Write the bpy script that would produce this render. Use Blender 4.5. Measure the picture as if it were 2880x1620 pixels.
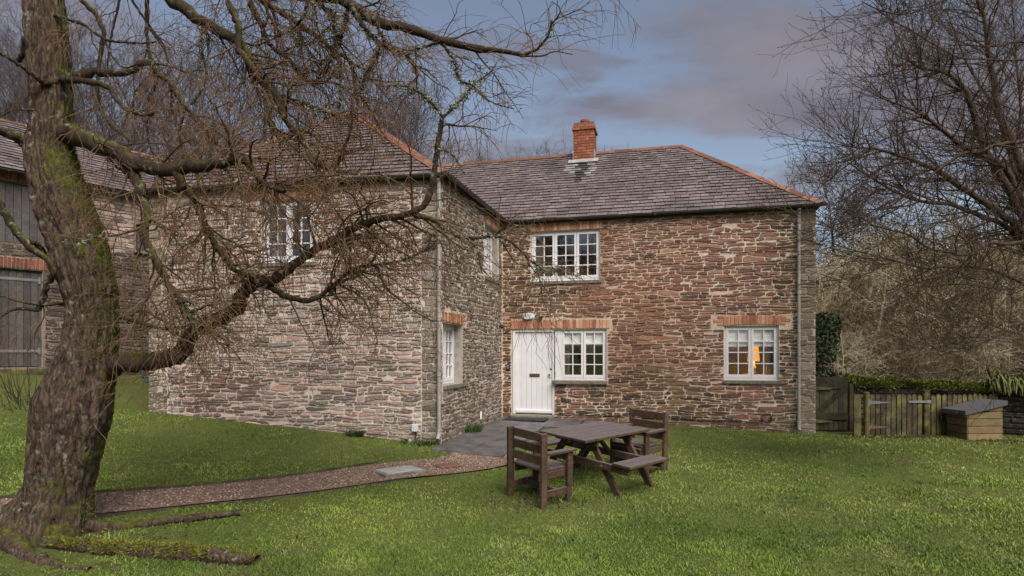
import bpy, math, random
import numpy as np
from mathutils import Vector, Matrix

random.seed(7)
RNG = np.random.default_rng(7)
for o in list(bpy.data.objects):
    bpy.data.objects.remove(o)
SC = bpy.context.scene
COL = SC.collection
R = math.radians

# ------------------------------------------------------------------ camera
cam_data = bpy.data.cameras.new('camera')
cam = bpy.data.objects.new('camera', cam_data)
COL.objects.link(cam)
cam.location = (0, 0, 0)
cam.rotation_euler = (R(90), 0, 0)          # level lens, rise used to keep verticals straight
cam_data.sensor_width = 36.0
cam_data.lens = 36.0 * 1750 / 2880
cam_data.shift_y = 180 / 2880
cam_data.clip_end = 2000
SC.camera = cam

# ------------------------------------------------------------------ sky
SUN_EL, SUN_AZ = 47.0, 156.0        # azimuth clockwise from +Y: behind the camera, a little to the right
world = bpy.data.worlds.new('World')
SC.world = world
world.use_nodes = True
nt = world.node_tree
nt.nodes.clear()


def N(nt, typ, **kw):
    n = nt.nodes.new(typ)
    for k, v in kw.items():
        if k == 'inp':
            for kk, vv in v.items():
                n.inputs[kk].default_value = vv
        else:
            setattr(n, k, v)
    return n


def ramp(nt, stops, interp='LINEAR'):
    r = nt.nodes.new('ShaderNodeValToRGB')
    r.color_ramp.interpolation = interp
    e = r.color_ramp.elements
    while len(e) < len(stops):
        e.new(0.5)
    for i, (p, c) in enumerate(stops):
        e[i].position = p
        e[i].color = (c, c, c, 1) if isinstance(c, (int, float)) else (*c, 1)
    return r


def mixc(nt, fac, a, b, mode='MIX'):
    m = nt.nodes.new('ShaderNodeMix')
    m.data_type = 'RGBA'
    m.blend_type = mode
    for idx, v in ((0, fac), (6, a), (7, b)):
        if hasattr(v, 'links'):
            nt.links.new(v, m.inputs[idx])
        else:
            m.inputs[idx].default_value = v if idx == 0 else (*v, 1)
    return m.outputs[2]


sky = N(nt, 'ShaderNodeTexSky', sky_type='NISHITA', sun_disc=False, sun_elevation=R(SUN_EL),
        sun_rotation=R(SUN_AZ), altitude=60, air_density=1.0, dust_density=1.2, ozone_density=1.5)
tc = N(nt, 'ShaderNodeTexCoord')
sep = N(nt, 'ShaderNodeSeparateXYZ')
nt.links.new(tc.outputs['Generated'], sep.inputs[0])
zz = N(nt, 'ShaderNodeMath', operation='ADD', inp={1: 0.22})
nt.links.new(sep.outputs[2], zz.inputs[0])
zm = N(nt, 'ShaderNodeMath', operation='MAXIMUM', inp={1: 0.08})
nt.links.new(zz.outputs[0], zm.inputs[0])
dx = N(nt, 'ShaderNodeMath', operation='DIVIDE')
dy = N(nt, 'ShaderNodeMath', operation='DIVIDE')
nt.links.new(sep.outputs[0], dx.inputs[0]); nt.links.new(zm.outputs[0], dx.inputs[1])
nt.links.new(sep.outputs[1], dy.inputs[0]); nt.links.new(zm.outputs[0], dy.inputs[1])
cmb = N(nt, 'ShaderNodeCombineXYZ')
nt.links.new(dx.outputs[0], cmb.inputs[0]); nt.links.new(dy.outputs[0], cmb.inputs[1])
mp = N(nt, 'ShaderNodeMapping', inp={'Location': (3.3, 4.1, 0), 'Scale': (0.75, 1.0, 1)})
nt.links.new(cmb.outputs[0], mp.inputs[0])
n1 = N(nt, 'ShaderNodeTexNoise', inp={'Scale': 1.0, 'Detail': 9.0, 'Roughness': 0.58, 'Distortion': 0.35})
nt.links.new(mp.outputs[0], n1.inputs[0])
cl0 = ramp(nt, [(0.46, 0.0), (0.53, 0.8), (0.66, 1.0)])
nt.links.new(n1.outputs[0], cl0.inputs[0])
mp2 = N(nt, 'ShaderNodeMapping', inp={'Location': (8.7, 2.9, 1.5), 'Scale': (1.5, 2.6, 1)})
nt.links.new(cmb.outputs[0], mp2.inputs[0])
n3 = N(nt, 'ShaderNodeTexNoise', inp={'Scale': 1.5, 'Detail': 8.0, 'Roughness': 0.62, 'Distortion': 0.4})
nt.links.new(mp2.outputs[0], n3.inputs[0])
wisp = ramp(nt, [(0.53, 0.0), (0.64, 0.6)])
nt.links.new(n3.outputs[0], wisp.inputs[0])
cl = N(nt, 'ShaderNodeMath', operation='MAXIMUM')
nt.links.new(cl0.outputs[0], cl.inputs[0]); nt.links.new(wisp.outputs[0], cl.inputs[1])
n2 = N(nt, 'ShaderNodeTexNoise', inp={'Scale': 2.6, 'Detail': 5.0, 'Roughness': 0.5})
nt.links.new(mp.outputs[0], n2.inputs[0])
cc = ramp(nt, [(0.3, (0.95, 0.86, 1.10)), (0.7, (2.10, 1.90, 2.16))])
nt.links.new(n2.outputs[0], cc.inputs[0])
hsv = N(nt, 'ShaderNodeHueSaturation', inp={'Saturation': 0.76, 'Value': 0.84})
nt.links.new(sky.outputs[0], hsv.inputs['Color'])
skyt = hsv.outputs[0]
skyc = mixc(nt, cl.outputs[0], skyt, cc.outputs[0])
bg = N(nt, 'ShaderNodeBackground', inp={'Strength': 0.0435})
nt.links.new(skyc, bg.inputs[0])
wo = N(nt, 'ShaderNodeOutputWorld')
nt.links.new(bg.outputs[0], wo.inputs[0])

# ------------------------------------------------------------------ sun
sl = bpy.data.lights.new('sun', 'SUN')
sl.energy = 1.5
sl.angle = R(45)
sl.color = (1.0, 0.93, 0.84)
sun = bpy.data.objects.new('sun', sl)
COL.objects.link(sun)
sd = Vector((math.sin(R(SUN_AZ)) * math.cos(R(SUN_EL)), math.cos(R(SUN_AZ)) * math.cos(R(SUN_EL)), math.sin(R(SUN_EL))))
sun.rotation_euler = sd.to_track_quat('Z', 'Y').to_euler()
sun.location = sd * 30

SC.view_settings.view_transform = 'Standard'
SC.view_settings.look = 'None'
SC.view_settings.gamma = 1.0
SC.view_settings.use_curve_mapping = False
SC.view_settings.exposure = 1.76
SC.render.engine = 'CYCLES'
SC.cycles.max_bounces = 6
SC.cycles.transparent_max_bounces = 12

# ------------------------------------------------------------------ materials
def material(name):
    m = bpy.data.materials.new(name)
    m.use_nodes = True
    t = m.node_tree
    b = t.nodes['Principled BSDF']
    return m, t, b


def pos(t):
    return N(t, 'ShaderNodeNewGeometry').outputs['Position']


def noise(t, scale, detail=4, rough=0.6, vec=None, stretch=None, dist=0.0):
    n = N(t, 'ShaderNodeTexNoise', inp={'Scale': scale, 'Detail': detail, 'Roughness': rough, 'Distortion': dist})
    v = vec if vec is not None else pos(t)
    if stretch:
        mp = N(t, 'ShaderNodeMapping', inp={'Scale': stretch})
        t.links.new(v, mp.inputs[0])
        v = mp.outputs[0]
    t.links.new(v, n.inputs[0])
    return n.outputs[0]


def rampo(t, src, stops, interp='LINEAR'):
    r = ramp(t, stops, interp)
    t.links.new(src, r.inputs[0])
    return r.outputs[0]


def bump(t, b, src, strength=0.4, dist=0.01):
    n = N(t, 'ShaderNodeBump', inp={'Strength': strength, 'Distance': dist})
    t.links.new(src, n.inputs['Height'])
    t.links.new(n.outputs[0], b.inputs['Normal'])


def math_n(t, op, a, b=None):
    n = N(t, 'ShaderNodeMath', operation=op)
    for i, v in ((0, a), (1, b)):
        if v is None:
            continue
        if hasattr(v, 'links'):
            t.links.new(v, n.inputs[i])
        else:
            n.inputs[i].default_value = v
    return n.outputs[0]


def attr_col(t, name='Col'):
    return N(t, 'ShaderNodeAttribute', attribute_name=name).outputs['Color']


def objcoord(t):
    return N(t, 'ShaderNodeTexCoord').outputs['Object']


def simple(name, col, rough=0.7, var=0.25, scale=8.0, bmp=0.2, metal=0.0, stretch=None, spec=0.4, bdist=0.004, usepos=False):
    m, t, b = material(name)
    v = pos(t) if usepos else objcoord(t)
    n = noise(t, scale, 5, 0.6, vec=v, stretch=stretch)
    lo = tuple(c * (1 - var) for c in col)
    hi = tuple(min(1, c * (1 + var)) for c in col)
    t.links.new(rampo(t, n, [(0.3, lo), (0.7, hi)]), b.inputs['Base Color'])
    b.inputs['Roughness'].default_value = rough
    b.inputs['Metallic'].default_value = metal
    b.inputs['Specular IOR Level'].default_value = spec
    if bmp:
        bump(t, b, n, bmp, bdist)
    return m


M = {}


def stone_material(name='rubble_stone', lich=0.9, speck=0.60):
    m, t, b = material(name)
    base = attr_col(t)
    n = noise(t, 9.0, 6, 0.7, stretch=(1, 1, 3.0))
    c = mixc(t, 1.0, base, rampo(t, n, [(0.25, 0.62), (0.75, 1.4)]), 'MULTIPLY')
    # pale lichen blooms and specks
    sp = noise(t, 26.0, 3, 0.6)
    zone = noise(t, 0.55, 3, 0.5)
    lz = math_n(t, 'MULTIPLY', rampo(t, sp, [(speck, 0.0), (speck + 0.07, 1.0)]), rampo(t, zone, [(0.36, lich * 0.15), (0.62, lich)]))
    c = mixc(t, lz, c, (0.50, 0.47, 0.42))
    # moss and damp near the ground
    sz = N(t, 'ShaderNodeSeparateXYZ')
    t.links.new(pos(t), sz.inputs[0])
    low = rampo(t, math_n(t, 'ADD', math_n(t, 'MULTIPLY', sz.outputs[2], 0.5), 1.0), [(0.10, 1.0), (0.30, 0.0)])
    ms = math_n(t, 'MULTIPLY', low, rampo(t, noise(t, 3.0, 5, 0.6), [(0.42, 0.0), (0.66, 0.8)]))
    c = mixc(t, ms, c, (0.075, 0.085, 0.03))
    t.links.new(c, b.inputs['Base Color'])
    b.inputs['Roughness'].default_value = 0.88
    b.inputs['Specular IOR Level'].default_value = 0.25
    bump(t, b, noise(t, 30.0, 6, 0.7, stretch=(1, 1, 2.5)), 0.6, 0.012)
    return m


def mortar_material(name='lime_mortar', cols=((0.40, 0.245, 0.170), (0.56, 0.42, 0.32), (0.66, 0.54, 0.435)), specks=False):
    m, t, b = material(name)
    z1 = noise(t, 0.45, 4, 0.55)
    c = rampo(t, z1, [(0.32, cols[0]), (0.44, cols[1]), (0.60, cols[2])])
    n = noise(t, 16.0, 6, 0.7)
    c = mixc(t, 1.0, c, rampo(t, n, [(0.25, 0.68), (0.75, 1.22)]), 'MULTIPLY')
    sz = N(t, 'ShaderNodeSeparateXYZ')
    t.links.new(pos(t), sz.inputs[0])
    low = rampo(t, math_n(t, 'ADD', math_n(t, 'MULTIPLY', sz.outputs[2], 0.5), 1.0), [(0.10, 1.0), (0.34, 0.0)])
    ms = math_n(t, 'MULTIPLY', low, rampo(t, noise(t, 2.5, 5, 0.6), [(0.35, 0.15), (0.66, 0.9)]))
    c = mixc(t, ms, c, (0.11, 0.10, 0.05))
    t.links.new(c, b.inputs['Base Color'])
    b.inputs['Roughness'].default_value = 0.95
    b.inputs['Specular IOR Level'].default_value = 0.1
    bump(t, b, noise(t, 40.0, 6, 0.75), 0.8, 0.015)
    return m


def slate_material():
    m, t, b = material('wet_slate')
    base = attr_col(t)
    n = noise(t, 5.0, 6, 0.65)
    c = mixc(t, 1.0, base, rampo(t, n, [(0.25, 0.75), (0.75, 1.25)]), 'MULTIPLY')
    big = noise(t, 0.8, 4, 0.6)
    c = mixc(t, rampo(t, big, [(0.46, 0.0), (0.70, 0.6)]), c, (0.060, 0.050, 0.048))
    ys = math_n(t, 'MULTIPLY', rampo(t, noise(t, 6.0, 5, 0.6), [(0.60, 0.0), (0.68, 0.8)]), rampo(t, noise(t, 0.5, 2, 0.5), [(0.5, 0.0), (0.66, 1.0)]))
    c = mixc(t, ys, c, (0.23, 0.19, 0.06))
    li = math_n(t, 'MULTIPLY', rampo(t, noise(t, 20.0, 3, 0.5), [(0.66, 0.0), (0.71, 1.0)]), rampo(t, noise(t, 1.1, 2, 0.5), [(0.4, 0.2), (0.6, 1.0)]))
    c = mixc(t, li, c, (0.40, 0.37, 0.36))
    t.links.new(c, b.inputs['Base Color'])
    t.links.new(rampo(t, n, [(0.3, 0.42), (0.7, 0.62)]), b.inputs['Roughness'])
    b.inputs['Specular IOR Level'].default_value = 0.5
    bump(t, b, noise(t, 18.0, 5, 0.7), 0.35, 0.006)
    return m


def clay_material():
    m, t, b = material('terracotta')
    base = attr_col(t)
    n = noise(t, 7.0, 6, 0.7)
    c = mixc(t, 1.0, base, rampo(t, n, [(0.25, 0.62), (0.75, 1.3)]), 'MULTIPLY')
    c = mixc(t, rampo(t, noise(t, 3.3, 5, 0.65), [(0.54, 0.0), (0.70, 0.75)]), c, (0.075, 0.05, 0.04))
    c = mixc(t, rampo(t, noise(t, 11.0, 3, 0.5), [(0.66, 0.0), (0.72, 0.55)]), c, (0.36, 0.30, 0.17))
    t.links.new(c, b.inputs['Base Color'])
    b.inputs['Roughness'].default_value = 0.85
    b.inputs['Specular IOR Level'].default_value = 0.25
    bump(t, b, n, 0.4, 0.006)
    return m


def brick_material():
    m, t, b = material('brick')
    base = attr_col(t)
    n = noise(t, 14.0, 6, 0.7)
    c = mixc(t, 1.0, base, rampo(t, n, [(0.25, 0.72), (0.75, 1.25)]), 'MULTIPLY')
    c = mixc(t, rampo(t, noise(t, 9.0, 4, 0.6), [(0.60, 0.0), (0.72, 0.5)]), c, (0.45, 0.36, 0.30))
    t.links.new(c, b.inputs['Base Color'])
    b.inputs['Roughness'].default_value = 0.9
    b.inputs['Specular IOR Level'].default_value = 0.2
    bump(t, b, n, 0.5, 0.006)
    return m


def white_paint():
    m, t, b = material('white_paint')
    n = noise(t, 3.0, 5, 0.6)
    c = rampo(t, n, [(0.3, (0.68, 0.665, 0.685)), (0.7, (0.76, 0.745, 0.765))])
    d = rampo(t, noise(t, 22.0, 4, 0.6, stretch=(1, 1, 0.2)), [(0.62, 0.0), (0.8, 0.35)])
    c = mixc(t, d, c, (0.50, 0.48, 0.45))
    t.links.new(c, b.inputs['Base Color'])
    b.inputs['Roughness'].default_value = 0.42
    return m


def wood_material(name, dark, light, moss=0.0, rough=0.8, grey=None):
    m, t, b = material(name)
    v = objcoord(t)
    at = attr_col(t)
    g = noise(t, 6.0, 6, 0.65, vec=pos(t), stretch=(1, 1, 1), dist=1.2)
    fine = noise(t, 60.0, 3, 0.6, vec=pos(t), stretch=(0.35, 0.35, 0.6))
    c = rampo(t, g, [(0.25, dark), (0.75, light)])
    c = mixc(t, 1.0, c, rampo(t, fine, [(0.3, 0.7), (0.7, 1.25)]), 'MULTIPLY')
    c = mixc(t, 1.0, c, at, 'MULTIPLY')
    if grey:
        # weathering on faces that lie open to the rain
        ge = N(t, 'ShaderNodeNewGeometry')
        s = N(t, 'ShaderNodeSeparateXYZ')
        t.links.new(ge.outputs['True Normal'], s.inputs[0])
        up = rampo(t, s.outputs[2], [(0.6, 0.0), (0.9, 0.85)])
        c = mixc(t, up, c, mixc(t, g, tuple(x * 0.75 for x in grey), tuple(x * 1.25 for x in grey)))
    if moss:
        c = mixc(t, rampo(t, noise(t, 3.2, 5, 0.6), [(0.45, 0.0), (0.68, moss)]), c, (0.21, 0.20, 0.055))
    t.links.new(c, b.inputs['Base Color'])
    b.inputs['Roughness'].default_value = rough
    b.inputs['Specular IOR Level'].default_value = 0.3
    bump(t, b, fine, 0.35, 0.004)
    return m


def bark_material(name, dark, light, moss=0.6, lichen=0.5, ridge=30.0, bstr=1.0):
    m, t, b = material(name)
    r = noise(t, ridge, 6, 0.7, stretch=(1.0, 1.0, 0.25), dist=0.5)
    if bstr >= 1.0:
        # furrowed plates of old bark
        wob = N(t, 'ShaderNodeVectorMath', operation='ADD')
        nz = N(t, 'ShaderNodeTexNoise', inp={'Scale': 5.0, 'Detail': 4.0})
        t.links.new(pos(t), nz.inputs[0])
        sca = N(t, 'ShaderNodeVectorMath', operation='SCALE', inp={'Scale': 0.16})
        t.links.new(nz.outputs['Color'], sca.inputs[0])
        t.links.new(pos(t), wob.inputs[0]); t.links.new(sca.outputs[0], wob.inputs[1])
        mpv = N(t, 'ShaderNodeMapping', inp={'Scale': (1, 1, 0.14)})
        t.links.new(wob.outputs[0], mpv.inputs[0])
        vo = N(t, 'ShaderNodeTexVoronoi', feature='DISTANCE_TO_EDGE', inp={'Scale': 24.0})
        t.links.new(mpv.outputs[0], vo.inputs[0])
        r = math_n(t, 'ADD', math_n(t, 'MULTIPLY', r, 0.80), math_n(t, 'MULTIPLY', rampo(t, vo.outputs[0], [(0.0, 0.0), (0.35, 1.0)]), 0.20))
    c = rampo(t, r, [(0.30, dark), (0.68, light)])
    ge = N(t, 'ShaderNodeNewGeometry')
    if moss:
        s = N(t, 'ShaderNodeSeparateXYZ')
        t.links.new(ge.outputs['Normal'], s.inputs[0])
        side = math_n(t, 'ADD', math_n(t, 'MULTIPLY', s.outputs[0], 0.62), math_n(t, 'MULTIPLY', s.outputs[2], 0.65))
        mm = math_n(t, 'ADD', math_n(t, 'MULTIPLY', side, 0.40), noise(t, 2.6, 6, 0.65))
        c = mixc(t, rampo(t, mm, [(0.66, 0.0), (0.82, moss)]), c,
                 rampo(t, noise(t, 30.0, 3, 0.6), [(0.3, (0.030, 0.036, 0.008)), (0.7, (0.125, 0.125, 0.022))]))
    if lichen:
        l = math_n(t, 'MULTIPLY', rampo(t, noise(t, 13.0, 4, 0.6), [(0.58, 0.0), (0.66, 1.0)]),
                   rampo(t, noise(t, 1.6, 3, 0.5), [(0.42, 0.05), (0.62, lichen)]))
        c = mixc(t, l, c, (0.27, 0.285, 0.215))
    t.links.new(c, b.inputs['Base Color'])
    b.inputs['Roughness'].default_value = 0.92
    b.inputs['Specular IOR Level'].default_value = 0.2
    bump(t, b, r, bstr, 0.03)
    return m


def ground_material():
    m, t, b = material('turf_soil')
    a = noise(t, 0.5, 5, 0.6)
    f = noise(t, 30.0, 6, 0.75)
    c = rampo(t, a, [(0.30, (0.075, 0.100, 0.024)), (0.5, (0.115, 0.140, 0.036)), (0.70, (0.150, 0.170, 0.050))])
    c = mixc(t, rampo(t, f, [(0.40, 0.55), (0.62, 0.0)]), c, (0.045, 0.050, 0.018))
    c = mixc(t, rampo(t, noise(t, 1.3, 5, 0.65), [(0.60, 0.0), (0.72, 0.6)]), c, (0.075, 0.055, 0.03))
    # dark leaf mould under the woods beyond the garden
    s = N(t, 'ShaderNodeSeparateXYZ')
    t.links.new(pos(t), s.inputs[0])
    wood = math_n(t, 'MAXIMUM', math_n(t, 'MULTIPLY', math_n(t, 'GREATER_THAN', s.outputs[0], 6.9), math_n(t, 'GREATER_THAN', s.outputs[1], 13.6)), math_n(t, 'GREATER_THAN', s.outputs[1], 21.5))
    c = mixc(t, wood, c, rampo(t, f, [(0.3, (0.018, 0.013, 0.009)), (0.7, (0.055, 0.04, 0.028))]))
    t.links.new(c, b.inputs['Base Color'])
    b.inputs['Roughness'].default_value = 0.95
    b.inputs['Specular IOR Level'].default_value = 0.1
    bump(t, b, f, 0.8, 0.03)
    return m


def attr_mat(name, rough=0.8, spec=0.25, var=0.2, scale=20.0, trans=0.0):
    m, t, b = material(name)
    c = mixc(t, 1.0, attr_col(t), rampo(t, noise(t, scale, 4, 0.6), [(0.25, 1 - var), (0.75, 1 + var)]), 'MULTIPLY')
    t.links.new(c, b.inputs['Base Color'])
    b.inputs['Roughness'].default_value = rough
    b.inputs['Specular IOR Level'].default_value = spec
    return m


def glass_material():
    m, t, b = material('window_glass')
    t.nodes.remove(b)
    out = t.nodes['Material Output']
    tr = N(t, 'ShaderNodeBsdfTransparent', inp={'Color': (0.93, 0.95, 0.94, 1)})
    gl = N(t, 'ShaderNodeBsdfGlossy', inp={'Color': (1, 1, 1, 1), 'Roughness': 0.015})
    n = N(t, 'ShaderNodeBump', inp={'Strength': 0.12, 'Distance': 0.01})
    t.links.new(noise(t, 2.2, 2, 0.5), n.inputs['Height'])
    t.links.new(n.outputs[0], gl.inputs['Normal'])
    ge = N(t, 'ShaderNodeNewGeometry')
    dt = N(t, 'ShaderNodeVectorMath', operation='DOT_PRODUCT')
    t.links.new(ge.outputs['Incoming'], dt.inputs[0]); t.links.new(ge.outputs['True Normal'], dt.inputs[1])
    g = math_n(t, 'POWER', math_n(t, 'SUBTRACT', 1.0, math_n(t, 'ABSOLUTE', dt.outputs['Value'])), 5.0)
    mx = N(t, 'ShaderNodeMixShader')
    t.links.new(math_n(t, 'ADD', math_n(t, 'MULTIPLY', g, 0.85), 0.13), mx.inputs[0])     # two-sheet Schlick reflectance
    t.links.new(tr.outputs[0], mx.inputs[1])
    t.links.new(gl.outputs[0], mx.inputs[2])
    t.links.new(mx.outputs[0], out.inputs[0])
    return m


def emit_mat(name, col, strength, base=(0.8, 0.7, 0.5)):
    m, t, b = material(name)
    n = noise(t, 4.0, 2, 0.5)
    t.links.new(rampo(t, n, [(0.3, tuple(c * 0.85 for c in col)), (0.7, col)]), b.inputs['Emission Color'])
    b.inputs['Emission Strength'].default_value = strength
    b.inputs['Base Color'].default_value = (*base, 1)
    return m


M['stone'] = stone_material()
M['mortar'] = mortar_material()
M['mortar_pale'] = mortar_material('weathered_pale_mortar', ((0.56, 0.45, 0.385), (0.62, 0.515, 0.445), (0.66, 0.575, 0.505)))
M['mortar_dark'] = mortar_material('dark_earth_mortar', ((0.05, 0.038, 0.03), (0.10, 0.078, 0.062), (0.26, 0.20, 0.165)))
M['stone_pale'] = stone_material('lichened_stone', 1.0, 0.545)
M['slate'] = slate_material()
M['clay'] = clay_material()
M['brick'] = brick_material()
M['white'] = white_paint()
M['glass'] = glass_material()
M['turf'] = ground_material()
M['grass'] = attr_mat('grass_blade', 0.6, 0.3, 0.15, 3.0)
M['leaf'] = attr_mat('leaf', 0.7, 0.3, 0.2, 30.0)
M['gravel'] = attr_mat('gravel', 0.9, 0.2, 0.25, 60.0)
M['gravel_bed'] = simple('gravel_bed', (0.165, 0.108, 0.084), 0.95, 0.5, 45.0, 0.8, usepos=True, bdist=0.015)
M['gutter'] = simple('gutter_metal', (0.040, 0.042, 0.036), 0.45, 0.35, 9.0, 0.1, usepos=True)
M['pipe'] = simple('grey_pipe_paint', (0.31, 0.285, 0.265), 0.5, 0.2, 6.0, 0.1, usepos=True)
M['sill'] = simple('slate_sill', (0.155, 0.145, 0.115), 0.8, 0.45, 12.0, 0.4, usepos=True)
M['deck'] = simple('roof_felt', (0.03, 0.027, 0.03), 0.9, 0.3, 5.0, 0.1)
M['lead'] = simple('lead_flashing', (0.30, 0.30, 0.30), 0.6, 0.3, 7.0, 0.3, usepos=True)
M['paving'] = simple('slate_paving', (0.105, 0.098, 0.100), 0.5, 0.55, 3.0, 0.4, usepos=True, bdist=0.01)
M['plaster'] = simple('room_plaster', (0.50, 0.40, 0.33), 0.9, 0.1, 3.0, 0.0)
M['render'] = simple('lime_render', (0.30, 0.275, 0.245), 0.9, 0.25, 8.0, 0.4, usepos=True)
M['blind'] = simple('blind_fabric', (0.86, 0.85, 0.84), 0.9, 0.06, 20.0, 0.1)
M['curtain'] = simple('curtain_fabric', (0.34, 0.26, 0.22), 0.9, 0.2, 10.0, 0.1)
M['picnic'] = wood_material('stained_timber', (0.032, 0.019, 0.013), (0.118, 0.072, 0.044), grey=(0.140, 0.120, 0.122))
M['fencewood'] = wood_material('weathered_fence_timber', (0.020, 0.015, 0.010), (0.098, 0.076, 0.046), moss=0.75)
M['darkwood'] = wood_material('dark_damp_timber', (0.014, 0.012, 0.008), (0.042, 0.034, 0.023), moss=0.15)
M['boxwood'] = wood_material('painted_shiplap', (0.125, 0.096, 0.052), (0.215, 0.170, 0.095), moss=0.2)
M['barnwood'] = wood_material('barn_boards', (0.058, 0.048, 0.046), (0.118, 0.099, 0.094))
M['edging'] = wood_material('edging_board', (0.030, 0.023, 0.017), (0.075, 0.058, 0.042), moss=0.3)
M['felt'] = simple('roofing_felt', (0.075, 0.073, 0.078), 0.8, 0.25, 30.0, 0.5, usepos=True)
M['steel'] = simple('galvanised_steel', (0.24, 0.24, 0.25), 0.5, 0.2, 12.0, 0.1, metal=0.5, usepos=True)
M['rust'] = simple('rusty_iron', (0.16, 0.085, 0.055), 0.8, 0.35, 18.0, 0.3, usepos=True)
M['brass'] = simple('dull_brass', (0.19, 0.125, 0.085), 0.45, 0.2, 20.0, 0.0, metal=0.7)
M['black'] = simple('black_rubber', (0.018, 0.018, 0.019), 0.75, 0.3, 40.0, 0.3, usepos=True)
M['plastic'] = simple('white_plastic', (0.62, 0.63, 0.64), 0.4, 0.05, 6.0, 0.0)
M['teal'] = simple('green_plastic', (0.03, 0.085, 0.08), 0.5, 0.2, 6.0, 0.0)
M['bark'] = bark_material('old_bark', (0.010, 0.007, 0.006), (0.150, 0.100, 0.074), 0.95, 0.75)
M['limb'] = bark_material('limb_bark', (0.016, 0.011, 0.009), (0.066, 0.043, 0.031), 0.85, 0.95, ridge=26.0, bstr=0.7)
M['branch'] = bark_material('branch_bark', (0.040, 0.025, 0.017), (0.125, 0.078, 0.050), 0.3, 0.8, ridge=14.0, bstr=0.3)
M['twig'] = bark_material('twig_bark', (0.070, 0.039, 0.023), (0.215, 0.124, 0.066), 0.0, 0.35, ridge=9.0, bstr=0.0)
M['rtwig'] = bark_material('lawn_tree_bark', (0.032, 0.021, 0.017), (0.110, 0.073, 0.053), 0.25, 0.35, ridge=14.0, bstr=0.4)
M['wood_far'] = bark_material('far_bark', (0.050, 0.038, 0.037), (0.140, 0.108, 0.102), 0.0, 0.15, ridge=3.0, bstr=0.0)
M['shrub'] = bark_material('lichened_twigs', (0.20, 0.172, 0.105), (0.56, 0.49, 0.34), 0.0, 0.6, ridge=3.0, bstr=0.0)
M['shrub_brown'] = bark_material('brown_twigs', (0.055, 0.041, 0.026), (0.33, 0.255, 0.16), 0.15, 0.2, ridge=3.0, bstr=0.0)
M['lampshade'] = emit_mat('lit_lampshade', (1.0, 0.42, 0.06), 0.30, (0.8, 0.6, 0.35))
M['ceramic'] = simple('lamp_ceramic', (0.45, 0.26, 0.10), 0.25, 0.2, 8.0, 0.0)
M['tablewood'] = simple('dark_furniture', (0.09, 0.05, 0.03), 0.4, 0.3, 10.0, 0.0)


# ------------------------------------------------------------------ mesh helpers
def finish(name, me, mat, parent=None, loc=None):
    o = bpy.data.objects.new(name, me)
    COL.objects.link(o)
    if mat is not None:
        me.materials.append(mat)
    if parent is not None:
        o.parent = parent
    if loc is not None:
        o.location = loc
    return o


def set_cols(me, cols, domain='FACE'):
    a = me.attributes.new('Col', 'FLOAT_COLOR', domain)
    c = np.ones((len(a.data), 4), np.float32)
    c[:, :3] = cols
    a.data.foreach_set('color', c.ravel())


def mesh_np(name, V, F, cols=None, smooth=False):
    """V (n,3), F (m,k) uniform polygons."""
    me = bpy.data.meshes.new(name)
    F = np.asarray(F, np.int32)
    k = F.shape[1]
    me.vertices.add(len(V)); me.loops.add(F.size); me.polygons.add(len(F))
    me.vertices.foreach_set('co', np.asarray(V, np.float32).ravel())
    me.loops.foreach_set('vertex_index', F.ravel())
    me.polygons.foreach_set('loop_start', np.arange(0, F.size, k, dtype=np.int32))
    if smooth:
        me.polygons.foreach_set('use_smooth', np.ones(len(F), bool))
    me.update(calc_edges=True)
    if cols is not None:
        set_cols(me, cols)
    return me


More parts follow.
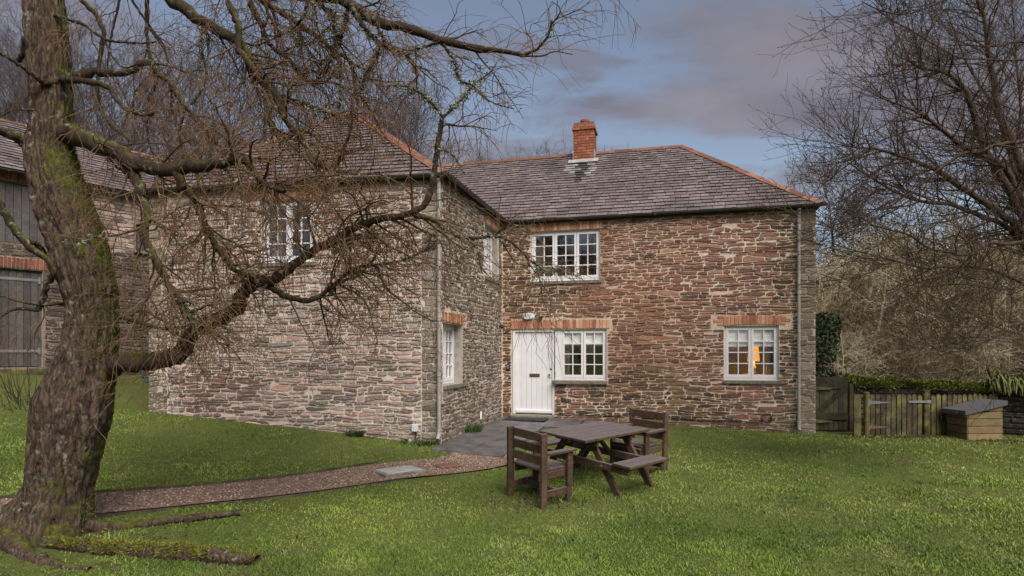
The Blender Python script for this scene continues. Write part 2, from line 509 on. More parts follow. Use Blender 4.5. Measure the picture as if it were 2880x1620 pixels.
class MB:
    def __init__(s):
        s.v, s.f, s.c = [], [], []

    def add(s, verts, faces, col=(1, 1, 1)):
        b = len(s.v)
        s.v.extend([tuple(map(float, p)) for p in verts])
        s.f.extend([tuple(b + i for i in fc) for fc in faces])
        s.c.extend(col if isinstance(col, list) else [col] * len(faces))
        return s

    def quad(s, a, b, c, d, col=(1, 1, 1)):
        return s.add([a, b, c, d], [(0, 1, 2, 3)], col)

    def box(s, c, size, ax=None, ch=0.0, col=(1, 1, 1)):
        """box at centre c, full sizes, ax = 3x3 rows of axes; ch = chamfer."""
        A = np.eye(3) if ax is None else np.asarray(ax, float)
        h = np.asarray(size, float) / 2
        c = np.asarray(c, float)
        if ch <= 0:
            pts = [c + (sx * h[0]) * A[0] + (sy * h[1]) * A[1] + (sz * h[2]) * A[2]
                   for sx in (-1, 1) for sy in (-1, 1) for sz in (-1, 1)]
            return s.add(pts, [(0, 1, 3, 2), (4, 6, 7, 5), (0, 4, 5, 1), (2, 3, 7, 6), (0, 2, 6, 4), (1, 5, 7, 3)], col)
        ch = min(ch, h.min() * 0.8)
        idx, pts = {}, []
        for sx in (-1, 1):
            for sy in (-1, 1):
                for sz in (-1, 1):
                    sg = (sx, sy, sz)
                    for k in range(3):
                        l = [sg[i] * (h[i] - (0 if i == k else ch)) for i in range(3)]
                        idx[(sg, k)] = len(pts)
                        pts.append(c + l[0] * A[0] + l[1] * A[1] + l[2] * A[2])
        faces = []
        for k in range(3):
            i, j = (k + 1) % 3, (k + 2) % 3
            for sgn in (-1, 1):
                q = []
                for a, b_ in ((-1, -1), (1, -1), (1, 1), (-1, 1)):
                    sg = [0, 0, 0]; sg[k] = sgn; sg[i] = a; sg[j] = b_
                    q.append(idx[(tuple(sg), k)])
                faces.append(tuple(q if sgn > 0 else q[::-1]))
        for k in range(3):
            i, j = (k + 1) % 3, (k + 2) % 3
            for a in (-1, 1):
                for b_ in (-1, 1):
                    s0 = [0, 0, 0]; s0[k] = -1; s0[i] = a; s0[j] = b_
                    s1 = list(s0); s1[k] = 1
                    s0, s1 = tuple(s0), tuple(s1)
                    q = [idx[(s0, i)], idx[(s1, i)], idx[(s1, j)], idx[(s0, j)]]
                    faces.append(tuple(q if a * b_ < 0 else q[::-1]))
        for sg in {k[0] for k in idx}:
            q = [idx[(sg, 0)], idx[(sg, 1)], idx[(sg, 2)]]
            faces.append(tuple(q if sg[0] * sg[1] * sg[2] > 0 else q[::-1]))
        return s.add(pts, faces, col)

    def beam(s, a, b, w, t, side=(0, 0, 1), ch=0.004, col=(1, 1, 1)):
        """timber from a to b; w across `side`, t across the third axis."""
        a, b = np.asarray(a, float), np.asarray(b, float)
        d = b - a
        L = np.linalg.norm(d); d = d / L
        sd = np.asarray(side, float); sd = sd - d * (sd @ d); sd /= np.linalg.norm(sd)
        return s.box((a + b) / 2, (L, w, t), (d, sd, np.cross(d, sd)), ch, col)

    def tube(s, pts, radii, k=8, cap=True, col=(1, 1, 1)):
        P = np.asarray(pts, float)
        n = len(P)
        T = np.gradient(P, axis=0)
        T /= np.linalg.norm(T, axis=1)[:, None]
        ref = np.eye(3)[np.argmin(np.abs(T).mean(axis=0))]
        rad = np.broadcast_to(np.asarray(radii, float), (n,))
        vs = []
        for i in range(n):
            u = np.cross(T[i], ref); u /= np.linalg.norm(u)
            w = np.cross(T[i], u)
            for j in range(k):
                a = 2 * math.pi * j / k
                vs.append(P[i] + rad[i] * (math.cos(a) * u + math.sin(a) * w))
        fs = [(i * k + j, i * k + (j + 1) % k, (i + 1) * k + (j + 1) % k, (i + 1) * k + j) for i in range(n - 1) for j in range(k)]
        if cap:
            fs.append(tuple(range(k))[::-1]); fs.append(tuple((n - 1) * k + j for j in range(k)))
        return s.add(vs, fs, col)

    def prism(s, poly, off, col=(1, 1, 1)):
        """poly: list of 3d points; extruded by vector off."""
        n = len(poly)
        P = [np.asarray(p, float) for p in poly]
        Q = [p + np.asarray(off, float) for p in P]
        fs = [tuple(range(n))[::-1], tuple(range(n, 2 * n))] + [(i, (i + 1) % n, n + (i + 1) % n, n + i) for i in range(n)]
        return s.add(P + Q, fs, col)

    def build(s, name, mat, parent=None, smooth=False, loc=None):
        me = bpy.data.meshes.new(name)
        me.from_pydata(s.v, [], s.f)
        if smooth:
            me.polygons.foreach_set('use_smooth', np.ones(len(s.f), bool))
        set_cols(me, np.array(s.c, np.float32))
        return finish(name, me, mat, parent, loc)


def empty(name, loc=(0, 0, 0), rz=0.0):
    o = bpy.data.objects.new(name, None)
    o.empty_display_size = 0.2
    COL.objects.link(o)
    o.location = loc
    o.rotation_euler = (0, 0, rz)
    return o


def tag(o, label=None, cat=None, group=None, kind=None):
    for k, v in (('label', label), ('category', cat), ('group', group), ('kind', kind)):
        if v:
            o[k] = v
    return o


def copy_tree(o, parent=None):
    c = o.copy()
    COL.objects.link(c)
    c.parent = parent
    for ch in list(o.children):
        copy_tree(ch, c)
    return c


def jit(c, amt=0.15, rng=random):
    k = 1 + rng.uniform(-amt, amt)
    return tuple(max(0, x * k * (1 + rng.uniform(-amt, amt) * 0.25)) for x in c)


# smooth value noise for layout work
_perm = RNG.random((64, 64))


def vnoise(x, y):
    x = np.asarray(x, float); y = np.asarray(y, float)
    xi = np.floor(x).astype(int); yi = np.floor(y).astype(int)
    fx = x - xi; fy = y - yi
    fx = fx * fx * (3 - 2 * fx); fy = fy * fy * (3 - 2 * fy)
    g = lambda a, b: _perm[a % 64, b % 64]
    return (g(xi, yi) * (1 - fx) + g(xi + 1, yi) * fx) * (1 - fy) + (g(xi, yi + 1) * (1 - fx) + g(xi + 1, yi + 1) * fx) * fy


# ------------------------------------------------------------------ terrain
CTRL = np.array([
    (-1.26, 11.09, -1.66), (-7.09, 12.17, -1.16), (-4.2, 11.6, -1.40), (-0.25, 15.11, -1.60), (1.0, 14.8, -1.61), (3.5, 14.1, -1.68),
    (6.5, 13.33, -1.75), (8, 12.9, -1.75), (9.3, 12.3, -1.75), (12.5, 12, -1.72), (1.2, 8.8, -1.83), (0.5, 7.7, -1.90),
    (2.3, 9.3, -1.80), (0, 5, -2.03), (5, 5, -2.02), (6, 8, -1.88), (10, 7, -1.86), (-4.9, 6.5, -1.88), (-4.9, 7.6, -1.74),
    (-3.5, 8.0, -1.75), (-1.6, 8.9, -1.74), (-2.5, 5, -2.03), (-7, 5.5, -1.9), (-9, 8, -1.42), (-11.8, 14.3, -0.52),
    (-9.9, 17, -0.64), (-12, 10, -1.0), (-7.5, 10.2, -1.32), (0, 0, -2.2), (-10, 0, -2.1), (10, 0, -2.1), (0, -12, -2.4),
    (16, 14, -1.5), (16, 4, -1.9), (-18, 12, -0.4), (-18, 2, -1.6), (6, 20, -1.6), (-4, 24, -0.6), (14, 22, -1.3), (-16, 24, 0.0)])


def _tps(r2):
    return 0.5 * r2 * np.log(np.maximum(r2, 1e-9))


_n = len(CTRL)
_K = _tps(((CTRL[:, None, :2] - CTRL[None, :, :2]) ** 2).sum(-1)) + np.eye(_n) * 0.3
_P = np.hstack([np.ones((_n, 1)), CTRL[:, :2]])
_A = np.block([[_K, _P], [_P.T, np.zeros((3, 3))]])
_W = np.linalg.solve(_A, np.concatenate([CTRL[:, 2], np.zeros(3)]))


def ground(x, y):
    x = np.asarray(x, float); y = np.asarray(y, float)
    sh = np.broadcast(x, y).shape
    xf = np.clip(np.broadcast_to(x, sh).ravel(), -19, 17); yf = np.clip(np.broadcast_to(y, sh).ravel(), -13, 25)
    r2 = (xf[:, None] - CTRL[None, :, 0]) ** 2 + (yf[:, None] - CTRL[None, :, 1]) ** 2
    z = _tps(r2) @ _W[:_n] + _W[_n] + _W[_n + 1] * xf + _W[_n + 2] * yf
    yb = np.broadcast_to(y, sh).ravel(); xb = np.broadcast_to(x, sh).ravel()
    z = z + np.clip(yb - 24, 0, 120) * 0.10 * (0.6 + 0.4 * np.tanh((5 - xb) / 20))
    return z.reshape(sh)


def gz(x, y):
    return float(ground(np.array([x]), np.array([y]))[0])
# limb skeletons in metres: (x, y, z, radius)
GARDEN_TRUNK = [(-4.883, 6.5, -2.074, 0.519), (-4.859, 6.5, -1.887, 0.432), (-4.767, 6.5, -1.597, 0.349), (-4.697, 6.5, -1.306, 0.332), (-4.634, 6.5, -0.891, 0.374), (-4.551, 6.5, -0.517, 0.394), (-4.427, 6.5, -0.06, 0.307), (-4.373, 6.5, 0.355, 0.274), (-4.427, 6.5, 0.77, 0.299), (-4.551, 6.5, 1.186, 0.324), (-4.697, 6.5, 1.601, 0.32), (-4.805, 6.5, 2.016, 0.287), (-4.8, 6.5, 2.431, 0.237), (-4.821, 6.5, 2.847, 0.237), (-4.85, 6.5, 3.262, 0.241), (-4.883, 6.5, 3.677, 0.216), (-4.913, 6.5, 4.3, 0.187), (-4.767, 6.5, 4.923, 0.149), (-4.393, 6.5, 5.421, 0.108)]
GARDEN_LIMBS = [
    [(-4.215,6.45,-0.163,0.125),(-3.938,6.435,-0.109,0.12),(-3.642,6.42,-0.092,0.115),(-3.429,6.405,-0.018,0.11),(-3.299,6.39,0.137,0.105),(-3.169,6.375,0.259,0.1),(-2.958,6.36,0.347,0.095),(-2.777,6.345,0.468,0.09),(-2.73,6.33,0.621,0.085),(-2.614,6.315,0.696,0.08),(-2.407,6.3,0.722,0.075)],
    [(-2.407,6.3,0.722,0.068),(-2.276,6.273,0.816,0.0645),(-2.067,6.245,0.972,0.0611),(-1.819,6.218,1.087,0.0576),(-1.614,6.191,1.2,0.0542),(-1.41,6.164,1.298,0.0507),(-1.188,6.136,1.331,0.0473),(-0.929,6.109,1.387,0.0438),(-0.808,6.082,1.537,0.0404),(-0.75,6.055,1.801,0.0369),(-0.709,6.027,2.101,0.0335),(-0.671,6.0,2.26,0.03)],
    [(-0.67,6.0,2.259,0.02),(-0.715,5.96,2.328,0.0172),(-0.864,5.92,2.453,0.0144),(-0.984,5.88,2.506,0.0116),(-1.115,5.84,2.502,0.0088),(-1.217,5.8,2.478,0.006)],
    [(-0.67,6.0,2.259,0.02),(-0.553,6.04,2.388,0.0172),(-0.442,6.08,2.533,0.0144),(-0.358,6.12,2.651,0.0116),(-0.214,6.16,2.771,0.0088),(-0.128,6.2,2.921,0.006)],
    [(-2.497,6.3,0.682,0.045),(-2.3,6.337,0.56,0.0406),(-2.074,6.375,0.524,0.0362),(-1.952,6.412,0.594,0.0319),(-1.802,6.45,0.732,0.0275),(-1.636,6.488,0.872,0.0231),(-1.427,6.525,0.918,0.0188),(-1.161,6.562,0.964,0.0144),(-0.851,6.6,1.108,0.01)],
    [(-1.422,6.5,0.914,0.02),(-1.323,6.55,0.675,0.0168),(-1.168,6.6,0.542,0.0135),(-1.024,6.65,0.421,0.0102),(-0.863,6.7,0.34,0.007)],
    [(-0.965,6.1,1.343,0.032),(-0.763,6.12,1.296,0.0297),(-0.637,6.14,1.185,0.0274),(-0.493,6.16,1.124,0.0251),(-0.54,6.18,1.142,0.0228),(-0.357,6.2,1.135,0.0205),(-0.194,6.22,1.154,0.0182),(-0.05,6.24,1.127,0.0159),(0.075,6.26,1.027,0.0136),(0.158,6.28,0.937,0.0113),(0.179,6.3,0.856,0.009)],
    [(0.159,6.3,0.94,0.01),(0.263,6.3,0.877,0.008),(0.367,6.3,0.814,0.006),(0.482,6.3,0.856,0.004)],
    [(-1.892,6.3,1.084,0.02),(-1.752,6.367,1.122,0.0153),(-1.609,6.433,1.167,0.0107),(-1.381,6.5,1.193,0.006)],
    [(-1.462,6.1,1.292,0.02),(-1.488,6.05,1.407,0.0165),(-1.526,6.0,1.496,0.013),(-1.588,5.95,1.533,0.0095),(-1.661,5.9,1.533,0.006)],
    [(-4.612,6.4,2.257,0.125),(-4.419,6.338,2.189,0.1177),(-4.162,6.277,2.094,0.1104),(-3.949,6.215,1.994,0.1031),(-3.753,6.154,1.882,0.0958),(-3.521,6.092,1.801,0.0885),(-3.293,6.031,1.768,0.0812),(-3.107,5.969,1.781,0.0738),(-2.848,5.908,1.782,0.0665),(-2.569,5.846,1.801,0.0592),(-2.486,5.785,1.781,0.0519),(-2.352,5.723,1.63,0.0446),(-2.221,5.662,1.518,0.0373),(-2.044,5.6,1.443,0.03)],
    [(-3.847,6.2,1.89,0.075),(-3.71,6.17,1.677,0.0705),(-3.666,6.14,1.523,0.066),(-3.596,6.11,1.372,0.0615),(-3.592,6.08,1.184,0.057),(-3.535,6.05,1.011,0.0525),(-3.415,6.02,0.839,0.048),(-3.296,5.99,0.631,0.0435),(-3.191,5.96,0.488,0.039),(-3.111,5.93,0.36,0.0345),(-3.02,5.9,0.257,0.03)],
    [(-3.25,6.0,1.746,0.06),(-3.2,6.025,1.612,0.0562),(-3.174,6.05,1.604,0.0525),(-3.071,6.075,1.442,0.0488),(-3.019,6.1,1.253,0.045),(-2.953,6.125,1.115,0.0412),(-2.834,6.15,0.91,0.0375),(-2.714,6.175,0.795,0.0338),(-2.593,6.2,0.746,0.03)],
    [(-4.684,6.5,2.847,0.06),(-4.593,6.529,2.894,0.0571),(-4.418,6.557,2.955,0.0543),(-4.227,6.586,2.954,0.0514),(-4.09,6.614,2.967,0.0486),(-3.981,6.643,3.079,0.0457),(-3.898,6.671,3.106,0.0429),(-3.801,6.7,2.991,0.04),(-3.674,6.729,2.875,0.0371),(-3.545,6.757,2.671,0.0343),(-3.416,6.786,2.509,0.0314),(-3.285,6.814,2.346,0.0286),(-3.182,6.843,2.224,0.0257),(-3.181,6.871,2.087,0.0229),(-3.106,6.9,1.934,0.02)],
    [(-4.639,6.4,2.803,0.05),(-4.503,6.343,2.771,0.045),(-4.235,6.286,2.726,0.04),(-4.024,6.229,2.635,0.035),(-3.935,6.171,2.519,0.03),(-3.781,6.114,2.378,0.025),(-3.578,6.057,2.304,0.02),(-3.429,6.0,2.314,0.015)],
    [(-4.694,6.4,3.457,0.03),(-4.547,6.367,3.398,0.027),(-4.348,6.333,3.327,0.024),(-4.137,6.3,3.175,0.021),(-3.955,6.267,3.125,0.018),(-3.722,6.233,3.095,0.015),(-3.544,6.2,3.091,0.012)],
    [(-4.137,6.3,3.175,0.015),(-4.027,6.275,2.975,0.0127),(-3.892,6.25,2.857,0.0105),(-3.73,6.225,2.885,0.0082),(-3.544,6.2,2.86,0.006)],
    [(-3.568,6.8,2.688,0.02),(-3.597,6.8,2.543,0.0175),(-3.64,6.8,2.399,0.015),(-3.611,6.8,2.239,0.0125),(-3.568,6.8,2.08,0.01)],
    [(-3.51,6.8,2.703,0.02),(-3.404,6.82,2.87,0.0184),(-3.356,6.84,3.054,0.0168),(-3.409,6.86,3.267,0.0152),(-3.434,6.88,3.482,0.0136),(-3.415,6.9,3.683,0.012)],
    [(-4.582,6.8,4.861,0.09),(-4.123,6.76,4.256,0.0863),(-3.669,6.72,3.802,0.0827),(-3.505,6.68,3.679,0.079),(-3.258,6.64,3.502,0.0753),(-2.971,6.6,3.326,0.0717),(-2.813,6.56,3.18,0.068),(-2.685,6.52,2.897,0.0643),(-2.648,6.48,2.853,0.0607),(-2.54,6.44,2.759,0.057),(-2.403,6.4,2.621,0.0533),(-2.298,6.36,2.349,0.0497),(-2.149,6.32,2.185,0.046),(-2.061,6.28,2.007,0.0423),(-1.93,6.24,1.876,0.0387),(-1.786,6.2,1.806,0.035)],
    [(-2.419,6.4,2.636,0.035),(-2.189,6.35,2.556,0.0292),(-1.963,6.3,2.461,0.0235),(-1.726,6.25,2.353,0.0178),(-1.595,6.2,2.231,0.012)],
    [(-4.377,6.6,5.505,0.1),(-3.639,6.562,4.761,0.0944),(-2.868,6.525,4.108,0.0888),(-2.354,6.488,3.774,0.0831),(-1.796,6.45,3.649,0.0775),(-1.649,6.412,3.552,0.0719),(-1.414,6.375,3.41,0.0662),(-1.18,6.337,3.315,0.0606),(-0.95,6.3,3.236,0.055),(-0.722,6.262,3.143,0.0494),(-0.497,6.225,3.065,0.0438),(-0.274,6.188,3.003,0.0381),(-0.054,6.15,2.963,0.0325),(0.091,6.112,2.908,0.0269),(0.249,6.075,2.962,0.0212),(0.361,6.038,3.087,0.0156),(0.387,6.0,3.196,0.01)],
    [(0.089,6.0,2.855,0.012),(0.286,5.967,2.839,0.0097),(0.411,5.933,2.865,0.0073),(0.576,5.9,2.821,0.005)],
    [(-1.633,6.35,3.502,0.04),(-1.518,6.371,3.333,0.036),(-1.387,6.393,3.193,0.032),(-1.225,6.414,3.113,0.028),(-1.107,6.436,3.077,0.024),(-1.019,6.457,2.965,0.02),(-0.984,6.479,2.868,0.016),(-1.088,6.5,2.785,0.012)],
    [(-0.715,6.2,3.089,0.02),(-0.909,6.325,3.099,0.016),(-1.11,6.45,3.099,0.012)],
    [(-0.685,6.2,3.067,0.022),(-0.572,6.24,2.895,0.0188),(-0.531,6.28,2.75,0.0156),(-0.384,6.32,2.693,0.0124),(-0.221,6.36,2.56,0.0092),(0.02,6.4,2.5,0.006)],
    [(-4.003,6.9,5.226,0.06),(-3.394,6.918,4.444,0.0564),(-2.783,6.936,4.057,0.0527),(-2.793,6.955,3.934,0.0491),(-2.569,6.973,3.796,0.0455),(-2.361,6.991,3.657,0.0418),(-2.168,7.009,3.534,0.0382),(-2.04,7.027,3.41,0.0345),(-1.946,7.045,3.369,0.0309),(-1.817,7.064,3.277,0.0273),(-1.788,7.082,3.001,0.0236),(-1.776,7.1,2.874,0.02)],
    [(-1.677,6.4,3.545,0.03),(-1.764,6.5,3.37,0.0264),(-1.854,6.6,3.265,0.0228),(-1.945,6.7,3.156,0.0192),(-2.087,6.8,3.042,0.0156),(-2.199,6.9,2.956,0.012)],
    [(-2.199,6.7,3.838,0.04),(-2.059,6.657,3.719,0.0364),(-1.905,6.614,3.601,0.0329),(-1.877,6.571,3.407,0.0293),(-1.834,6.529,3.137,0.0257),(-1.791,6.486,2.902,0.0221),(-1.772,6.443,2.7,0.0186),(-1.783,6.4,2.47,0.015)],
    [(-2.166,6.6,3.734,0.025),(-2.238,6.675,3.602,0.0218),(-2.375,6.75,3.515,0.0185),(-2.563,6.825,3.457,0.0152),(-2.82,6.9,3.397,0.012)],
    [(-2.966,6.5,3.657,0.05),(-2.906,6.48,3.533,0.0475),(-2.826,6.46,3.349,0.045),(-2.837,6.44,3.156,0.0425),(-2.747,6.42,3.024,0.04),(-2.648,6.4,2.894,0.0375),(-2.519,6.38,2.703,0.035),(-2.461,6.36,2.534,0.0325),(-2.473,6.34,2.386,0.03),(-2.415,6.32,2.239,0.0275),(-2.328,6.3,2.124,0.025)],
    [(-2.783,6.6,3.713,0.04),(-2.73,6.65,3.605,0.0369),(-2.645,6.7,3.367,0.0338),(-2.58,6.75,3.286,0.0306),(-2.449,6.8,3.203,0.0275),(-2.337,6.85,3.075,0.0244),(-2.223,6.9,2.989,0.0212),(-2.075,6.95,3.022,0.0181),(-1.969,7.0,3.198,0.015)],
    [(-2.376,6.9,3.631,0.016),(-2.327,6.95,3.46,0.014),(-2.256,7.0,3.342,0.012),(-2.183,7.05,3.221,0.01),(-2.064,7.1,3.12,0.008)],
    [(-1.374,6.3,3.335,0.018),(-1.315,6.35,3.192,0.014),(-1.243,6.4,3.136,0.01)],
    [(-1.377,6.5,3.216,0.018),(-1.435,6.533,3.078,0.0147),(-1.557,6.567,2.907,0.0113),(-1.606,6.6,2.755,0.008)],
    [(-4.105,7.0,4.109,0.03),(-4.105,7.0,3.736,0.0281),(-4.105,7.0,3.513,0.0262),(-4.06,7.0,3.259,0.0244),(-4.001,7.0,3.065,0.0225),(-4.075,7.0,2.872,0.0206),(-4.105,7.0,2.618,0.0188),(-4.075,7.0,2.32,0.0169),(-3.941,7.0,2.126,0.015)],
    [(-4.714,6.7,3.904,0.04),(-4.615,6.722,3.774,0.0372),(-4.515,6.744,3.672,0.0344),(-4.444,6.767,3.497,0.0317),(-4.487,6.789,3.262,0.0289),(-4.517,6.811,3.128,0.0261),(-4.546,6.833,2.847,0.0233),(-4.488,6.856,2.593,0.0206),(-4.341,6.878,2.426,0.0178),(-4.208,6.9,2.316,0.015)],
    [(-4.529,7.2,4.196,0.02),(-4.576,7.225,3.995,0.0175),(-4.653,7.25,3.762,0.015),(-4.716,7.275,3.496,0.0125),(-4.747,7.3,3.321,0.01)],
    [(-4.329,7.0,4.035,0.02),(-4.219,7.04,3.863,0.0176),(-4.077,7.08,3.643,0.0152),(-3.978,7.12,3.497,0.0128),(-3.94,7.16,3.319,0.0104),(-3.747,7.2,3.214,0.008)],
    [(-4.694,6.4,2.775,0.04),(-4.741,6.3,2.732,0.035),(-4.798,6.2,2.781,0.03),(-4.864,6.1,2.84,0.025),(-4.937,6.0,2.883,0.02),(-5.043,5.9,2.923,0.015)],
    [(-4.823,6.5,2.085,0.085),(-4.888,6.44,2.093,0.078),(-4.978,6.38,2.128,0.071),(-5.066,6.32,2.202,0.064),(-5.151,6.26,2.228,0.057),(-5.3,6.2,2.253,0.05)],
    [(-4.933,6.5,3.331,0.05),(-5.124,6.567,3.295,0.0433),(-5.218,6.633,3.159,0.0367),(-5.328,6.7,3.12,0.03)],
    [(-5.014,6.0,1.527,0.05),(-4.962,6.03,1.432,0.0485),(-4.909,6.06,1.271,0.047),(-4.817,6.09,1.134,0.0455),(-4.736,6.12,1.023,0.044),(-4.681,6.15,0.988,0.0425),(-4.585,6.18,0.875,0.041),(-4.588,6.21,0.773,0.0395),(-4.676,6.24,0.684,0.038),(-4.719,6.27,0.554,0.0365),(-4.795,6.3,0.422,0.035)],
    [(-4.795,6.3,0.422,0.025),(-4.97,6.233,0.431,0.02),(-5.074,6.167,0.348,0.015),(-5.149,6.1,0.292,0.01)],
    [(-4.656,6.5,0.498,0.03),(-4.694,6.4,0.497,0.025),(-4.728,6.3,0.476,0.02),(-4.904,6.2,0.501,0.015),(-5.019,6.1,0.552,0.01)],
    [(-4.825,6.1,1.136,0.04),(-4.825,6.167,1.109,0.0367),(-4.757,6.233,1.082,0.0333),(-4.781,6.3,1.013,0.03)],
    [(-4.067,6.4,0.429,0.035),(-3.974,6.36,0.359,0.031),(-3.787,6.32,0.302,0.027),(-3.589,6.28,0.247,0.023),(-3.407,6.24,0.232,0.019),(-3.253,6.2,0.257,0.015)],
    [(-3.385,6.2,0.27,0.02),(-3.572,6.25,0.352,0.017),(-3.708,6.3,0.409,0.014),(-3.832,6.35,0.412,0.011),(-3.958,6.4,0.306,0.008)],
    [(-5.102,6.2,2.345,0.012),(-5.023,6.267,2.437,0.012),(-4.874,6.333,2.463,0.012),(-4.748,6.4,2.557,0.012)]]
LAWN_TREE_LIMBS = [
    [(8.485,9.6,0.661,0.12),(8.117,9.489,1.327,0.1089),(7.716,9.378,2.021,0.0978),(7.269,9.267,2.611,0.0867),(6.901,9.156,3.121,0.0756),(6.667,9.044,3.619,0.0644),(6.416,8.933,3.87,0.0533),(6.086,8.822,3.989,0.0422),(5.762,8.711,3.959,0.0311),(5.444,8.6,4.051,0.02)],
    [(8.573,9.7,0.668,0.1),(8.065,9.533,1.694,0.0902),(7.614,9.367,2.351,0.0804),(7.261,9.2,2.745,0.0707),(6.702,9.033,2.887,0.0609),(6.326,8.867,3.002,0.0511),(5.94,8.7,3.172,0.0413),(5.523,8.533,3.313,0.0316),(5.138,8.367,3.347,0.0218),(4.764,8.2,3.397,0.012)],
    [(8.894,9.8,0.674,0.12),(8.411,9.778,1.945,0.11),(8.022,9.756,2.795,0.1),(7.82,9.733,3.318,0.09),(7.595,9.711,3.747,0.08),(7.509,9.689,4.197,0.07),(7.4,9.667,4.599,0.06),(7.338,9.644,5.114,0.05),(7.207,9.622,5.443,0.04),(7.122,9.6,5.885,0.03)],
    [(8.599,9.6,0.661,0.1),(7.882,9.422,1.652,0.0898),(7.252,9.244,2.08,0.0796),(6.726,9.067,2.276,0.0693),(6.174,8.889,2.526,0.0591),(5.741,8.711,2.64,0.0489),(5.321,8.533,2.687,0.0387),(4.894,8.356,2.73,0.0284),(4.48,8.178,2.691,0.0182),(4.061,8.0,2.699,0.008)],
    [(8.258,9.6,1.115,0.07),(7.57,9.45,1.858,0.0623),(7.01,9.3,2.026,0.0545),(6.464,9.15,2.167,0.0468),(5.953,9.0,2.174,0.039),(5.519,8.85,2.242,0.0312),(5.096,8.7,2.39,0.0235),(4.725,8.55,2.531,0.0158),(4.483,8.4,2.605,0.008)],
    [(7.405,9.0,3.047,0.05),(7.149,8.925,3.001,0.045),(6.859,8.85,2.933,0.04),(6.593,8.775,2.826,0.035),(6.29,8.7,2.771,0.03),(6.031,8.625,2.614,0.025),(5.736,8.55,2.409,0.02),(5.485,8.475,2.208,0.015),(5.159,8.4,2.009,0.01)],
    [(7.863,9.4,4.428,0.03),(7.359,9.325,4.371,0.0272),(6.972,9.25,4.357,0.0245),(6.59,9.175,4.344,0.0217),(6.277,9.1,4.437,0.019),(5.969,9.025,4.55,0.0162),(5.687,8.95,4.661,0.0135),(5.45,8.875,4.706,0.0107),(5.154,8.8,4.853,0.008)],
    [(6.787,8.6,5.109,0.02),(6.338,8.543,4.954,0.0189),(5.854,8.486,4.78,0.0177),(5.575,8.429,4.649,0.0166),(5.319,8.371,4.548,0.0154),(5.067,8.314,4.526,0.0143),(4.797,8.257,4.573,0.0131),(4.609,8.2,4.619,0.012)],
    [(7.819,9.4,4.65,0.03),(7.682,9.45,4.72,0.0255),(7.453,9.5,4.677,0.021),(7.085,9.55,4.702,0.0165),(6.85,9.6,4.818,0.012)],
    [(8.393,10.2,2.633,0.05),(8.218,10.229,3.124,0.0446),(8.095,10.257,3.618,0.0391),(7.923,10.286,4.115,0.0337),(7.725,10.314,4.468,0.0283),(7.551,10.343,4.823,0.0229),(7.4,10.371,5.254,0.0174),(7.273,10.4,5.687,0.012)],
    [(8.7,10.4,1.7,0.06),(8.576,10.429,2.198,0.0536),(8.451,10.457,2.823,0.0471),(8.499,10.486,3.451,0.0407),(8.597,10.514,4.057,0.0343),(8.57,10.543,4.717,0.0279),(8.543,10.571,5.355,0.0214),(8.516,10.6,5.997,0.015)],
    [(7.817,9.3,0.938,0.05),(7.383,9.156,1.08,0.0453),(6.998,9.011,1.178,0.0407),(6.508,8.867,1.216,0.036),(6.031,8.722,1.196,0.0313),(5.675,8.578,1.158,0.0267),(5.292,8.433,1.21,0.022),(4.919,8.289,1.26,0.0173),(4.625,8.144,1.255,0.0127),(4.339,8.0,1.114,0.008)],
    [(7.652,9.3,1.651,0.05),(7.309,9.16,1.587,0.0457),(6.909,9.02,1.582,0.0414),(6.518,8.88,1.388,0.0371),(6.136,8.74,1.403,0.0328),(5.763,8.6,1.435,0.0285),(5.399,8.46,1.592,0.0242),(5.044,8.32,1.637,0.0199),(4.611,8.18,1.696,0.0156),(4.189,8.04,1.582,0.0113),(3.813,7.9,1.546,0.007)],
    [(7.469,9.0,1.023,0.03),(7.088,8.883,0.896,0.026),(6.659,8.767,0.922,0.022),(6.165,8.65,0.946,0.018),(5.718,8.533,0.897,0.014),(5.282,8.417,0.921,0.01),(4.926,8.3,1.049,0.006)],
    [(6.894,9.0,0.908,0.016),(6.91,8.971,0.676,0.0146),(6.907,8.943,0.445,0.0131),(6.733,8.914,0.368,0.0117),(6.522,8.886,0.348,0.0103),(6.313,8.857,0.347,0.0089),(6.067,8.829,0.364,0.0074),(5.897,8.8,0.269,0.006)],
    [(7.901,9.4,0.468,0.025),(7.434,9.317,0.384,0.0218),(7.171,9.233,0.224,0.0187),(6.911,9.15,0.124,0.0155),(6.559,9.067,0.026,0.0123),(6.211,8.983,0.007,0.0092),(5.869,8.9,0.178,0.006)],
    [(7.733,9.2,0.242,0.02),(7.374,9.12,0.279,0.0172),(7.021,9.04,0.373,0.0144),(6.672,8.96,0.522,0.0116),(6.329,8.88,0.688,0.0088),(6.047,8.8,0.738,0.006)]]

# ================================================================== GROUND
def axis(lo, hi, step, far):
    return np.concatenate([-np.array(far[::-1], float), np.arange(lo, hi + 1e-6, step), np.array(far, float)])


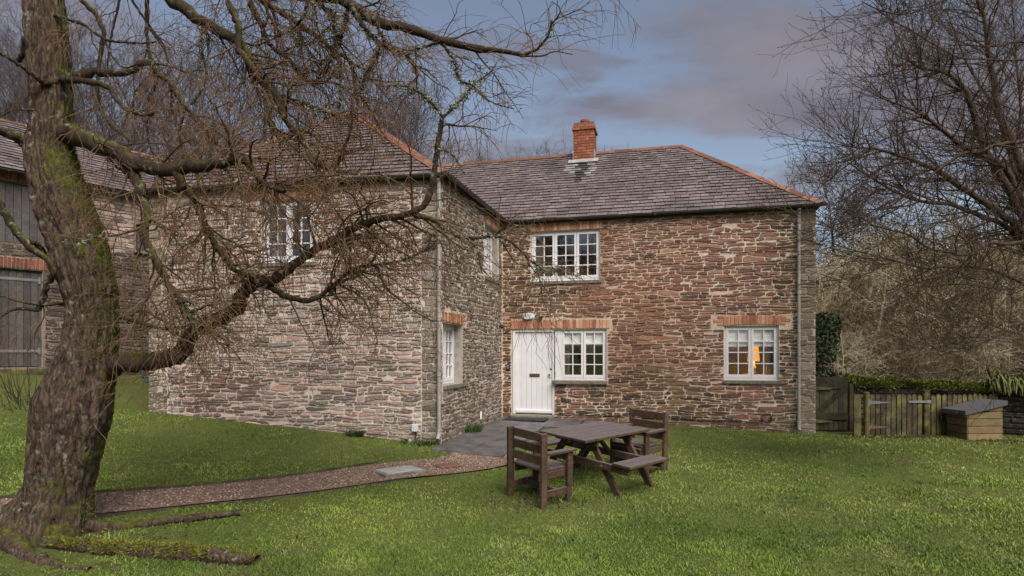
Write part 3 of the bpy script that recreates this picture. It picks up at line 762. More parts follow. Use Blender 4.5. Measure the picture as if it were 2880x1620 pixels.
gx = axis(-20, 18, 0.25, [22, 26, 32, 42, 60, 90, 150, 300, 700])
gy = axis(-13, 26, 0.25, [28, 31, 35, 42, 55, 75, 110, 150, 300, 700])
gy = np.sort(np.where(gy < -13, gy, gy)); gx = np.sort(gx)
X, Y = np.meshgrid(gx, gy)
Zg = ground(X, Y)
lump = 0.025 * (vnoise(X * 2.3 + 9, Y * 2.3) - 0.5) + 0.05 * (vnoise(X * 0.7, Y * 0.7 + 5) - 0.5)
Zg = Zg + lump * ((np.abs(X) < 22) & (np.abs(Y) < 28))
nx, ny = len(gx), len(gy)
V = np.stack([X.ravel(), Y.ravel(), Zg.ravel()], 1)
I = (np.arange(ny - 1)[:, None] * nx + np.arange(nx - 1)[None, :]).ravel()
F = np.stack([I, I + 1, I + nx + 1, I + nx], 1)
tag(finish('ground', mesh_np('ground', V, F, smooth=True), M['turf']), kind='structure')


def seg_dist(px, py, line):
    """distance to polyline and signed half-width ratio."""
    best = np.full(np.shape(px), 1e9)
    for (x0, y0, w0), (x1, y1, w1) in zip(line[:-1], line[1:]):
        dx, dy = x1 - x0, y1 - y0
        t = np.clip(((px - x0) * dx + (py - y0) * dy) / (dx * dx + dy * dy), 0, 1)
        d = np.hypot(px - x0 - t * dx, py - y0 - t * dy) / (w0 + t * (w1 - w0))
        best = np.minimum(best, d)
    return best


def spline(pts, m=6):
    P = np.asarray(pts, float)
    Q = np.vstack([2 * P[0] - P[1], P, 2 * P[-1] - P[-2]])
    out = []
    for i in range(1, len(Q) - 2):
        for t in np.arange(m) / m:
            a, b, c, d = Q[i - 1], Q[i], Q[i + 1], Q[i + 2]
            out.append(0.5 * ((2 * b) + (c - a) * t + (2 * a - 5 * b + 4 * c - d) * t ** 2 + (3 * b - a - 3 * c + d) * t ** 3))
    out.append(P[-1])
    return np.array(out)


PATH = spline([(-9.0, 6.3, .36), (-6.6, 6.75, .35), (-5.0, 7.22, .35), (-3.85, 7.66, .34), (-2.7, 8.25, .38), (-1.75, 8.98, .44), (-0.95, 9.5, .50), (-0.5, 10.0, .55), (-0.42, 10.55, .60)], 6)
PATHL = [tuple(p) for p in PATH]


def offset_line(line, k):
    P = line[:, :2]
    T = np.gradient(P, axis=0); T /= np.linalg.norm(T, axis=1)[:, None]
    Nn = np.stack([-T[:, 1], T[:, 0]], 1)
    return P + Nn * (line[:, 2] * k)[:, None]


# gravel path: sheet with a slight camber, its pebbles and its timber edging
mb = MB()
rows = [offset_line(PATH, k) for k in (-1, -0.5, 0, 0.5, 1)]
for i in range(len(PATH) - 1):
    for a in range(4):
        q = [rows[a][i], rows[a][i + 1], rows[a + 1][i + 1], rows[a + 1][i]]
        mb.add([(p[0], p[1], gz(*p) + 0.022) for p in q], [(3, 2, 1, 0)])
path_o = tag(mb.build('gravel_path', M['gravel_bed']), kind='structure')
nP = 9000
ti = RNG.random(nP) * (len(PATH) - 1.001)
ii = ti.astype(int); ff = (ti - ii)[:, None]
kk = (RNG.random(nP) * 2 - 1) * 0.97
c0 = PATH[ii] * (1 - ff) + PATH[ii + 1] * ff
tn = PATH[ii + 1, :2] - PATH[ii, :2]; tn /= np.linalg.norm(tn, axis=1)[:, None]
pp = c0[:, :2] + np.stack([-tn[:, 1], tn[:, 0]], 1) * (kk * c0[:, 2])[:, None]
pz = ground(pp[:, 0], pp[:, 1]) + 0.024
rr = RNG.uniform(0.006, 0.017, nP)
oct_v = np.array([(1, 0, 0), (-1, 0, 0), (0, 1, 0), (0, -1, 0), (0, 0, 1), (0, 0, -1)], float)
oct_f = np.array([(0, 2, 4), (2, 1, 4), (1, 3, 4), (3, 0, 4), (2, 0, 5), (1, 2, 5), (3, 1, 5), (0, 3, 5)])
sc = rr[:, None] * RNG.uniform(0.7, 1.3, (nP, 3)) * np.array([1, 1, 0.7])
V = (np.stack([pp[:, 0], pp[:, 1], pz], 1)[:, None, :] + oct_v[None] * sc[:, None, :] + RNG.normal(0, 0.0015, (nP, 6, 3))).reshape(-1, 3)
F = (oct_f[None] + (np.arange(nP) * 6)[:, None, None]).reshape(-1, 3)
pal = np.array([(0.29, 0.185, 0.140), (0.215, 0.145, 0.115), (0.37, 0.27, 0.20), (0.15, 0.105, 0.085), (0.45, 0.36, 0.29)])
cg = 0.85 * pal[RNG.integers(0, 5, nP)] * RNG.uniform(0.75, 1.2, (nP, 1))
tag(finish('gravel', mesh_np('gravel', V, F, np.repeat(cg, 8, axis=0)), M['gravel']), 'loose pinkish brown gravel covering the narrow garden path', 'gravel', kind='stuff')
for sgn, nm, i0, i1 in ((1, 'far', 0, 33), (-1, 'near', 0, 34)):
    L_ = offset_line(PATH, sgn * 1.03)
    root = empty('path_edging', (float(L_[0][0]), float(L_[0][1]), gz(*L_[0])))
    tag(root, 'dark timber edging boards along the house side of the gravel path' if sgn > 0 else
        'low half buried timber edging on the lawn side of the gravel path', 'edging')
    step = 6
    for i in range(i0, i1 - step + 1, step):
        m2 = MB()
        for j in range(i, i + step):
            a, b_ = L_[j], L_[j + 1]
            if j == i: a = a + (b_ - a) * 0.08
            za, zb = gz(*a), gz(*b_)
            hgt = 0.055 if sgn > 0 else 0.012
            m2.beam((a[0], a[1], za + hgt - 0.06), (b_[0], b_[1], zb + hgt - 0.06), 0.12, 0.024, ch=0.0, col=jit((1, 1, 1), 0.1))
        o = m2.build('board', M['edging'])
        o.parent = root
        o.matrix_parent_inverse = Matrix.Translation(root.location).inverted()

# ------------------------------------------------------------------ walls of the place (plan, metres)
I_C = np.array((-0.25, 15.11)); F_C = np.array((-1.26, 11.09)); L_C = np.array((-7.09, 12.17)); R_C = np.array((6.50, 13.33))


class Wall:
    def __init__(s, O, E):
        s.O = np.array(O, float); d = np.array(E, float) - s.O
        s.len = np.linalg.norm(d); s.d = d / s.len; s.n = np.array((s.d[1], -s.d[0]))
        s.ax = np.array([(s.d[0], s.d[1], 0), (s.n[0], s.n[1], 0), (0, 0, 1)])

    def p(s, a, z, out=0.0):
        q = s.O + s.d * a + s.n * out
        return np.array((q[0], q[1], z))


W_MAIN = Wall(I_C, R_C); W_SIDE = Wall(F_C, I_C); W_LEFT = Wall(L_C, F_C)

# ------------------------------------------------------------------ paving by the door
patio = empty('patio', (0, 12.5, gz(0, 12.5)))
tag(patio, kind='structure')
pe, pp_ = W_SIDE.d, W_SIDE.n


def slab(a0, a1, b0, b1):
    q = [F_C + pe * a + pp_ * b for a, b in ((a0, b0), (a0, b1), (a1, b1), (a1, b0))]
    tilt = random.uniform(-0.004, 0.004)
    top = [(p[0], p[1], gz(*p) + 0.045 + tilt * (1 if i in (0, 3) else -1)) for i, p in enumerate(q)]
    m2 = MB()
    m2.prism(top, (0, 0, -0.05), jit((1, 1, 1), 0.2))
    o = m2.build('paving_slab', M['paving'], patio)
    o.matrix_parent_inverse = Matrix.Translation(patio.location).inverted()


bcol = [0.06, 0.70, 1.32]
g = 0.012
for ci, (b0, b1) in enumerate(zip(bcol[:-1], bcol[1:])):
    a = -0.62 - 0.08 * ci
    while a < 4.0:
        l = random.choice((0.60, 0.75, 0.9))
        e = min(a + l, 4.08)
        slab(a, e - g, b0, b1 - g)
        a = e if e > a + 0.2 else 9
for b in (1.32, 2.05):
    slab(2.75, 3.4 - g, b, b + 0.7 - g)
    slab(3.4, 4.07, b, b + 0.7 - g)

# ================================================================== COTTAGE
cottage = empty('stone_cottage', (0.0, 14.0, -1.6))
tag(cottage, 'two storey rubble stone cottage with slate roof and white casement windows', 'cottage')
COT_INV = Matrix.Translation(cottage.location).inverted()


def part(mbuilder, name, mat, parent=cottage, root=cottage, smooth=False):
    """mesh given in world metres, hung under a thing (or a part of it)."""
    o = mbuilder.build(name, mat, None, smooth)
    o.parent = parent
    o.matrix_parent_inverse = Matrix.Translation(root.location).inverted() if parent is root else parent.matrix_parent_inverse.copy() @ Matrix.Identity(4)
    if parent is not root:
        # parts sit at identity under the thing, so sub-parts need no correction
        o.matrix_parent_inverse = Matrix.Identity(4)
    return o


def wall_core(w, s0, s1, z0, z1, holes, name, mat, parent, thick=0.42, reveal=0.42, reveal_mat=None):
    ss = sorted({s0, s1, *[h[0] for h in holes], *[h[1] for h in holes]})
    zs = sorted({z0, z1, *[h[2] for h in holes], *[h[3] for h in holes]})
    mb = MB()
    for a, b in zip(ss[:-1], ss[1:]):
        for c, d in zip(zs[:-1], zs[1:]):
            m_ = ((a + b) / 2, (c + d) / 2)
            if any(h[0] < m_[0] < h[1] and h[2] < m_[1] < h[3] for h in holes):
                continue
            mb.quad(w.p(a, c), w.p(b, c), w.p(b, d), w.p(a, d))
            mb.quad(w.p(a, d, -thick), w.p(b, d, -thick), w.p(b, c, -thick), w.p(a, c, -thick))
    mb.quad(w.p(s0, z1), w.p(s1, z1), w.p(s1, z1, -thick), w.p(s0, z1, -thick))
    mb.quad(w.p(s0, z0), w.p(s0, z1), w.p(s0, z1, -thick), w.p(s0, z0, -thick))
    mb.quad(w.p(s1, z1), w.p(s1, z0), w.p(s1, z0, -thick), w.p(s1, z1, -thick))
    o = part(mb, name, mat, parent, parent)
    for a, b, c, d in holes:
        rv = MB()
        for p, q in (((a, c), (a, d)), ((a, d), (b, d)), ((b, d), (b, c)), ((b, c), (a, c))):
            rv.quad(w.p(*p), w.p(*q), w.p(*q, -reveal), w.p(*p, -reveal))
        part(rv, 'reveal', reveal_mat or M['render'], o, parent)
    return o


PAL_MAIN = [(0.115, 0.061, 0.035), (0.170, 0.090, 0.052), (0.216, 0.131, 0.072), (0.129, 0.086, 0.059), (0.069, 0.040, 0.028), (0.179, 0.109, 0.066)]
PAL_RED = [(0.235, 0.112, 0.080), (0.175, 0.084, 0.060), (0.27, 0.145, 0.10), (0.20, 0.105, 0.075)]
PAL_LEFT = [(0.321, 0.234, 0.201), (0.237, 0.168, 0.144), (0.406, 0.299, 0.257), (0.170, 0.120, 0.107), (0.284, 0.234, 0.201), (0.340, 0.216, 0.177)]
PAL_SIDE = [(0.144, 0.115, 0.088), (0.112, 0.088, 0.068), (0.175, 0.144, 0.115), (0.131, 0.098, 0.077), (0.200, 0.156, 0.125)]
PAL_QUOIN = [(0.115, 0.100, 0.078), (0.135, 0.112, 0.085), (0.10, 0.085, 0.07)]
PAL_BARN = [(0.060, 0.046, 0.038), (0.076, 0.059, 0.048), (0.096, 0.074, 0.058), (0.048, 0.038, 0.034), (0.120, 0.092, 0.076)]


def masonry(w, s0, s1, zb, zt, holes, palf, pitch=(0.034, 0.088), wid=(0.12, 0.52), gap=(0.010, 0.027), seed=1, tmax=0.8):
    """rubble courses: (verts, faces, colour, size) for each stone."""
    rg = random.Random(seed)
    stones = []
    hs = [zb]
    while hs[-1] < zt + 0.1:
        hs.append(hs[-1] + rg.uniform(*pitch))

    def line(k, s):
        amp = 0.036
        z = hs[k] + amp * (float(vnoise(s * 1.9 + seed * 7.1, k * 0.73 + seed)) - 0.5) * 2 + 0.020 * (float(vnoise(s * 6.1 + seed, k * 3.7)) - 0.5) * 2
        return z
    for k in range(len(hs) - 1):
        s = s0 - rg.uniform(0, 0.2)
        while s < s1:
            L = rg.uniform(*wid) * (1.35 if rg.random() < 0.12 else 1) * (0.55 if rg.random() < 0.22 else 1)
            a, b = max(s, s0), min(s + L, s1)
            s += L
            if b - a < 0.06:
                continue
            zm = (hs[k] + hs[k + 1]) / 2
            spans = [(a, b)]
            for h in holes:
                ov = min(hs[k + 1], h[3]) - max(hs[k], h[2])
                if ov > 0.02:
                    ns = []
                    for c, d in spans:
                        if d <= h[0] or c >= h[1]:
                            ns.append((c, d))
                        else:
                            if h[0] - c > 0.05: ns.append((c, h[0] - 0.004))
                            if d - h[1] > 0.05: ns.append((h[1] + 0.004, d))
                    spans = ns
            for c, d in spans:
                gp = rg.uniform(*gap)
                c2, d2 = c + gp * 0.7, d - gp * 0.7
                if d2 - c2 < 0.035:
                    continue
                nseg = 4 if d2 - c2 > 0.3 else 3 if d2 - c2 > 0.15 else 2
                taper = rg.uniform(0.1, tmax)
                bot, top = [], []
                ok = True
                for j in range(nseg + 1):
                    t = j / nseg
                    x = c2 + (d2 - c2) * t
                    lo, hi = line(k, x) + gp * 0.5, line(k + 1, x) - gp * 0.5
                    if hi - lo < 0.018:
                        mid = (hi + lo) / 2; lo, hi = mid - 0.009, mid + 0.009
                    if t in (0, 1):
                        mid = lo + (hi - lo) * rg.uniform(0.3, 0.7); q = (hi - lo) / 2 * (1 - taper * rg.uniform(0.4, 1))
                        lo, hi = mid - q, mid + q
                    lo += rg.uniform(-0.004, 0.005); hi += rg.uniform(-0.005, 0.004)
                    bot.append([x + rg.uniform(-0.008, 0.008) * (0 < t < 1), max(lo, zb - 0.02)])
                    top.append([x + rg.uniform(-0.008, 0.008) * (0 < t < 1), min(hi, zt)])
                if max(p[1] for p in top) - min(p[1] for p in bot) < 0.02 or min(t_[1] - b_[1] for t_, b_ in zip(top, bot)) < 0.005:
                    continue
                # keep clear of openings just above or below
                for h in holes:
                    for p in bot + top:
                        if h[0] < p[0] < h[1]:
                            if h[2] - 0.05 < p[1] < h[2] + 0.03 and zm < h[2]: p[1] = min(p[1], h[2] - 0.003)
                            if h[3] - 0.03 < p[1] < h[3] + 0.05 and zm > h[3]: p[1] = max(p[1], h[3] + 0.003)
                poly = bot + top[::-1]
                n = len(poly)
                cx = sum(p[0] for p in poly) / n; cz = sum(p[1] for p in poly) / n
                pr = rg.uniform(0.006, 0.026)
                tl = rg.uniform(-0.006, 0.006)
                vs = [w.p(p[0], p[1], -0.012) for p in poly]
                vs += [w.p(p[0], p[1], pr * 0.62) for p in poly]
                sh = 0.008
                fr = []
                for p in poly:
                    ddx, ddz = cx - p[0], cz - p[1]
                    dl = math.hypot(ddx, ddz) + 1e-6
                    kx = min(sh / dl, 0.4)
                    fr.append(w.p(p[0] + ddx * kx, p[1] + ddz * min(kx * 2.0, 0.45), pr + tl * (p[0] - cx) / max(0.05, d2 - c2) * 2 + rg.uniform(-0.002, 0.002)))
                vs += fr
                fs = []
                for lay in (0, 1):
                    o_ = lay * n
                    fs += [(o_ + i, o_ + (i + 1) % n, o_ + n + (i + 1) % n, o_ + n + i) for i in range(n)]
                fs.append(tuple(range(2 * n, 3 * n)))
                col = palf(rg, cx, cz)
                stones.append((vs, fs, col, (d2 - c2) * (max(p[1] for p in top) - min(p[1] for p in bot)), (cx, cz)))
    return stones


def build_stones(root, groups, limit=300, name='stone', restname='small_stones'):
    """groups: list of (part object, Wall, stones). The largest as objects, the rest joined for each wall."""
    allst = []
    for gi, (po, w, st, mat) in enumerate(groups):
        for k, s in enumerate(st):
            P = w.p(s[4][0], s[4][1])
            dist2 = float(P @ P)
            cosv = max(0.02, -float(np.array([*w.n, 0]) @ P) / math.sqrt(dist2))
            allst.append((s[3] * cosv / dist2, gi, k))
    allst.sort(reverse=True)
    big = {(g_, k) for _, g_, k in allst[:limit]}
    for gi, (po, w, st, mat) in enumerate(groups):
        rest = MB()
        for k, s in enumerate(st):
            if (gi, k) in big:
                m2 = MB(); m2.add(s[0], s[1], s[2])
                part(m2, name, mat, po, root)
            else:
                rest.add(s[0], s[1], s[2])
        o = part(rest, restname, mat, po, root)
        o['kind'] = 'stuff'


# openings: (s0, s1, z0, z1)
H_UP = (0.74, 2.38, 1.69, 2.87)
H_DOOR = (0.27, 1.30, -1.50, 0.535)
H_DWIN = (1.30, 2.53, -0.66, 0.535)
H_LOW = (5.13, 6.25, -0.62, 0.575)
H_SUP = (2.70, 3.76, 1.68, 2.85)
H_SLO = (0.10, 1.14, -0.60, 0.52)
H_LUP = (2.42, 3.46, 1.68, 2.84)
ZT = 3.16


def grown(h, l=0, r=0, b=0, t=0):
    return (h[0] - l, h[1] + r, h[2] - b, h[3] + t)


def pal_main(rg, s, z):
    if s > 6.55 + 0.1 * math.sin(z * 9):
        return jit(rg.choice(PAL_QUOIN), 0.2, rg)
    red = float(vnoise(s * 0.55 + 3.3, z * 0.5 + 1.7))
    p = PAL_RED if red > 0.52 and 1.6 < s < 6.2 else PAL_MAIN
    return jit(rg.choice(p), 0.28, rg)


def pal_left(rg, s, z):
    if 0.55 < s < 2.2 and -1.15 < z < -0.35 and rg.random() < 0.75:
        return jit(rg.choice([(0.19, 0.105, 0.088), (0.15, 0.085, 0.07)]), 0.2, rg)
    return jit(rg.choice(PAL_LEFT), 0.28, rg)


def pal_side(rg, s, z):
    return jit(rg.choice(PAL_SIDE), 0.28, rg)


w_main = wall_core(W_MAIN, 0.0, W_MAIN.len, -2.1, ZT, [H_UP, H_DOOR, H_DWIN, H_LOW], 'wall', M['mortar'], cottage)
w_side = wall_core(W_SIDE, 0.0, W_SIDE.len, -2.1, ZT, [H_SUP, H_SLO], 'wall', M['mortar_pale'], cottage)
w_left = wall_core(W_LEFT, 0.0, W_LEFT.len, -2.0, ZT, [H_LUP], 'wall', M['mortar_pale'], cottage, thick=0.085)
# plain outer walls turned away from the garden
back_dir = np.array((0.255, 0.967))
RB_C = R_C + back_dir * 5.6
LB_C = L_C + np.array((0.225, 0.974)) * 9.3
wall_core(Wall(R_C, RB_C), 0.003, 5.6, -2.1, ZT, [], 'wall', M['mortar'], cottage, thick=0.3)
wall_core(Wall(RB_C, LB_C), 0.003, np.linalg.norm(RB_C - LB_C) - 0.003, -2.1, ZT, [], 'wall', M['mortar'], cottage, thick=0.3)
wall_core(Wall(LB_C, L_C), 0.003, 9.295, -2.1, ZT, [], 'wall', M['mortar'], cottage, thick=0.3)

st_main = masonry(W_MAIN, 0.02, W_MAIN.len + 0.012, -2.0, ZT - 0.02,
                  [grown(H_UP, 0.0, 0.0, 0.07, 0.24), grown(H_DOOR, 0.02, 0, 0.5, 0.25), grown(H_DWIN, 0.0, 0.02, 0.1, 0.25), grown(H_LOW, 0.0, 0.0, 0.1, 0.235),
                   (W_MAIN.len - 0.33, 9, -3, 4), (4.86, 5.13, 0.52, 0.81), (6.25, 6.52, 0.52, 0.81), (2.53, 2.66, 0.535, 0.785)], pal_main, seed=3)
st_side = masonry(W_SIDE, -0.012, W_SIDE.len - 0.02, -2.0, ZT - 0.02,
                  [grown(H_SUP, 0.08, 0.06, 0.07, 0.2), grown(H_SLO, 0.06, 0.02, 0.1, 0.22), (1.1, 1.42, 0.52, 0.74)], pal_side, pitch=(0.05, 0.10), wid=(0.07, 0.26), seed=5)
st_left = masonry(W_LEFT, -0.012, W_LEFT.len + 0.012, -2.0, ZT - 0.02,
                  [(W_LEFT.len - 0.36, 9, -3, 4), (-1, 0.40, -3, 4), grown(H_LUP, 0.0, 0.0, 0.07, 0.23), (2.05, 2.42, 2.82, 3.05), (3.46, 3.56, 2.82, 3.05)], pal_left, pitch=(0.036, 0.092), seed=9)
def pal_quoin(rg, s, z):
    return jit(rg.choice([(0.19, 0.155, 0.115), (0.215, 0.17, 0.13), (0.16, 0.132, 0.10), (0.235, 0.185, 0.15)]), 0.22, rg)


Q = dict(pitch=(0.06, 0.15), wid=(0.26, 0.50), gap=(0.006, 0.014), tmax=0.25)
st_main += masonry(W_MAIN, W_MAIN.len - 0.33, W_MAIN.len + 0.014, -2.0, ZT - 0.02, [], pal_quoin, seed=33, **Q)
st_left += masonry(W_LEFT, W_LEFT.len - 0.36, W_LEFT.len + 0.014, -2.0, ZT - 0.02, [], pal_quoin, seed=39, **Q)
st_left += masonry(W_LEFT, -0.014, 0.40, -2.0, ZT - 0.02, [], pal_quoin, seed=43, **Q)
build_stones(cottage, [(w_main, W_MAIN, st_main, M['stone']), (w_side, W_SIDE, st_side, M['stone']), (w_left, W_LEFT, st_left, M['stone_pale'])])


# ------------------------------------------------------------------ brick lintels
BR = [(0.460, 0.218, 0.132), (0.400, 0.171, 0.098), (0.500, 0.283, 0.189), (0.330, 0.142, 0.088), (0.520, 0.319, 0.226)]


def lintel(w, s0, s1, z0, z1, rise=0.02, ends=(0, 0), root=cottage, pitch=0.078, pal=None):
    mb = MB()
    mb.box(w.p((s0 + s1) / 2, (z0 + z1) / 2 + rise / 2, -0.06), (s1 - s0, 0.125, z1 - z0), w.ax, 0)
    o = part(mb, 'lintel', M['mortar'], root, root)
    n = max(3, round((s1 - s0) / pitch))
    wd = (s1 - s0) / n
    for i in range(n):
        t = (i + 0.5) / n
        dz = rise * 4 * t * (1 - t)
        lean = (t - 0.5) * 0.10
        ax = np.array([w.ax[0] * math.cos(lean) - w.ax[2] * math.sin(lean), w.ax[1], w.ax[2] * math.cos(lean) + w.ax[0] * math.sin(lean)])
        b = MB()
        b.box(w.p(s0 + wd * (i + 0.5), (z0 + z1) / 2 + dz, -0.048 + random.uniform(-0.002, 0.004)), (wd - 0.011, 0.13, z1 - z0 - 0.012 + random.uniform(-0.008, 0.008)), ax, 0.004, jit(random.choice(pal or BR), 0.15))
        part(b, 'brick', M['brick'], o, root)
    for side, cnt in zip((-1, 1), ends):
        for j in range(cnt):
            l = 0.20 if j % 2 else 0.11
            zc = z0 + 0.045 + j * 0.072
            sc_ = (s0 - l / 2 - 0.006) if side < 0 else (s1 + l / 2 + 0.006)
            b = MB()
            b.box(w.p(sc_, zc, -0.05), (l - 0.008, 0.13, 0.062), w.ax, 0.004, jit(random.choice(pal or BR), 0.15))
            part(b, 'brick', M['brick'], o, root)
    return o


lintel(W_MAIN, 0.74, 2.44, 2.875, 3.09, 0.0, (0, 0))
lintel(W_MAIN, 0.24, 2.60, 0.54, 0.76, 0.015, (3, 0))
lintel(W_MAIN, 5.10, 6.28, 0.58, 0.795, 0.02, (3, 3))
lintel(W_SIDE, 2.60, 3.86, 2.86, 3.05, 0.0, (0, 0))
lintel(W_SIDE, 0.03, 1.20, 0.525, 0.73, 0.01, (0, 3))
lintel(W_LEFT, 2.08, 3.54, 2.845, 3.05, 0.0, (0, 0))


# ------------------------------------------------------------------ windows
def window(w, s0, s1, z0, z1, lights, rows, rec, sill=(0.06, 0.06, 0.11), root=cottage, cols=2, fr=0.035):
    """outer frame > casement frames, glazing bars, panes, sill"""
    f = MB()
    yo = -rec

    def bar(mb, a0, a1, c0, c1, out0, out1, ch=0.003):
        mb.box(w.p((a0 + a1) / 2, (c0 + c1) / 2, (out0 + out1) / 2), (a1 - a0, abs(out1 - out0), c1 - c0), w.ax, ch)
    bar(f, s0, s0 + fr, z0, z1, yo - 0.07, yo)
    bar(f, s1 - fr, s1, z0, z1, yo - 0.07, yo)
    bar(f, s0 + fr, s1 - fr, z1 - fr, z1, yo - 0.072, yo - 0.002)
    bar(f, s0 + fr, s1 - fr, z0, z0 + fr + 0.01, yo - 0.072, yo - 0.002)
    wo_ = part(f, 'window', M['white'], root, root)
    a, b = s0 + fr, s1 - fr
    lw = (b - a) / lights
    for i in range(lights):
        c0, c1 = a + lw * i + 0.004, a + lw * (i + 1) - 0.004
        d0, d1 = z0 + fr + 0.014, z1 - fr - 0.004
        st = 0.052
        cs = MB()
        bar(cs, c0, c0 + st, d0, d1, yo - 0.052, yo + 0.006)
        bar(cs, c1 - st, c1, d0, d1, yo - 0.052, yo + 0.006)
        bar(cs, c0 + st, c1 - st, d1 - st, d1, yo - 0.052, yo + 0.004)
        bar(cs, c0 + st, c1 - st, d0, d0 + st * 1.35, yo - 0.052, yo + 0.004)
        part(cs, 'casement', M['white'], wo_, root)
        p0, p1, q0, q1 = c0 + st, c1 - st, d0 + st * 1.35, d1 - st
        for k in range(1, cols):
            x = p0 + (p1 - p0) * k / cols
            gb = MB(); bar(gb, x - 0.011, x + 0.011, q0, q1, yo - 0.045, yo - 0.004, 0.002)
            part(gb, 'glazing_bar', M['white'], wo_, root)
        for k in range(1, rows):
            zz_ = q0 + (q1 - q0) * k / rows
            gb = MB(); bar(gb, p0, p1, zz_ - 0.011, zz_ + 0.011, yo - 0.043, yo - 0.006, 0.002)
            part(gb, 'glazing_bar', M['white'], wo_, root)
        for k in range(cols):
            for j in range(rows):
                xa, xb = p0 + (p1 - p0) * k / cols, p0 + (p1 - p0) * (k + 1) / cols
                za, zb = q0 + (q1 - q0) * j / rows, q0 + (q1 - q0) * (j + 1) / rows
                pn = MB()
                t1, t2 = random.uniform(-0.0018, 0.0018), random.uniform(-0.0018, 0.0018)
                pn.quad(w.p(xa, za, yo - 0.026 + t1), w.p(xb, za, yo - 0.026 - t1), w.p(xb, zb, yo - 0.026 - t1 + t2), w.p(xa, zb, yo - 0.026 + t1 + t2))
                part(pn, 'pane', M['glass'], wo_, root)
    if sill:
        sm = MB()
        sm.box(w.p((s0 + s1) / 2 + (sill[1] - sill[0]) / 2, z0 - 0.045, (0.05 - rec - 0.08) / 2), (s1 - s0 + sill[0] + sill[1], 0.13 + rec, 0.075), w.ax, 0.008)
        part(sm, 'sill', M['sill'], wo_, root)
    return wo_


def room(w, s0, s1, z0, z1, depth=1.9, mat=None, lpad=0.25):
    mb = MB()
    a0, a1, b0, b1, d0, d1 = s0 - lpad, s1 + 0.25, z0 - 0.5, z1 + 0.25, -0.43, -0.43 - depth
    P = lambda s, z, o: w.p(s, z, o)
    mb.quad(P(a0, b0, d1), P(a1, b0, d1), P(a1, b1, d1), P(a0, b1, d1))
    mb.quad(P(a0, b0, d0), P(a0, b0, d1), P(a0, b1, d1), P(a0, b1, d0))
    mb.quad(P(a1, b0, d1), P(a1, b0, d0), P(a1, b1, d0), P(a1, b1, d1))
    mb.quad(P(a0, b1, d0), P(a0, b1, d1), P(a1, b1, d1), P(a1, b1, d0))
    mb.quad(P(a0, b0, d1), P(a0, b0, d0), P(a1, b0, d0), P(a1, b0, d1))
    return part(mb, 'room_interior', mat or M['plaster'])


window(W_MAIN, *H_UP, 3, 4, 0.06, (0.08, 0.04, 0.1))
window(W_MAIN, H_DWIN[0] + 0.14, *H_DWIN[1:], 2, 4, 0.05, None)
window(W_MAIN, *H_LOW, 2, 4, 0.05, (0.03, 0.09, 0.1))
window(W_SIDE, *H_SUP, 2, 4, 0.13, (0.02, 0.1, 0.1))
window(W_SIDE, *H_SLO, 2, 4, 0.16, (0.02, 0.22, 0.1))
window(W_LEFT, *H_LUP, 2, 4, 0.06, (0.05, 0.05, 0.1))
for w, h, d in ((W_MAIN, H_UP, 1.9), (W_MAIN, H_DWIN, 1.7), (W_MAIN, H_LOW, 1.6), (W_LEFT, H_LUP, 1.6), (W_SIDE, H_SUP, 1.2), (W_SIDE, H_SLO, 1.2)):
    room(w, *h, d, lpad=0.0 if h is H_SLO else 0.25)
# sill and painted post of the window beside the door
sm = MB(); sm.box(W_MAIN.p(1.90, -0.715, 0.0), (1.30, 0.19, 0.085), W_MAIN.ax, 0.01)
part(sm, 'sill', M['sill'])
sm = MB(); sm.box(W_MAIN.p(1.375, -0.065, -0.085), (0.135, 0.07, 1.19), W_MAIN.ax, 0.003)
part(sm, 'post', M['white'])

# ------------------------------------------------------------------ door
df = MB()
for a0, a1, z0, z1 in ((0.275, 0.335, -1.49, 0.53), (1.245, 1.298, -1.49, 0.53), (0.335, 1.245, 0.485, 0.53)):
    df.box(W_MAIN.p((a0 + a1) / 2, (z0 + z1) / 2, -0.075), (a1 - a0, 0.11, z1 - z0), W_MAIN.ax, 0.003)
door = part(df, 'door', M['white'])
for i in range(7):
    pw = 0.906 / 7
    b = MB(); b.box(W_MAIN.p(0.337 + pw * (i + 0.5), -0.50, -0.085 + random.uniform(-.001, .001)), (pw - 0.004, 0.045, 1.965), W_MAIN.ax, 0.006)
    part(b, 'plank', M['white'], door)
b = MB(); b.box(W_MAIN.p(0.79, -1.425, -0.045), (0.90, 0.05, 0.085), W_MAIN.ax, 0.015)
part(b, 'weather_bar', M['white'], door)
b = MB(); b.box(W_MAIN.p(0.805, -0.56, -0.058), (0.25, 0.014, 0.082), W_MAIN.ax, 0.004); b.box(W_MAIN.p(0.805, -0.56, -0.05), (0.20, 0.01, 0.045), W_MAIN.ax, 0.003)
part(b, 'letterbox', M['brass'], door)


def knob_mesh(w, s, z, r, out, mat, name, parent):
    b = MB()
    b.tube([w.p(s, z, -0.062), w.p(s, z, -0.062 + out * 0.5), w.p(s, z, -0.062 + out * 0.75), w.p(s, z, -0.062 + out)], [r * 0.5, r * 0.5, r, r * 0.7], 10)
    part(b, name, mat, parent, smooth=False)


knob_mesh(W_MAIN, 1.17, -0.545, 0.028, 0.06, M['brass'], 'knob', door)
knob_mesh(W_MAIN, 1.178, -0.61, 0.014, 0.02, M['black'], 'keyhole', door)
knob_mesh(W_MAIN, 1.205, -0.40, 0.026, 0.02, M['steel'], 'lock', door)
# threshold step of red brick and stone
b = MB(); b.box(W_MAIN.p(0.79, -1.66, 0.0), (1.06, 0.32, 0.30), W_MAIN.ax, 0.02, (0.9, 0.62, 0.5))
part(b, 'doorstep', M['sill'])

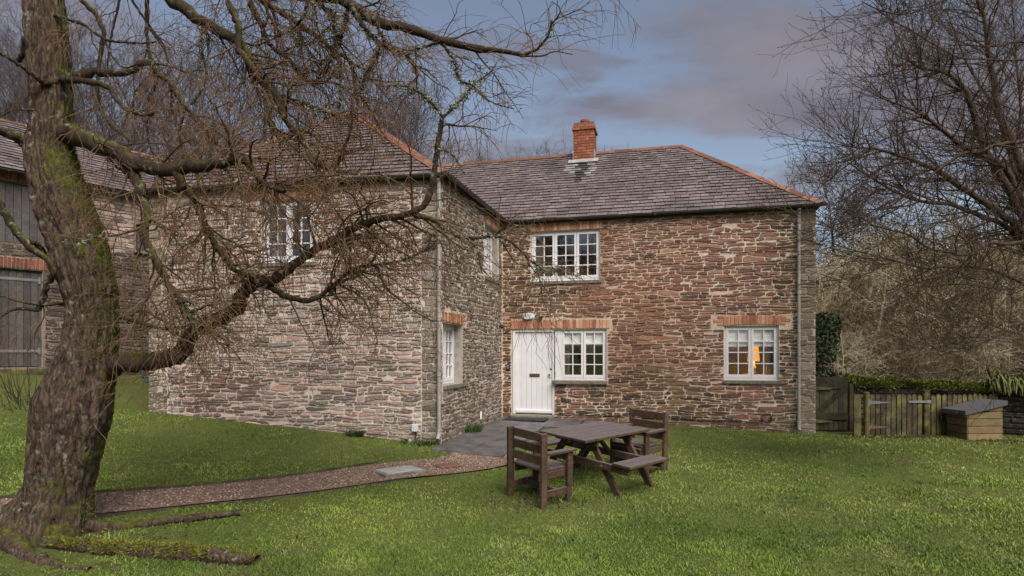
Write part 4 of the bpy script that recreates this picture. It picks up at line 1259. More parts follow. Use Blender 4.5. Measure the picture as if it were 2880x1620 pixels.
# ------------------------------------------------------------------ roof
ZE, ZR, OV = 3.15, 5.53, 0.10


def isect(p, d, q, e):
    A = np.array([d, -e]).T
    t = np.linalg.solve(A, q - p)
    return p + d * t[0]


main_e = (W_MAIN.O + W_MAIN.n * OV, W_MAIN.d)
side_e = (W_SIDE.O + W_SIDE.n * OV, W_SIDE.d)
left_e = (W_LEFT.O + W_LEFT.n * OV, W_LEFT.d)
lside_d = np.array((0.225, 0.974)); lside_n = np.array((-0.974, 0.225))
lside_e = (L_C + lside_n * OV, lside_d)
rs_n = np.array((0.967, -0.255))
right_e = (R_C + rs_n * OV, back_dir)
Ie = isect(*side_e, *main_e); Fe = isect(*left_e, *side_e); Le = isect(*left_e, *lside_e); Re = isect(*main_e, *right_e)
A_M = R_C + back_dir * 2.8 - W_MAIN.d * 2.75            # hip apex of the long wing
A_L = np.array((-3.66, 14.38))                          # hip apex of the left wing
J = isect(A_L, lside_d, A_M, W_MAIN.d)
v3 = lambda p, z: np.array((p[0], p[1], z))
RBe = R_C + back_dir * (5.6 + OV) + rs_n * OV
LBe = LB_C + lside_n * OV + lside_d * OV
polys = {
    'main': [v3(Ie, ZE), v3(Re, ZE), v3(A_M, ZR), v3(J, ZR)],
    'left': [v3(Le, ZE), v3(Fe, ZE), v3(A_L, ZR)],
    'side': [v3(Fe, ZE), v3(Ie, ZE), v3(J, ZR), v3(A_L, ZR)],
    'right': [v3(Re, ZE), v3(RBe, ZE), v3(A_M, ZR)],
}
deck = MB()
for k, pl in polys.items():
    deck.add(pl, [tuple(range(len(pl)))])
JB = J + lside_d * 0.2
deck.add([v3(LBe, ZE), v3(Le, ZE), v3(A_L, ZR), v3(J, ZR)], [(0, 1, 2, 3)])
deck.add([v3(RBe, ZE), v3(LBe, ZE), v3(J, ZR), v3(A_M, ZR)], [(0, 1, 2, 3)])
# soffit
deck.add([v3(Le, ZE - .02), v3(Fe, ZE - .02), v3(F_C, ZE - .02), v3(L_C, ZE - .02)], [(3, 2, 1, 0)])
deck.add([v3(Fe, ZE - .02), v3(Ie, ZE - .02), v3(I_C, ZE - .02), v3(F_C, ZE - .02)], [(3, 2, 1, 0)])
deck.add([v3(Ie, ZE - .02), v3(Re, ZE - .02), v3(R_C, ZE - .02), v3(I_C, ZE - .02)], [(3, 2, 1, 0)])
deck.add([v3(Re, ZE - .02), v3(RBe, ZE - .02), v3(RB_C, ZE - .02), v3(R_C, ZE - .02)], [(3, 2, 1, 0)])
roof = part(deck, 'roof', M['deck'])


def plane_frame(pl):
    o = pl[0]; e = pl[1] - pl[0]; e = e / np.linalg.norm(e)
    nrm = np.cross(pl[1] - pl[0], pl[2] - pl[0]); nrm /= np.linalg.norm(nrm)
    if nrm[2] < 0: nrm = -nrm
    u = np.cross(nrm, e)
    return o, e, u, nrm


def clip_poly(sub, clip):
    out = sub
    n = len(clip)
    for i in range(n):
        a, b = clip[i], clip[(i + 1) % n]
        inp, out = out, []
        if not inp:
            return []
        side = lambda p: (b[0] - a[0]) * (p[1] - a[1]) - (b[1] - a[1]) * (p[0] - a[0])
        for j in range(len(inp)):
            p, q = inp[j], inp[(j + 1) % len(inp)]
            sp, sq = side(p), side(q)
            if sp >= 0: out.append(p)
            if sp * sq < 0:
                t = sp / (sp - sq)
                out.append((p[0] + t * (q[0] - p[0]), p[1] + t * (q[1] - p[1])))
    return out


SL = [(0.174, 0.137, 0.139), (0.191, 0.152, 0.153), (0.159, 0.124, 0.126), (0.210, 0.170, 0.167), (0.178, 0.138, 0.135), (0.143, 0.113, 0.116)]


def slates(pl, seed, gauge=0.158, wid=(0.18, 0.30), pal=SL, extra=None):
    rg = random.Random(seed)
    o, e, u, nrm = plane_frame(pl)
    P2 = [((p - o) @ e, (p - o) @ u) for p in pl]
    area = sum(P2[i][0] * P2[(i + 1) % len(P2)][1] - P2[(i + 1) % len(P2)][0] * P2[i][1] for i in range(len(P2)))
    if area < 0: P2 = P2[::-1]
    amin, amax = min(p[0] for p in P2), max(p[0] for p in P2)
    bmax = max(p[1] for p in P2)
    out = []
    b = -0.03
    P2c = [(p[0], p[1]) for p in P2]
    P2c = [(x, y - 0.05 if y < 0.02 else y) for x, y in P2c]
    row = 0
    while b < bmax:
        g_ = gauge * (1.06 - 0.22 * b / bmax)
        a = amin - rg.uniform(0, 0.3)
        while a < amax:
            wd = rg.uniform(*wid) * (1.05 - 0.2 * b / bmax)
            top = b + g_ + 0.055
            dz = rg.uniform(-0.006, 0.006)
            q = clip_poly([(a + 0.005, b + dz), (a + wd - 0.005, b + dz + rg.uniform(-0.003, 0.003)), (a + wd - 0.005, top), (a + 0.005, top)], P2c)
            a += wd
            if len(q) < 3: continue
            lift = rg.uniform(0.034, 0.044)
            vs = [o + e * x + u * y + nrm * (lift - 0.030 * (y - b) / (g_ + 0.055)) for x, y in q]
            vs2 = [p - nrm * 0.010 for p in vs]
            n = len(q)
            fs = [tuple(range(n)), tuple(range(2 * n - 1, n - 1, -1))] + [(i, n + i, n + (i + 1) % n, (i + 1) % n) for i in range(n)]
            c = sum(vs) / n
            col = jit(rg.choice(pal), 0.11, rg)
            if extra: col = extra(c, col, rg)
            out.append((vs + vs2, fs, [col, col] + [tuple(x * 0.30 for x in col)] * n, c))  # edge faces coloured darker, standing in for the shadow lines between courses
        b += g_
        row += 1
    return out


CH_P = W_MAIN.p(1.65, 5.1, -2.4)


def chim_streak(c, col, rg):
    d = (c[:2] - CH_P[:2])
    s = d @ W_MAIN.d; o_ = d @ W_MAIN.n
    if -0.05 < o_ < 0.75 and 0.10 < abs(s) < 0.42 and rg.random() < 0.8 - o_ * 0.6:
        return jit((0.34, 0.33, 0.32), 0.15, rg)
    if 0 < o_ < 1.0 and abs(s) <= 0.13:
        return jit((0.06, 0.05, 0.055), 0.2, rg)
    return col


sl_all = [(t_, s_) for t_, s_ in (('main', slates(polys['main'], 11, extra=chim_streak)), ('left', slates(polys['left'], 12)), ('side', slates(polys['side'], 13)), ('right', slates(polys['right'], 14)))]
cand = []
for t_, lst in sl_all:
    for k, s_ in enumerate(lst):
        cand.append((float(s_[3] @ s_[3]) * (1 if t_ in ('main', 'left') else 9), t_, k))
cand.sort()
big = {(t_, k) for _, t_, k in cand[:300]}
rest = MB()
for t_, lst in sl_all:
    for k, s_ in enumerate(lst):
        if (t_, k) in big:
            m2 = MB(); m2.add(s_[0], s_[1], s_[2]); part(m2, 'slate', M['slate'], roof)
        else:
            rest.add(s_[0], s_[1], s_[2])
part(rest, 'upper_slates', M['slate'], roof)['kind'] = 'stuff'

CL = [(0.217, 0.093, 0.058), (0.180, 0.081, 0.053), (0.246, 0.121, 0.082), (0.151, 0.071, 0.051)]


def ridge_line(P, Q, n1, n2, parent, root, seg=0.44, wing=0.15, name='ridge_tile', skip=()):
    P, Q = np.asarray(P, float), np.asarray(Q, float)
    h = Q - P; L = np.linalg.norm(h); h /= L
    n = max(1, round(L / seg)); sl_ = L / n
    ws = []
    for nn in (n1, n2):
        wv = np.cross(h, nn); wv /= np.linalg.norm(wv)
        if wv[2] > 0: wv = -wv
        ws.append(wv)
    up = (np.asarray(n1) + np.asarray(n2)); up /= np.linalg.norm(up)
    for i in range(n):
        if i in skip: continue
        a = P + h * (sl_ * i - 0.012) + up * (0.050 + random.uniform(-.004, .006)); b = P + h * (sl_ * (i + 1) + 0.005) + up * (0.052 + random.uniform(-.004, .006) + 0.006)
        sec = []
        for c in (a, b):
            wg = wing * random.uniform(0.95, 1.05)
            sec += [c + ws[0] * wg, c + ws[0] * 0.02 + up * 0.004, c + ws[1] * 0.02 + up * 0.004, c + ws[1] * wg, c + ws[1] * wg - up * 0.016, c - up * 0.018, c + ws[0] * wg - up * 0.016]
        k = 7
        fs = [(j, (j + 1) % k, k + (j + 1) % k, k + j) for j in range(k)] + [tuple(range(k))[::-1], tuple(range(k, 2 * k))]
        m2 = MB(); m2.add(sec, fs, jit(random.choice(CL), 0.18))
        part(m2, name, M['clay'], parent, root)


nm = {k: plane_frame(p)[3] for k, p in polys.items()}
n_back = np.array((0.255 * 0.63, 0.967 * 0.63, 0.777)); n_lside = np.array((-0.974 * 0.63, 0.225 * 0.63, 0.777))
ridge_line(v3(A_M, ZR), v3(J, ZR), nm['main'], n_back, roof, cottage)
ridge_line(v3(A_M, ZR), v3(Re, ZE), nm['main'], nm['right'], roof, cottage, 0.42)
ridge_line(v3(A_L, ZR), v3(Le, ZE), nm['left'], n_lside, roof, cottage, 0.42)
ridge_line(v3(A_L, ZR), v3(Fe, ZE), nm['left'], nm['side'], roof, cottage, 0.42)
ridge_line(v3(A_L, ZR), v3(J, ZR), nm['side'], n_lside, roof, cottage, 0.42)


# ------------------------------------------------------------------ gutters and downpipes
def gutter(P, Q, nrm, root=cottage, z=ZE, r=0.058):
    h = np.asarray(Q, float) - np.asarray(P, float)
    mb = MB()
    k = 7
    sec = [(r * math.cos(math.pi + math.pi * j / (k - 1)), r * math.sin(math.pi + math.pi * j / (k - 1))) for j in range(k)]
    sec += [((r - .008) * math.cos(2 * math.pi - math.pi * j / (k - 1)), (r - .008) * math.sin(2 * math.pi - math.pi * j / (k - 1))) for j in range(k)]
    vs = []
    for c in (P, Q):
        c = np.array((c[0], c[1], z - 0.005))
        for x, y in sec:
            vs.append(c + np.array((nrm[0] * (x + 0.045), nrm[1] * (x + 0.045), y)))
    n = len(sec)
    mb.add(vs, [(j, (j + 1) % n, n + (j + 1) % n, n + j) for j in range(n)] + [tuple(range(n)), tuple(range(2 * n - 1, n - 1, -1))])
    # joint collars
    L = np.linalg.norm(h)
    nj = max(1, int(L / 2.0))
    for i in range(nj):
        c = np.asarray(P) + h * ((i + 0.5) / nj)
        mb.box((c[0] + nrm[0] * .045, c[1] + nrm[1] * .045, z - 0.05), (0.05, 0.135, 0.035), np.array([(h[0] / L, h[1] / L, 0), (nrm[0], nrm[1], 0), (0, 0, 1)]), 0.01)
    return part(mb, 'gutter', M['gutter'], root, root)


gutter(Le, Fe + W_LEFT.d * 0.05, W_LEFT.n)
gutter(Fe, Ie, W_SIDE.n)
gutter(Ie, Re + W_MAIN.d * 0.1, W_MAIN.n)
fa = MB()
fa.box(v3((Le + Fe) / 2, ZE - 0.03) - np.array((*W_LEFT.n, 0)) * 0.03, (np.linalg.norm(Fe - Le) - 0.1, 0.025, 0.13), W_LEFT.ax)
fa.box(v3((Ie + Fe) / 2, ZE - 0.03) - np.array((*W_SIDE.n, 0)) * 0.03, (np.linalg.norm(Fe - Ie) - 0.1, 0.025, 0.13), W_SIDE.ax)
fa.box(v3((Ie + Re) / 2, ZE - 0.03) - np.array((*W_MAIN.n, 0)) * 0.03, (np.linalg.norm(Re - Ie) - 0.1, 0.025, 0.13), W_MAIN.ax)
part(fa, 'fascia', M['darkwood'])


def downpipe(w, s, zbot, ztop, joints, r=0.034):
    mb = MB()
    mb.tube([w.p(s, zbot - 0.02, 0.16), w.p(s, zbot + 0.06, 0.09), w.p(s, zbot + 0.14, 0.075), w.p(s, ztop - 0.15, 0.075), w.p(s, ztop - 0.05, 0.10), w.p(s, ztop, 0.14)], r, 10)
    o = part(mb, 'downpipe', M['pipe'], smooth=False)
    for z in joints:
        c = MB(); c.tube([w.p(s, z - 0.05, 0.075), w.p(s, z + 0.04, 0.075), w.p(s, z + 0.05, 0.075)], [r + .008, r + .008, r + .016], 10)
        c.box(w.p(s, z, 0.03), (0.12, 0.05, 0.03), w.ax, 0.004)
        part(c, 'collar', M['pipe'], o)


downpipe(W_MAIN, 6.64, -1.66, 3.06, (2.85, 1.29, -0.14, -1.5))
downpipe(W_LEFT, W_LEFT.len - 0.02, -1.52, 3.06, (2.85, 0.95, -0.38, -1.45))

# ------------------------------------------------------------------ chimney
cw, cd = 0.56, 0.56
cz0, cz1 = 4.95, 6.15
cc_ = W_MAIN.p(1.65, 0, -2.4 - cd / 2)[:2]
core = MB(); core.box((cc_[0], cc_[1], (cz0 + 6.29) / 2), (cw - 0.02, cd - 0.02, 6.29 - cz0), W_MAIN.ax)
chim = part(core, 'chimney', M['rust'])
brick_len, brick_h = 0.225, 0.076


def stack_course(z, ww, dd, odd, colf):
    for face in range(4):
        L, D = (ww, dd) if face % 2 == 0 else (dd, ww)
        axs = [W_MAIN.ax[0], W_MAIN.ax[1]] if face % 2 == 0 else [W_MAIN.ax[1], W_MAIN.ax[0]]
        sg = 1 if face < 2 else -1
        a = -L / 2
        first = True
        while a < L / 2 - 0.02:
            l = brick_len * (0.5 if (first and odd) else 1)
            first = False
            e = min(a + l, L / 2)
            if L / 2 - e < 0.05: e = L / 2
            # only the outer skin: bricks 0.1 deep, mitred by offset
            m2 = MB()
            cpos = np.array((cc_[0], cc_[1], z)) + axs[0] * (a + e) / 2 + axs[1] * sg * (D / 2 - 0.05 + (0.0015 if face % 2 else 0))
            m2.box(cpos, (e - a - 0.010, 0.1, brick_h - 0.012), (axs[0], axs[1], np.cross(axs[0], axs[1])), 0.003, colf())
            part(m2, 'brick', M['brick'], chim)
            a = e


CB = [(0.289, 0.097, 0.052), (0.255, 0.083, 0.046), (0.315, 0.115, 0.063), (0.230, 0.078, 0.048)]
z = 5.20
i = 0
while z < 6.11:
    stack_course(z, cw, cd, i % 2, lambda: jit(random.choice(CB), 0.14)); z += brick_h; i += 1
stack_course(z, cw + 0.07, cd + 0.07, 0, lambda: jit(random.choice(CB), 0.12)); z += brick_h
stack_course(z, cw + 0.02, cd + 0.02, 1, lambda: jit(random.choice(CB), 0.12))
m2 = MB(); m2.tube([(cc_[0], cc_[1], 6.28), (cc_[0], cc_[1], 6.37), (cc_[0], cc_[1], 6.375), (cc_[0], cc_[1], 6.425), (cc_[0], cc_[1], 6.43), (cc_[0], cc_[1], 6.37)], [0.125, 0.12, 0.135, 0.135, 0.105, 0.10], 16, col=(0.30, 0.11, 0.075))
part(m2, 'chimney_pot', M['clay'], chim)
m2 = MB()
m2.box(W_MAIN.p(1.65, 5.14, -2.4 + 0.008), (cw + 0.03, 0.02, 0.16), W_MAIN.ax)
for sg in (-1, 1):
    m2.box(W_MAIN.p(1.65 + sg * (cw / 2 + 0.006), 5.36, -2.4 - 0.18), (0.02, 0.40, 0.34), W_MAIN.ax)
sl3 = np.array([W_MAIN.ax[0], np.cross(nm['main'], W_MAIN.ax[0]), nm['main']])
m2.box(W_MAIN.p(1.65, 0, -2.3)[:2].tolist() + [ZE + 2.5 * 0.81 + 0.028], (cw + 0.26, 0.20, 0.012), sl3)
part(m2, 'flashing', M['lead'], chim)

# ------------------------------------------------------------------ things in the windows
def thing(name, label, cat, loc, group=None):
    o = empty(name, loc)
    return tag(o, label, cat, group)


def sub(mbuilder, name, mat, root, parent=None, smooth=False):
    return part(mbuilder, name, mat, parent or root, root, smooth)


def blind(w, s0, s1, ztop, zbot, out, label):
    mb = MB()
    n = 4
    for i in range(n):
        z1, z0 = ztop + (zbot - ztop) * i / n, ztop + (zbot - ztop) * (i + 1) / n
        mb.box(w.p((s0 + s1) / 2, (z0 + z1) / 2, out + 0.004 * (i % 2)), (s1 - s0, 0.008, z1 - z0), w.ax)
    mb.box(w.p((s0 + s1) / 2, zbot, out), (s1 - s0, 0.022, 0.02), w.ax, 0.004)
    tag(mb.build('window_blind', M['blind']), label, 'blind')


blind(W_MAIN, 1.46, 2.52, 0.50, 0.17, -0.118, 'white blind half lowered behind the window beside the door')
blind(W_MAIN, 5.16, 6.23, 0.54, 0.13, -0.118, 'white blind half lowered behind the window with the lit lamp')


def curtain(w, s0, s1, z0, z1, out, label, n=14, mat='curtain'):
    mb = MB()
    pts = []
    for i in range(n * 2 + 1):
        t = i / (2 * n)
        pts.append((s0 + (s1 - s0) * t, out + 0.028 * (1 if i % 2 else -1)))
    vs = [w.p(a, z, o_) for a, o_ in pts for z in (z0, z1)] + [w.p(a, z, o_ - 0.006) for a, o_ in pts for z in (z0, z1)]
    m_ = len(pts) * 2
    fs = []
    for i in range(len(pts) - 1):
        fs += [(2 * i, 2 * i + 2, 2 * i + 3, 2 * i + 1), (m_ + 2 * i, m_ + 2 * i + 1, m_ + 2 * i + 3, m_ + 2 * i + 2)]
    mb.add(vs, fs)
    tag(mb.build('curtain', M[mat]), label, 'curtain')


curtain(W_MAIN, 0.80, 1.02, 1.70, 2.85, -0.25, 'beige curtain at the left of the wide upper window', 5)
curtain(W_MAIN, 2.20, 2.36, 1.70, 2.85, -0.25, 'beige curtain at the right of the wide upper window', 4)
curtain(W_MAIN, 6.02, 6.24, -0.6, 0.54, -0.25, 'brown curtain at the right of the window with the lit lamp', 5)
curtain(W_MAIN, 1.46, 1.62, -0.62, 0.5, -0.25, 'brown curtain at the left of the window beside the door', 4)
curtain(W_LEFT, 2.46, 2.66, 1.70, 2.82, -0.25, 'beige curtain behind the branches in the left wing window', 5)
curtain(W_SIDE, 0.14, 1.10, -0.56, 0.50, -0.36, 'pale net curtain filling the lower window of the side wall', 16, 'blind')

tl = W_MAIN.p(5.80, -0.50, -0.55)
stand = thing('side_table', 'small dark side table under the lamp inside the lower right window', 'table', tuple(tl))
mb = MB(); mb.box(tl + np.array((0, 0, -0.02)), (0.45, 0.4, 0.035), W_MAIN.ax, 0.004); sub(mb, 'table_top', M['tablewood'], stand)
for a in (-1, 1):
    for b_ in (-1, 1):
        mb = MB(); q = tl + W_MAIN.ax[0] * a * 0.19 + W_MAIN.ax[1] * b_ * 0.17
        mb.tube([q + (0, 0, -0.47), q + (0, 0, -0.04)], 0.018, 6); sub(mb, 'leg', M['tablewood'], stand)
lamp = thing('table_lamp', 'lit table lamp with glowing amber shade inside the lower right window', 'lamp', tuple(tl))
mb = MB(); mb.tube([tl + (0, 0, z_) for z_ in (0.0, 0.02, 0.05, 0.11, 0.18, 0.23, 0.32)], [0.06, 0.062, 0.04, 0.07, 0.045, 0.018, 0.012], 12)
sub(mb, 'base', M['ceramic'], lamp, smooth=True)
mb = MB(); mb.tube([tl + (0, 0, z_) for z_ in (0.29, 0.64)], [0.135, 0.105], 18, cap=False)
sub(mb, 'lamp_shade', M['lampshade'], lamp, smooth=True)
ll = bpy.data.lights.new('lamp_bulb', 'POINT'); ll.energy = 8; ll.color = (1.0, 0.55, 0.2); ll.shadow_soft_size = 0.05
lo_ = bpy.data.objects.new('lamp_bulb', ll); COL.objects.link(lo_); lo_.location = tl + np.array((0, 0, 0.46)); lo_.parent = lamp
lo_.matrix_parent_inverse = Matrix.Translation(lamp.location).inverted()

# ------------------------------------------------------------------ fittings on the walls
lt = thing('bulkhead_light', 'white oval bulkhead light above the front door', 'light', tuple(W_MAIN.p(0.68, 0.85)))
mb = MB()
for r0, r1, o0, o1 in ((1.0, 1.0, 0.0, 0.04), (0.92, 0.75, 0.04, 0.085)):
    ring = lambda k, o_: [W_MAIN.p(0.68 + (0.15 * k) * math.copysign(abs(math.cos(a)) ** 0.6, math.cos(a)), 0.855 + (0.085 * k) * math.copysign(abs(math.sin(a)) ** 0.75, math.sin(a)), o_) for a in np.linspace(0, 2 * math.pi, 20, endpoint=False)]
    A_, B_ = ring(r0, o0), ring(r1, o1)
    mb.add(A_ + B_, [(j, (j + 1) % 20, 20 + (j + 1) % 20, 20 + j) for j in range(20)] + [tuple(range(20, 40))])
    if o0 == 0.0:
        sub(mb, 'base', M['plastic'], lt); mb = MB()
sub(mb, 'diffuser', M['plastic'], lt)
ps = thing('motion_sensor', 'small black motion sensor beside the light above the front door', 'sensor', tuple(W_MAIN.p(0.93, 0.81)))
mb = MB(); mb.tube([W_MAIN.p(0.87, 0.81, 0.0), W_MAIN.p(0.87, 0.81, 0.03)], 0.035, 10); mb.tube([W_MAIN.p(0.87, 0.81, 0.02), W_MAIN.p(0.93, 0.79, 0.05), W_MAIN.p(0.98, 0.81, 0.06)], 0.014, 6); sub(mb, 'bracket', M['steel'], ps)
mb = MB(); mb.tube([W_MAIN.p(0.96, 0.815, 0.02), W_MAIN.p(0.99, 0.815, 0.07), W_MAIN.p(1.0, 0.81, 0.11)], [0.04, 0.048, 0.03], 10); sub(mb, 'sensor_head', M['black'], ps)
ks = thing('key_safe', 'small grey key safe on the wall left of the front door', 'key safe', tuple(W_MAIN.p(0.165, -0.36)))
mb = MB(); mb.box(W_MAIN.p(0.165, -0.36, 0.03), (0.09, 0.06, 0.135), W_MAIN.ax, 0.012); sub(mb, 'body', M['black'], ks)
mb = MB(); mb.box(W_MAIN.p(0.165, -0.36, 0.064), (0.055, 0.012, 0.095), W_MAIN.ax, 0.004); sub(mb, 'cover', M['steel'], ks)
ub = thing('meter_box', 'small white box with a cable low on the left wing wall', 'box', tuple(W_LEFT.p(5.455, -1.36)))
mb = MB(); mb.box(W_LEFT.p(5.455, -1.355, 0.05), (0.105, 0.08, 0.135), W_LEFT.ax, 0.008); sub(mb, 'body', M['plastic'], ub)
mb = MB(); mb.tube([W_LEFT.p(5.46, -1.42, 0.03), W_LEFT.p(5.463, -1.52, 0.025), W_LEFT.p(5.46, -1.66, 0.04)], 0.009, 6); sub(mb, 'cable', M['black'], ub)
pv = thing('white_pipe_stub', 'short white plastic pipe end in the grass below the white box', 'pipe', tuple(W_LEFT.p(5.42, -1.62, 0.15)))
zg_ = gz(*W_LEFT.p(5.42, 0, 0.2)[:2])
mb = MB(); mb.tube([W_LEFT.p(5.42, zg_ - 0.05, 0.2), W_LEFT.p(5.415, zg_ + 0.09, 0.2)], [0.025, 0.03], 10); sub(mb, 'pipe_end', M['plastic'], pv)
pv2 = MB(); pv2.tube([W_SIDE.p(3.93, 0.62, 0.0), W_SIDE.p(3.93, 0.62, 0.06), W_SIDE.p(3.93, 0.58, 0.09)], 0.045, 8)
tag(pv2.build('wall_vent', M['black']), 'round black vent cap high on the side wall near the inner corner', 'vent')
pl_ = MB(); pl_.box(W_SIDE.p(2.35, -1.36, 0.022), (0.085, 0.012, 0.17), W_SIDE.ax, 0.004)
for dz in (-0.04, 0.0, 0.04): pl_.box(W_SIDE.p(2.35, -1.36 + dz, 0.030), (0.05, 0.008, 0.018), W_SIDE.ax, 0.0)
tag(pl_.build('wall_plate', M['blind']), 'small cream plate low on the side wall by the paving', 'plate')
mt = MB()
c_ = W_MAIN.p(0.72, 0, 0.50); zc = gz(c_[0], c_[1]) + 0.058
mt.box((c_[0], c_[1], zc), (1.0, 0.55, 0.018), W_MAIN.ax, 0.005)
for i in range(9): mt.box((*(W_MAIN.p(0.27 + 0.1125 * i, 0, 0.5)[:2]), zc + 0.010), (0.05, 0.5, 0.008), W_MAIN.ax)
tag(mt.build('door_mat', M['black']), 'black rubber mat on the paving before the front door', 'mat')
hs = thing('garden_hose', 'thin black hose running along the wall foot and coiled at its right end', 'hose', tuple(W_MAIN.p(5.5, -1.5)))
mb = MB()
mb.tube([W_MAIN.p(s_, -1.455 - 0.085 * (s_ - 1.4) / 4.5 + 0.012 * math.sin(s_ * 5), 0.035) for s_ in np.linspace(1.42, 5.85, 24)], 0.010, 6); sub(mb, 'hose_run', M['black'], hs)
mb = MB()
mb.tube([W_MAIN.p(6.0 + 0.115 * math.sin(a) * (1 - a * 0.02), -1.44 - 0.10 * math.cos(a) * (1 - a * 0.02), 0.035 + 0.006 * a) for a in np.linspace(-1.2, 9.5, 34)], 0.010, 6); sub(mb, 'coil', M['black'], hs)

# covers in the path
sx, sy = -1.62, 8.95
dc = thing('drain_cover', 'grey slab drain cover set in the gravel path', 'drain cover', (sx, sy, gz(sx, sy)))
ax_ = np.array([(0.80, 0.6, 0), (-0.6, 0.80, 0), (0, 0, 1)]); ax_[2] = (0.0, -0.05, 1); ax_[2] /= np.linalg.norm(ax_[2])
mb = MB(); mb.box((sx, sy, gz(sx, sy) + 0.018), (0.66, 0.50, 0.05), ax_, 0.006); sub(mb, 'frame', M['sill'], dc)
mb = MB(); mb.box((sx, sy, gz(sx, sy) + 0.026), (0.56, 0.40, 0.05), ax_, 0.006); sub(mb, 'lid', M['lead'], dc)
sx, sy = -0.98, 9.38
ic = thing('iron_cover', 'small rusty iron cover in the gravel near the picnic chair', 'cover', (sx, sy, gz(sx, sy)))
mb = MB(); mb.box((sx, sy, gz(sx, sy) + 0.036), (0.30, 0.22, 0.03), ax_, 0.006); sub(mb, 'lid', M['rust'], ic)
mb = MB(); mb.box((sx, sy, gz(sx, sy) + 0.028), (0.36, 0.28, 0.03), ax_, 0.006); sub(mb, 'frame', M['rust'], ic)

# ================================================================== BARN
barn = thing('stone_barn', 'dark stone barn with slate roof and tall board doors behind the garden tree', 'barn', (-11.5, 15.0, -0.5))
W_BARN = Wall((-15.14, 9.68), (-7.0, 21.05))
B0 = float((np.array((-9.9, 17.0)) - W_BARN.O) @ W_BARN.d)
bs = lambda s: s + B0
HB_LO = (bs(-4.15), bs(-2.44), -0.36, 1.95)
HB_UP = (bs(-4.15), bs(-2.30), 2.55, 3.98)
HB_W = (bs(-0.35), bs(0.35), 2.72, 3.45)
w_barn = wall_core(W_BARN, 0.0, W_BARN.len, -1.4, 4.25, [HB_LO, HB_UP, HB_W], 'wall', M['mortar_dark'], barn)
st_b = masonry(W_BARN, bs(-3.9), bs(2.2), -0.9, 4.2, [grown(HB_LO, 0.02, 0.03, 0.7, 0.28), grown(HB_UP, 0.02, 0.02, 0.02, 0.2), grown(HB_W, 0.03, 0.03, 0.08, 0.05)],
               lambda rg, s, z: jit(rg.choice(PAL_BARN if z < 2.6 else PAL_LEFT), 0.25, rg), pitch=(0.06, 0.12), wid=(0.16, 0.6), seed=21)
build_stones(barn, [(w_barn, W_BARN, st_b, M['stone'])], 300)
BB = [(0.19, 0.075, 0.045), (0.15, 0.06, 0.04), (0.23, 0.10, 0.065)]
lintel(W_BARN, bs(-4.3), bs(-2.35), 1.97, 2.22, 0.0, (0, 0), barn, pal=BB)
lintel(W_BARN, bs(-4.3), bs(-2.25), 4.0, 4.2, 0.0, (0, 0), barn, pal=BB)


def board_door(w, s0, s1, z0, z1, n, root, mat, hinges, out=-0.10):
    fr_ = MB()
    fr_.box(w.p(s0 + 0.03, (z0 + z1) / 2, out - 0.05), (0.07, 0.12, z1 - z0), w.ax, 0.004)
    fr_.box(w.p(s1 - 0.03, (z0 + z1) / 2, out - 0.05), (0.07, 0.12, z1 - z0), w.ax, 0.004)
    fr_.box(w.p((s0 + s1) / 2, z1 - 0.03, out - 0.055), (s1 - s0 - 0.14, 0.12, 0.07), w.ax, 0.004)
    fr_.box(w.p((s0 + s1) / 2, (z0 + z1) / 2, out - 0.12), (s1 - s0 - 0.1, 0.02, z1 - z0 - 0.05), w.ax, 0)
    d_ = sub(fr_, 'door', mat, root)
    a, b = s0 + 0.07, s1 - 0.07
    wd = (b - a) / n
    for i in range(n):
        m_ = MB(); m_.box(w.p(a + wd * (i + .5), (z0 + z1) / 2 - 0.01, out + random.uniform(-.004, .004)), (wd - 0.008, 0.03, z1 - z0 - 0.06), w.ax, 0.004, jit((1, 1, 1), 0.22))
        sub(m_, 'board', mat, root, d_)
    for z in hinges:
        m_ = MB(); m_.box(w.p(b - 0.55, z, out + 0.024), (1.1, 0.012, 0.065), w.ax, 0.003); m_.box(w.p(b + 0.02, z, out + 0.026), (0.05, 0.02, 0.16), w.ax, 0.003)
        sub(m_, 'hinge', M['steel'], root, d_)
    return d_


board_door(W_BARN, *HB_LO, 11, barn, M['barnwood'], (1.72, 0.02))
board_door(W_BARN, *HB_UP, 11, barn, M['barnwood'], ())
mb = MB(); mb.box(W_BARN.p(bs(-3.3), -0.52, 0.05), (1.95, 0.3, 0.26), W_BARN.ax, 0.02); sub(mb, 'doorstep', M['fencewood'], barn)
board_door(W_BARN, *HB_W, 4, barn, M['barnwood'], ())
mb = MB(); mb.box(W_BARN.p((HB_W[0] + HB_W[1]) / 2, HB_W[2] - 0.04, 0.02), (0.85, 0.2, 0.07), W_BARN.ax, 0.008); sub(mb, 'sill', M['sill'], barn)
bR = 2.6
bn = np.array((W_BARN.n[0], W_BARN.n[1], 0))
e0, e1 = W_BARN.p(-0.1, 4.22, 0.2), W_BARN.p(W_BARN.len, 4.22, 0.2)
r0, r1 = W_BARN.p(-0.1, 6.12, -bR), W_BARN.p(W_BARN.len, 6.12, -bR)
k0, k1 = W_BARN.p(-0.1, 4.22, -2 * bR - 0.2), W_BARN.p(W_BARN.len, 4.22, -2 * bR - 0.2)
mb = MB(); mb.add([e0, e1, r1, r0, k0, k1], [(0, 1, 2, 3), (3, 2, 5, 4)])
mb.add([W_BARN.p(0, 4.2, 0), W_BARN.p(0, 6.05, -bR), W_BARN.p(0, 4.2, -2 * bR), W_BARN.p(0, -1.4, -2 * bR), W_BARN.p(0, -1.4, 0)], [(0, 1, 2, 3, 4)])
L9 = W_BARN.len - 0.01
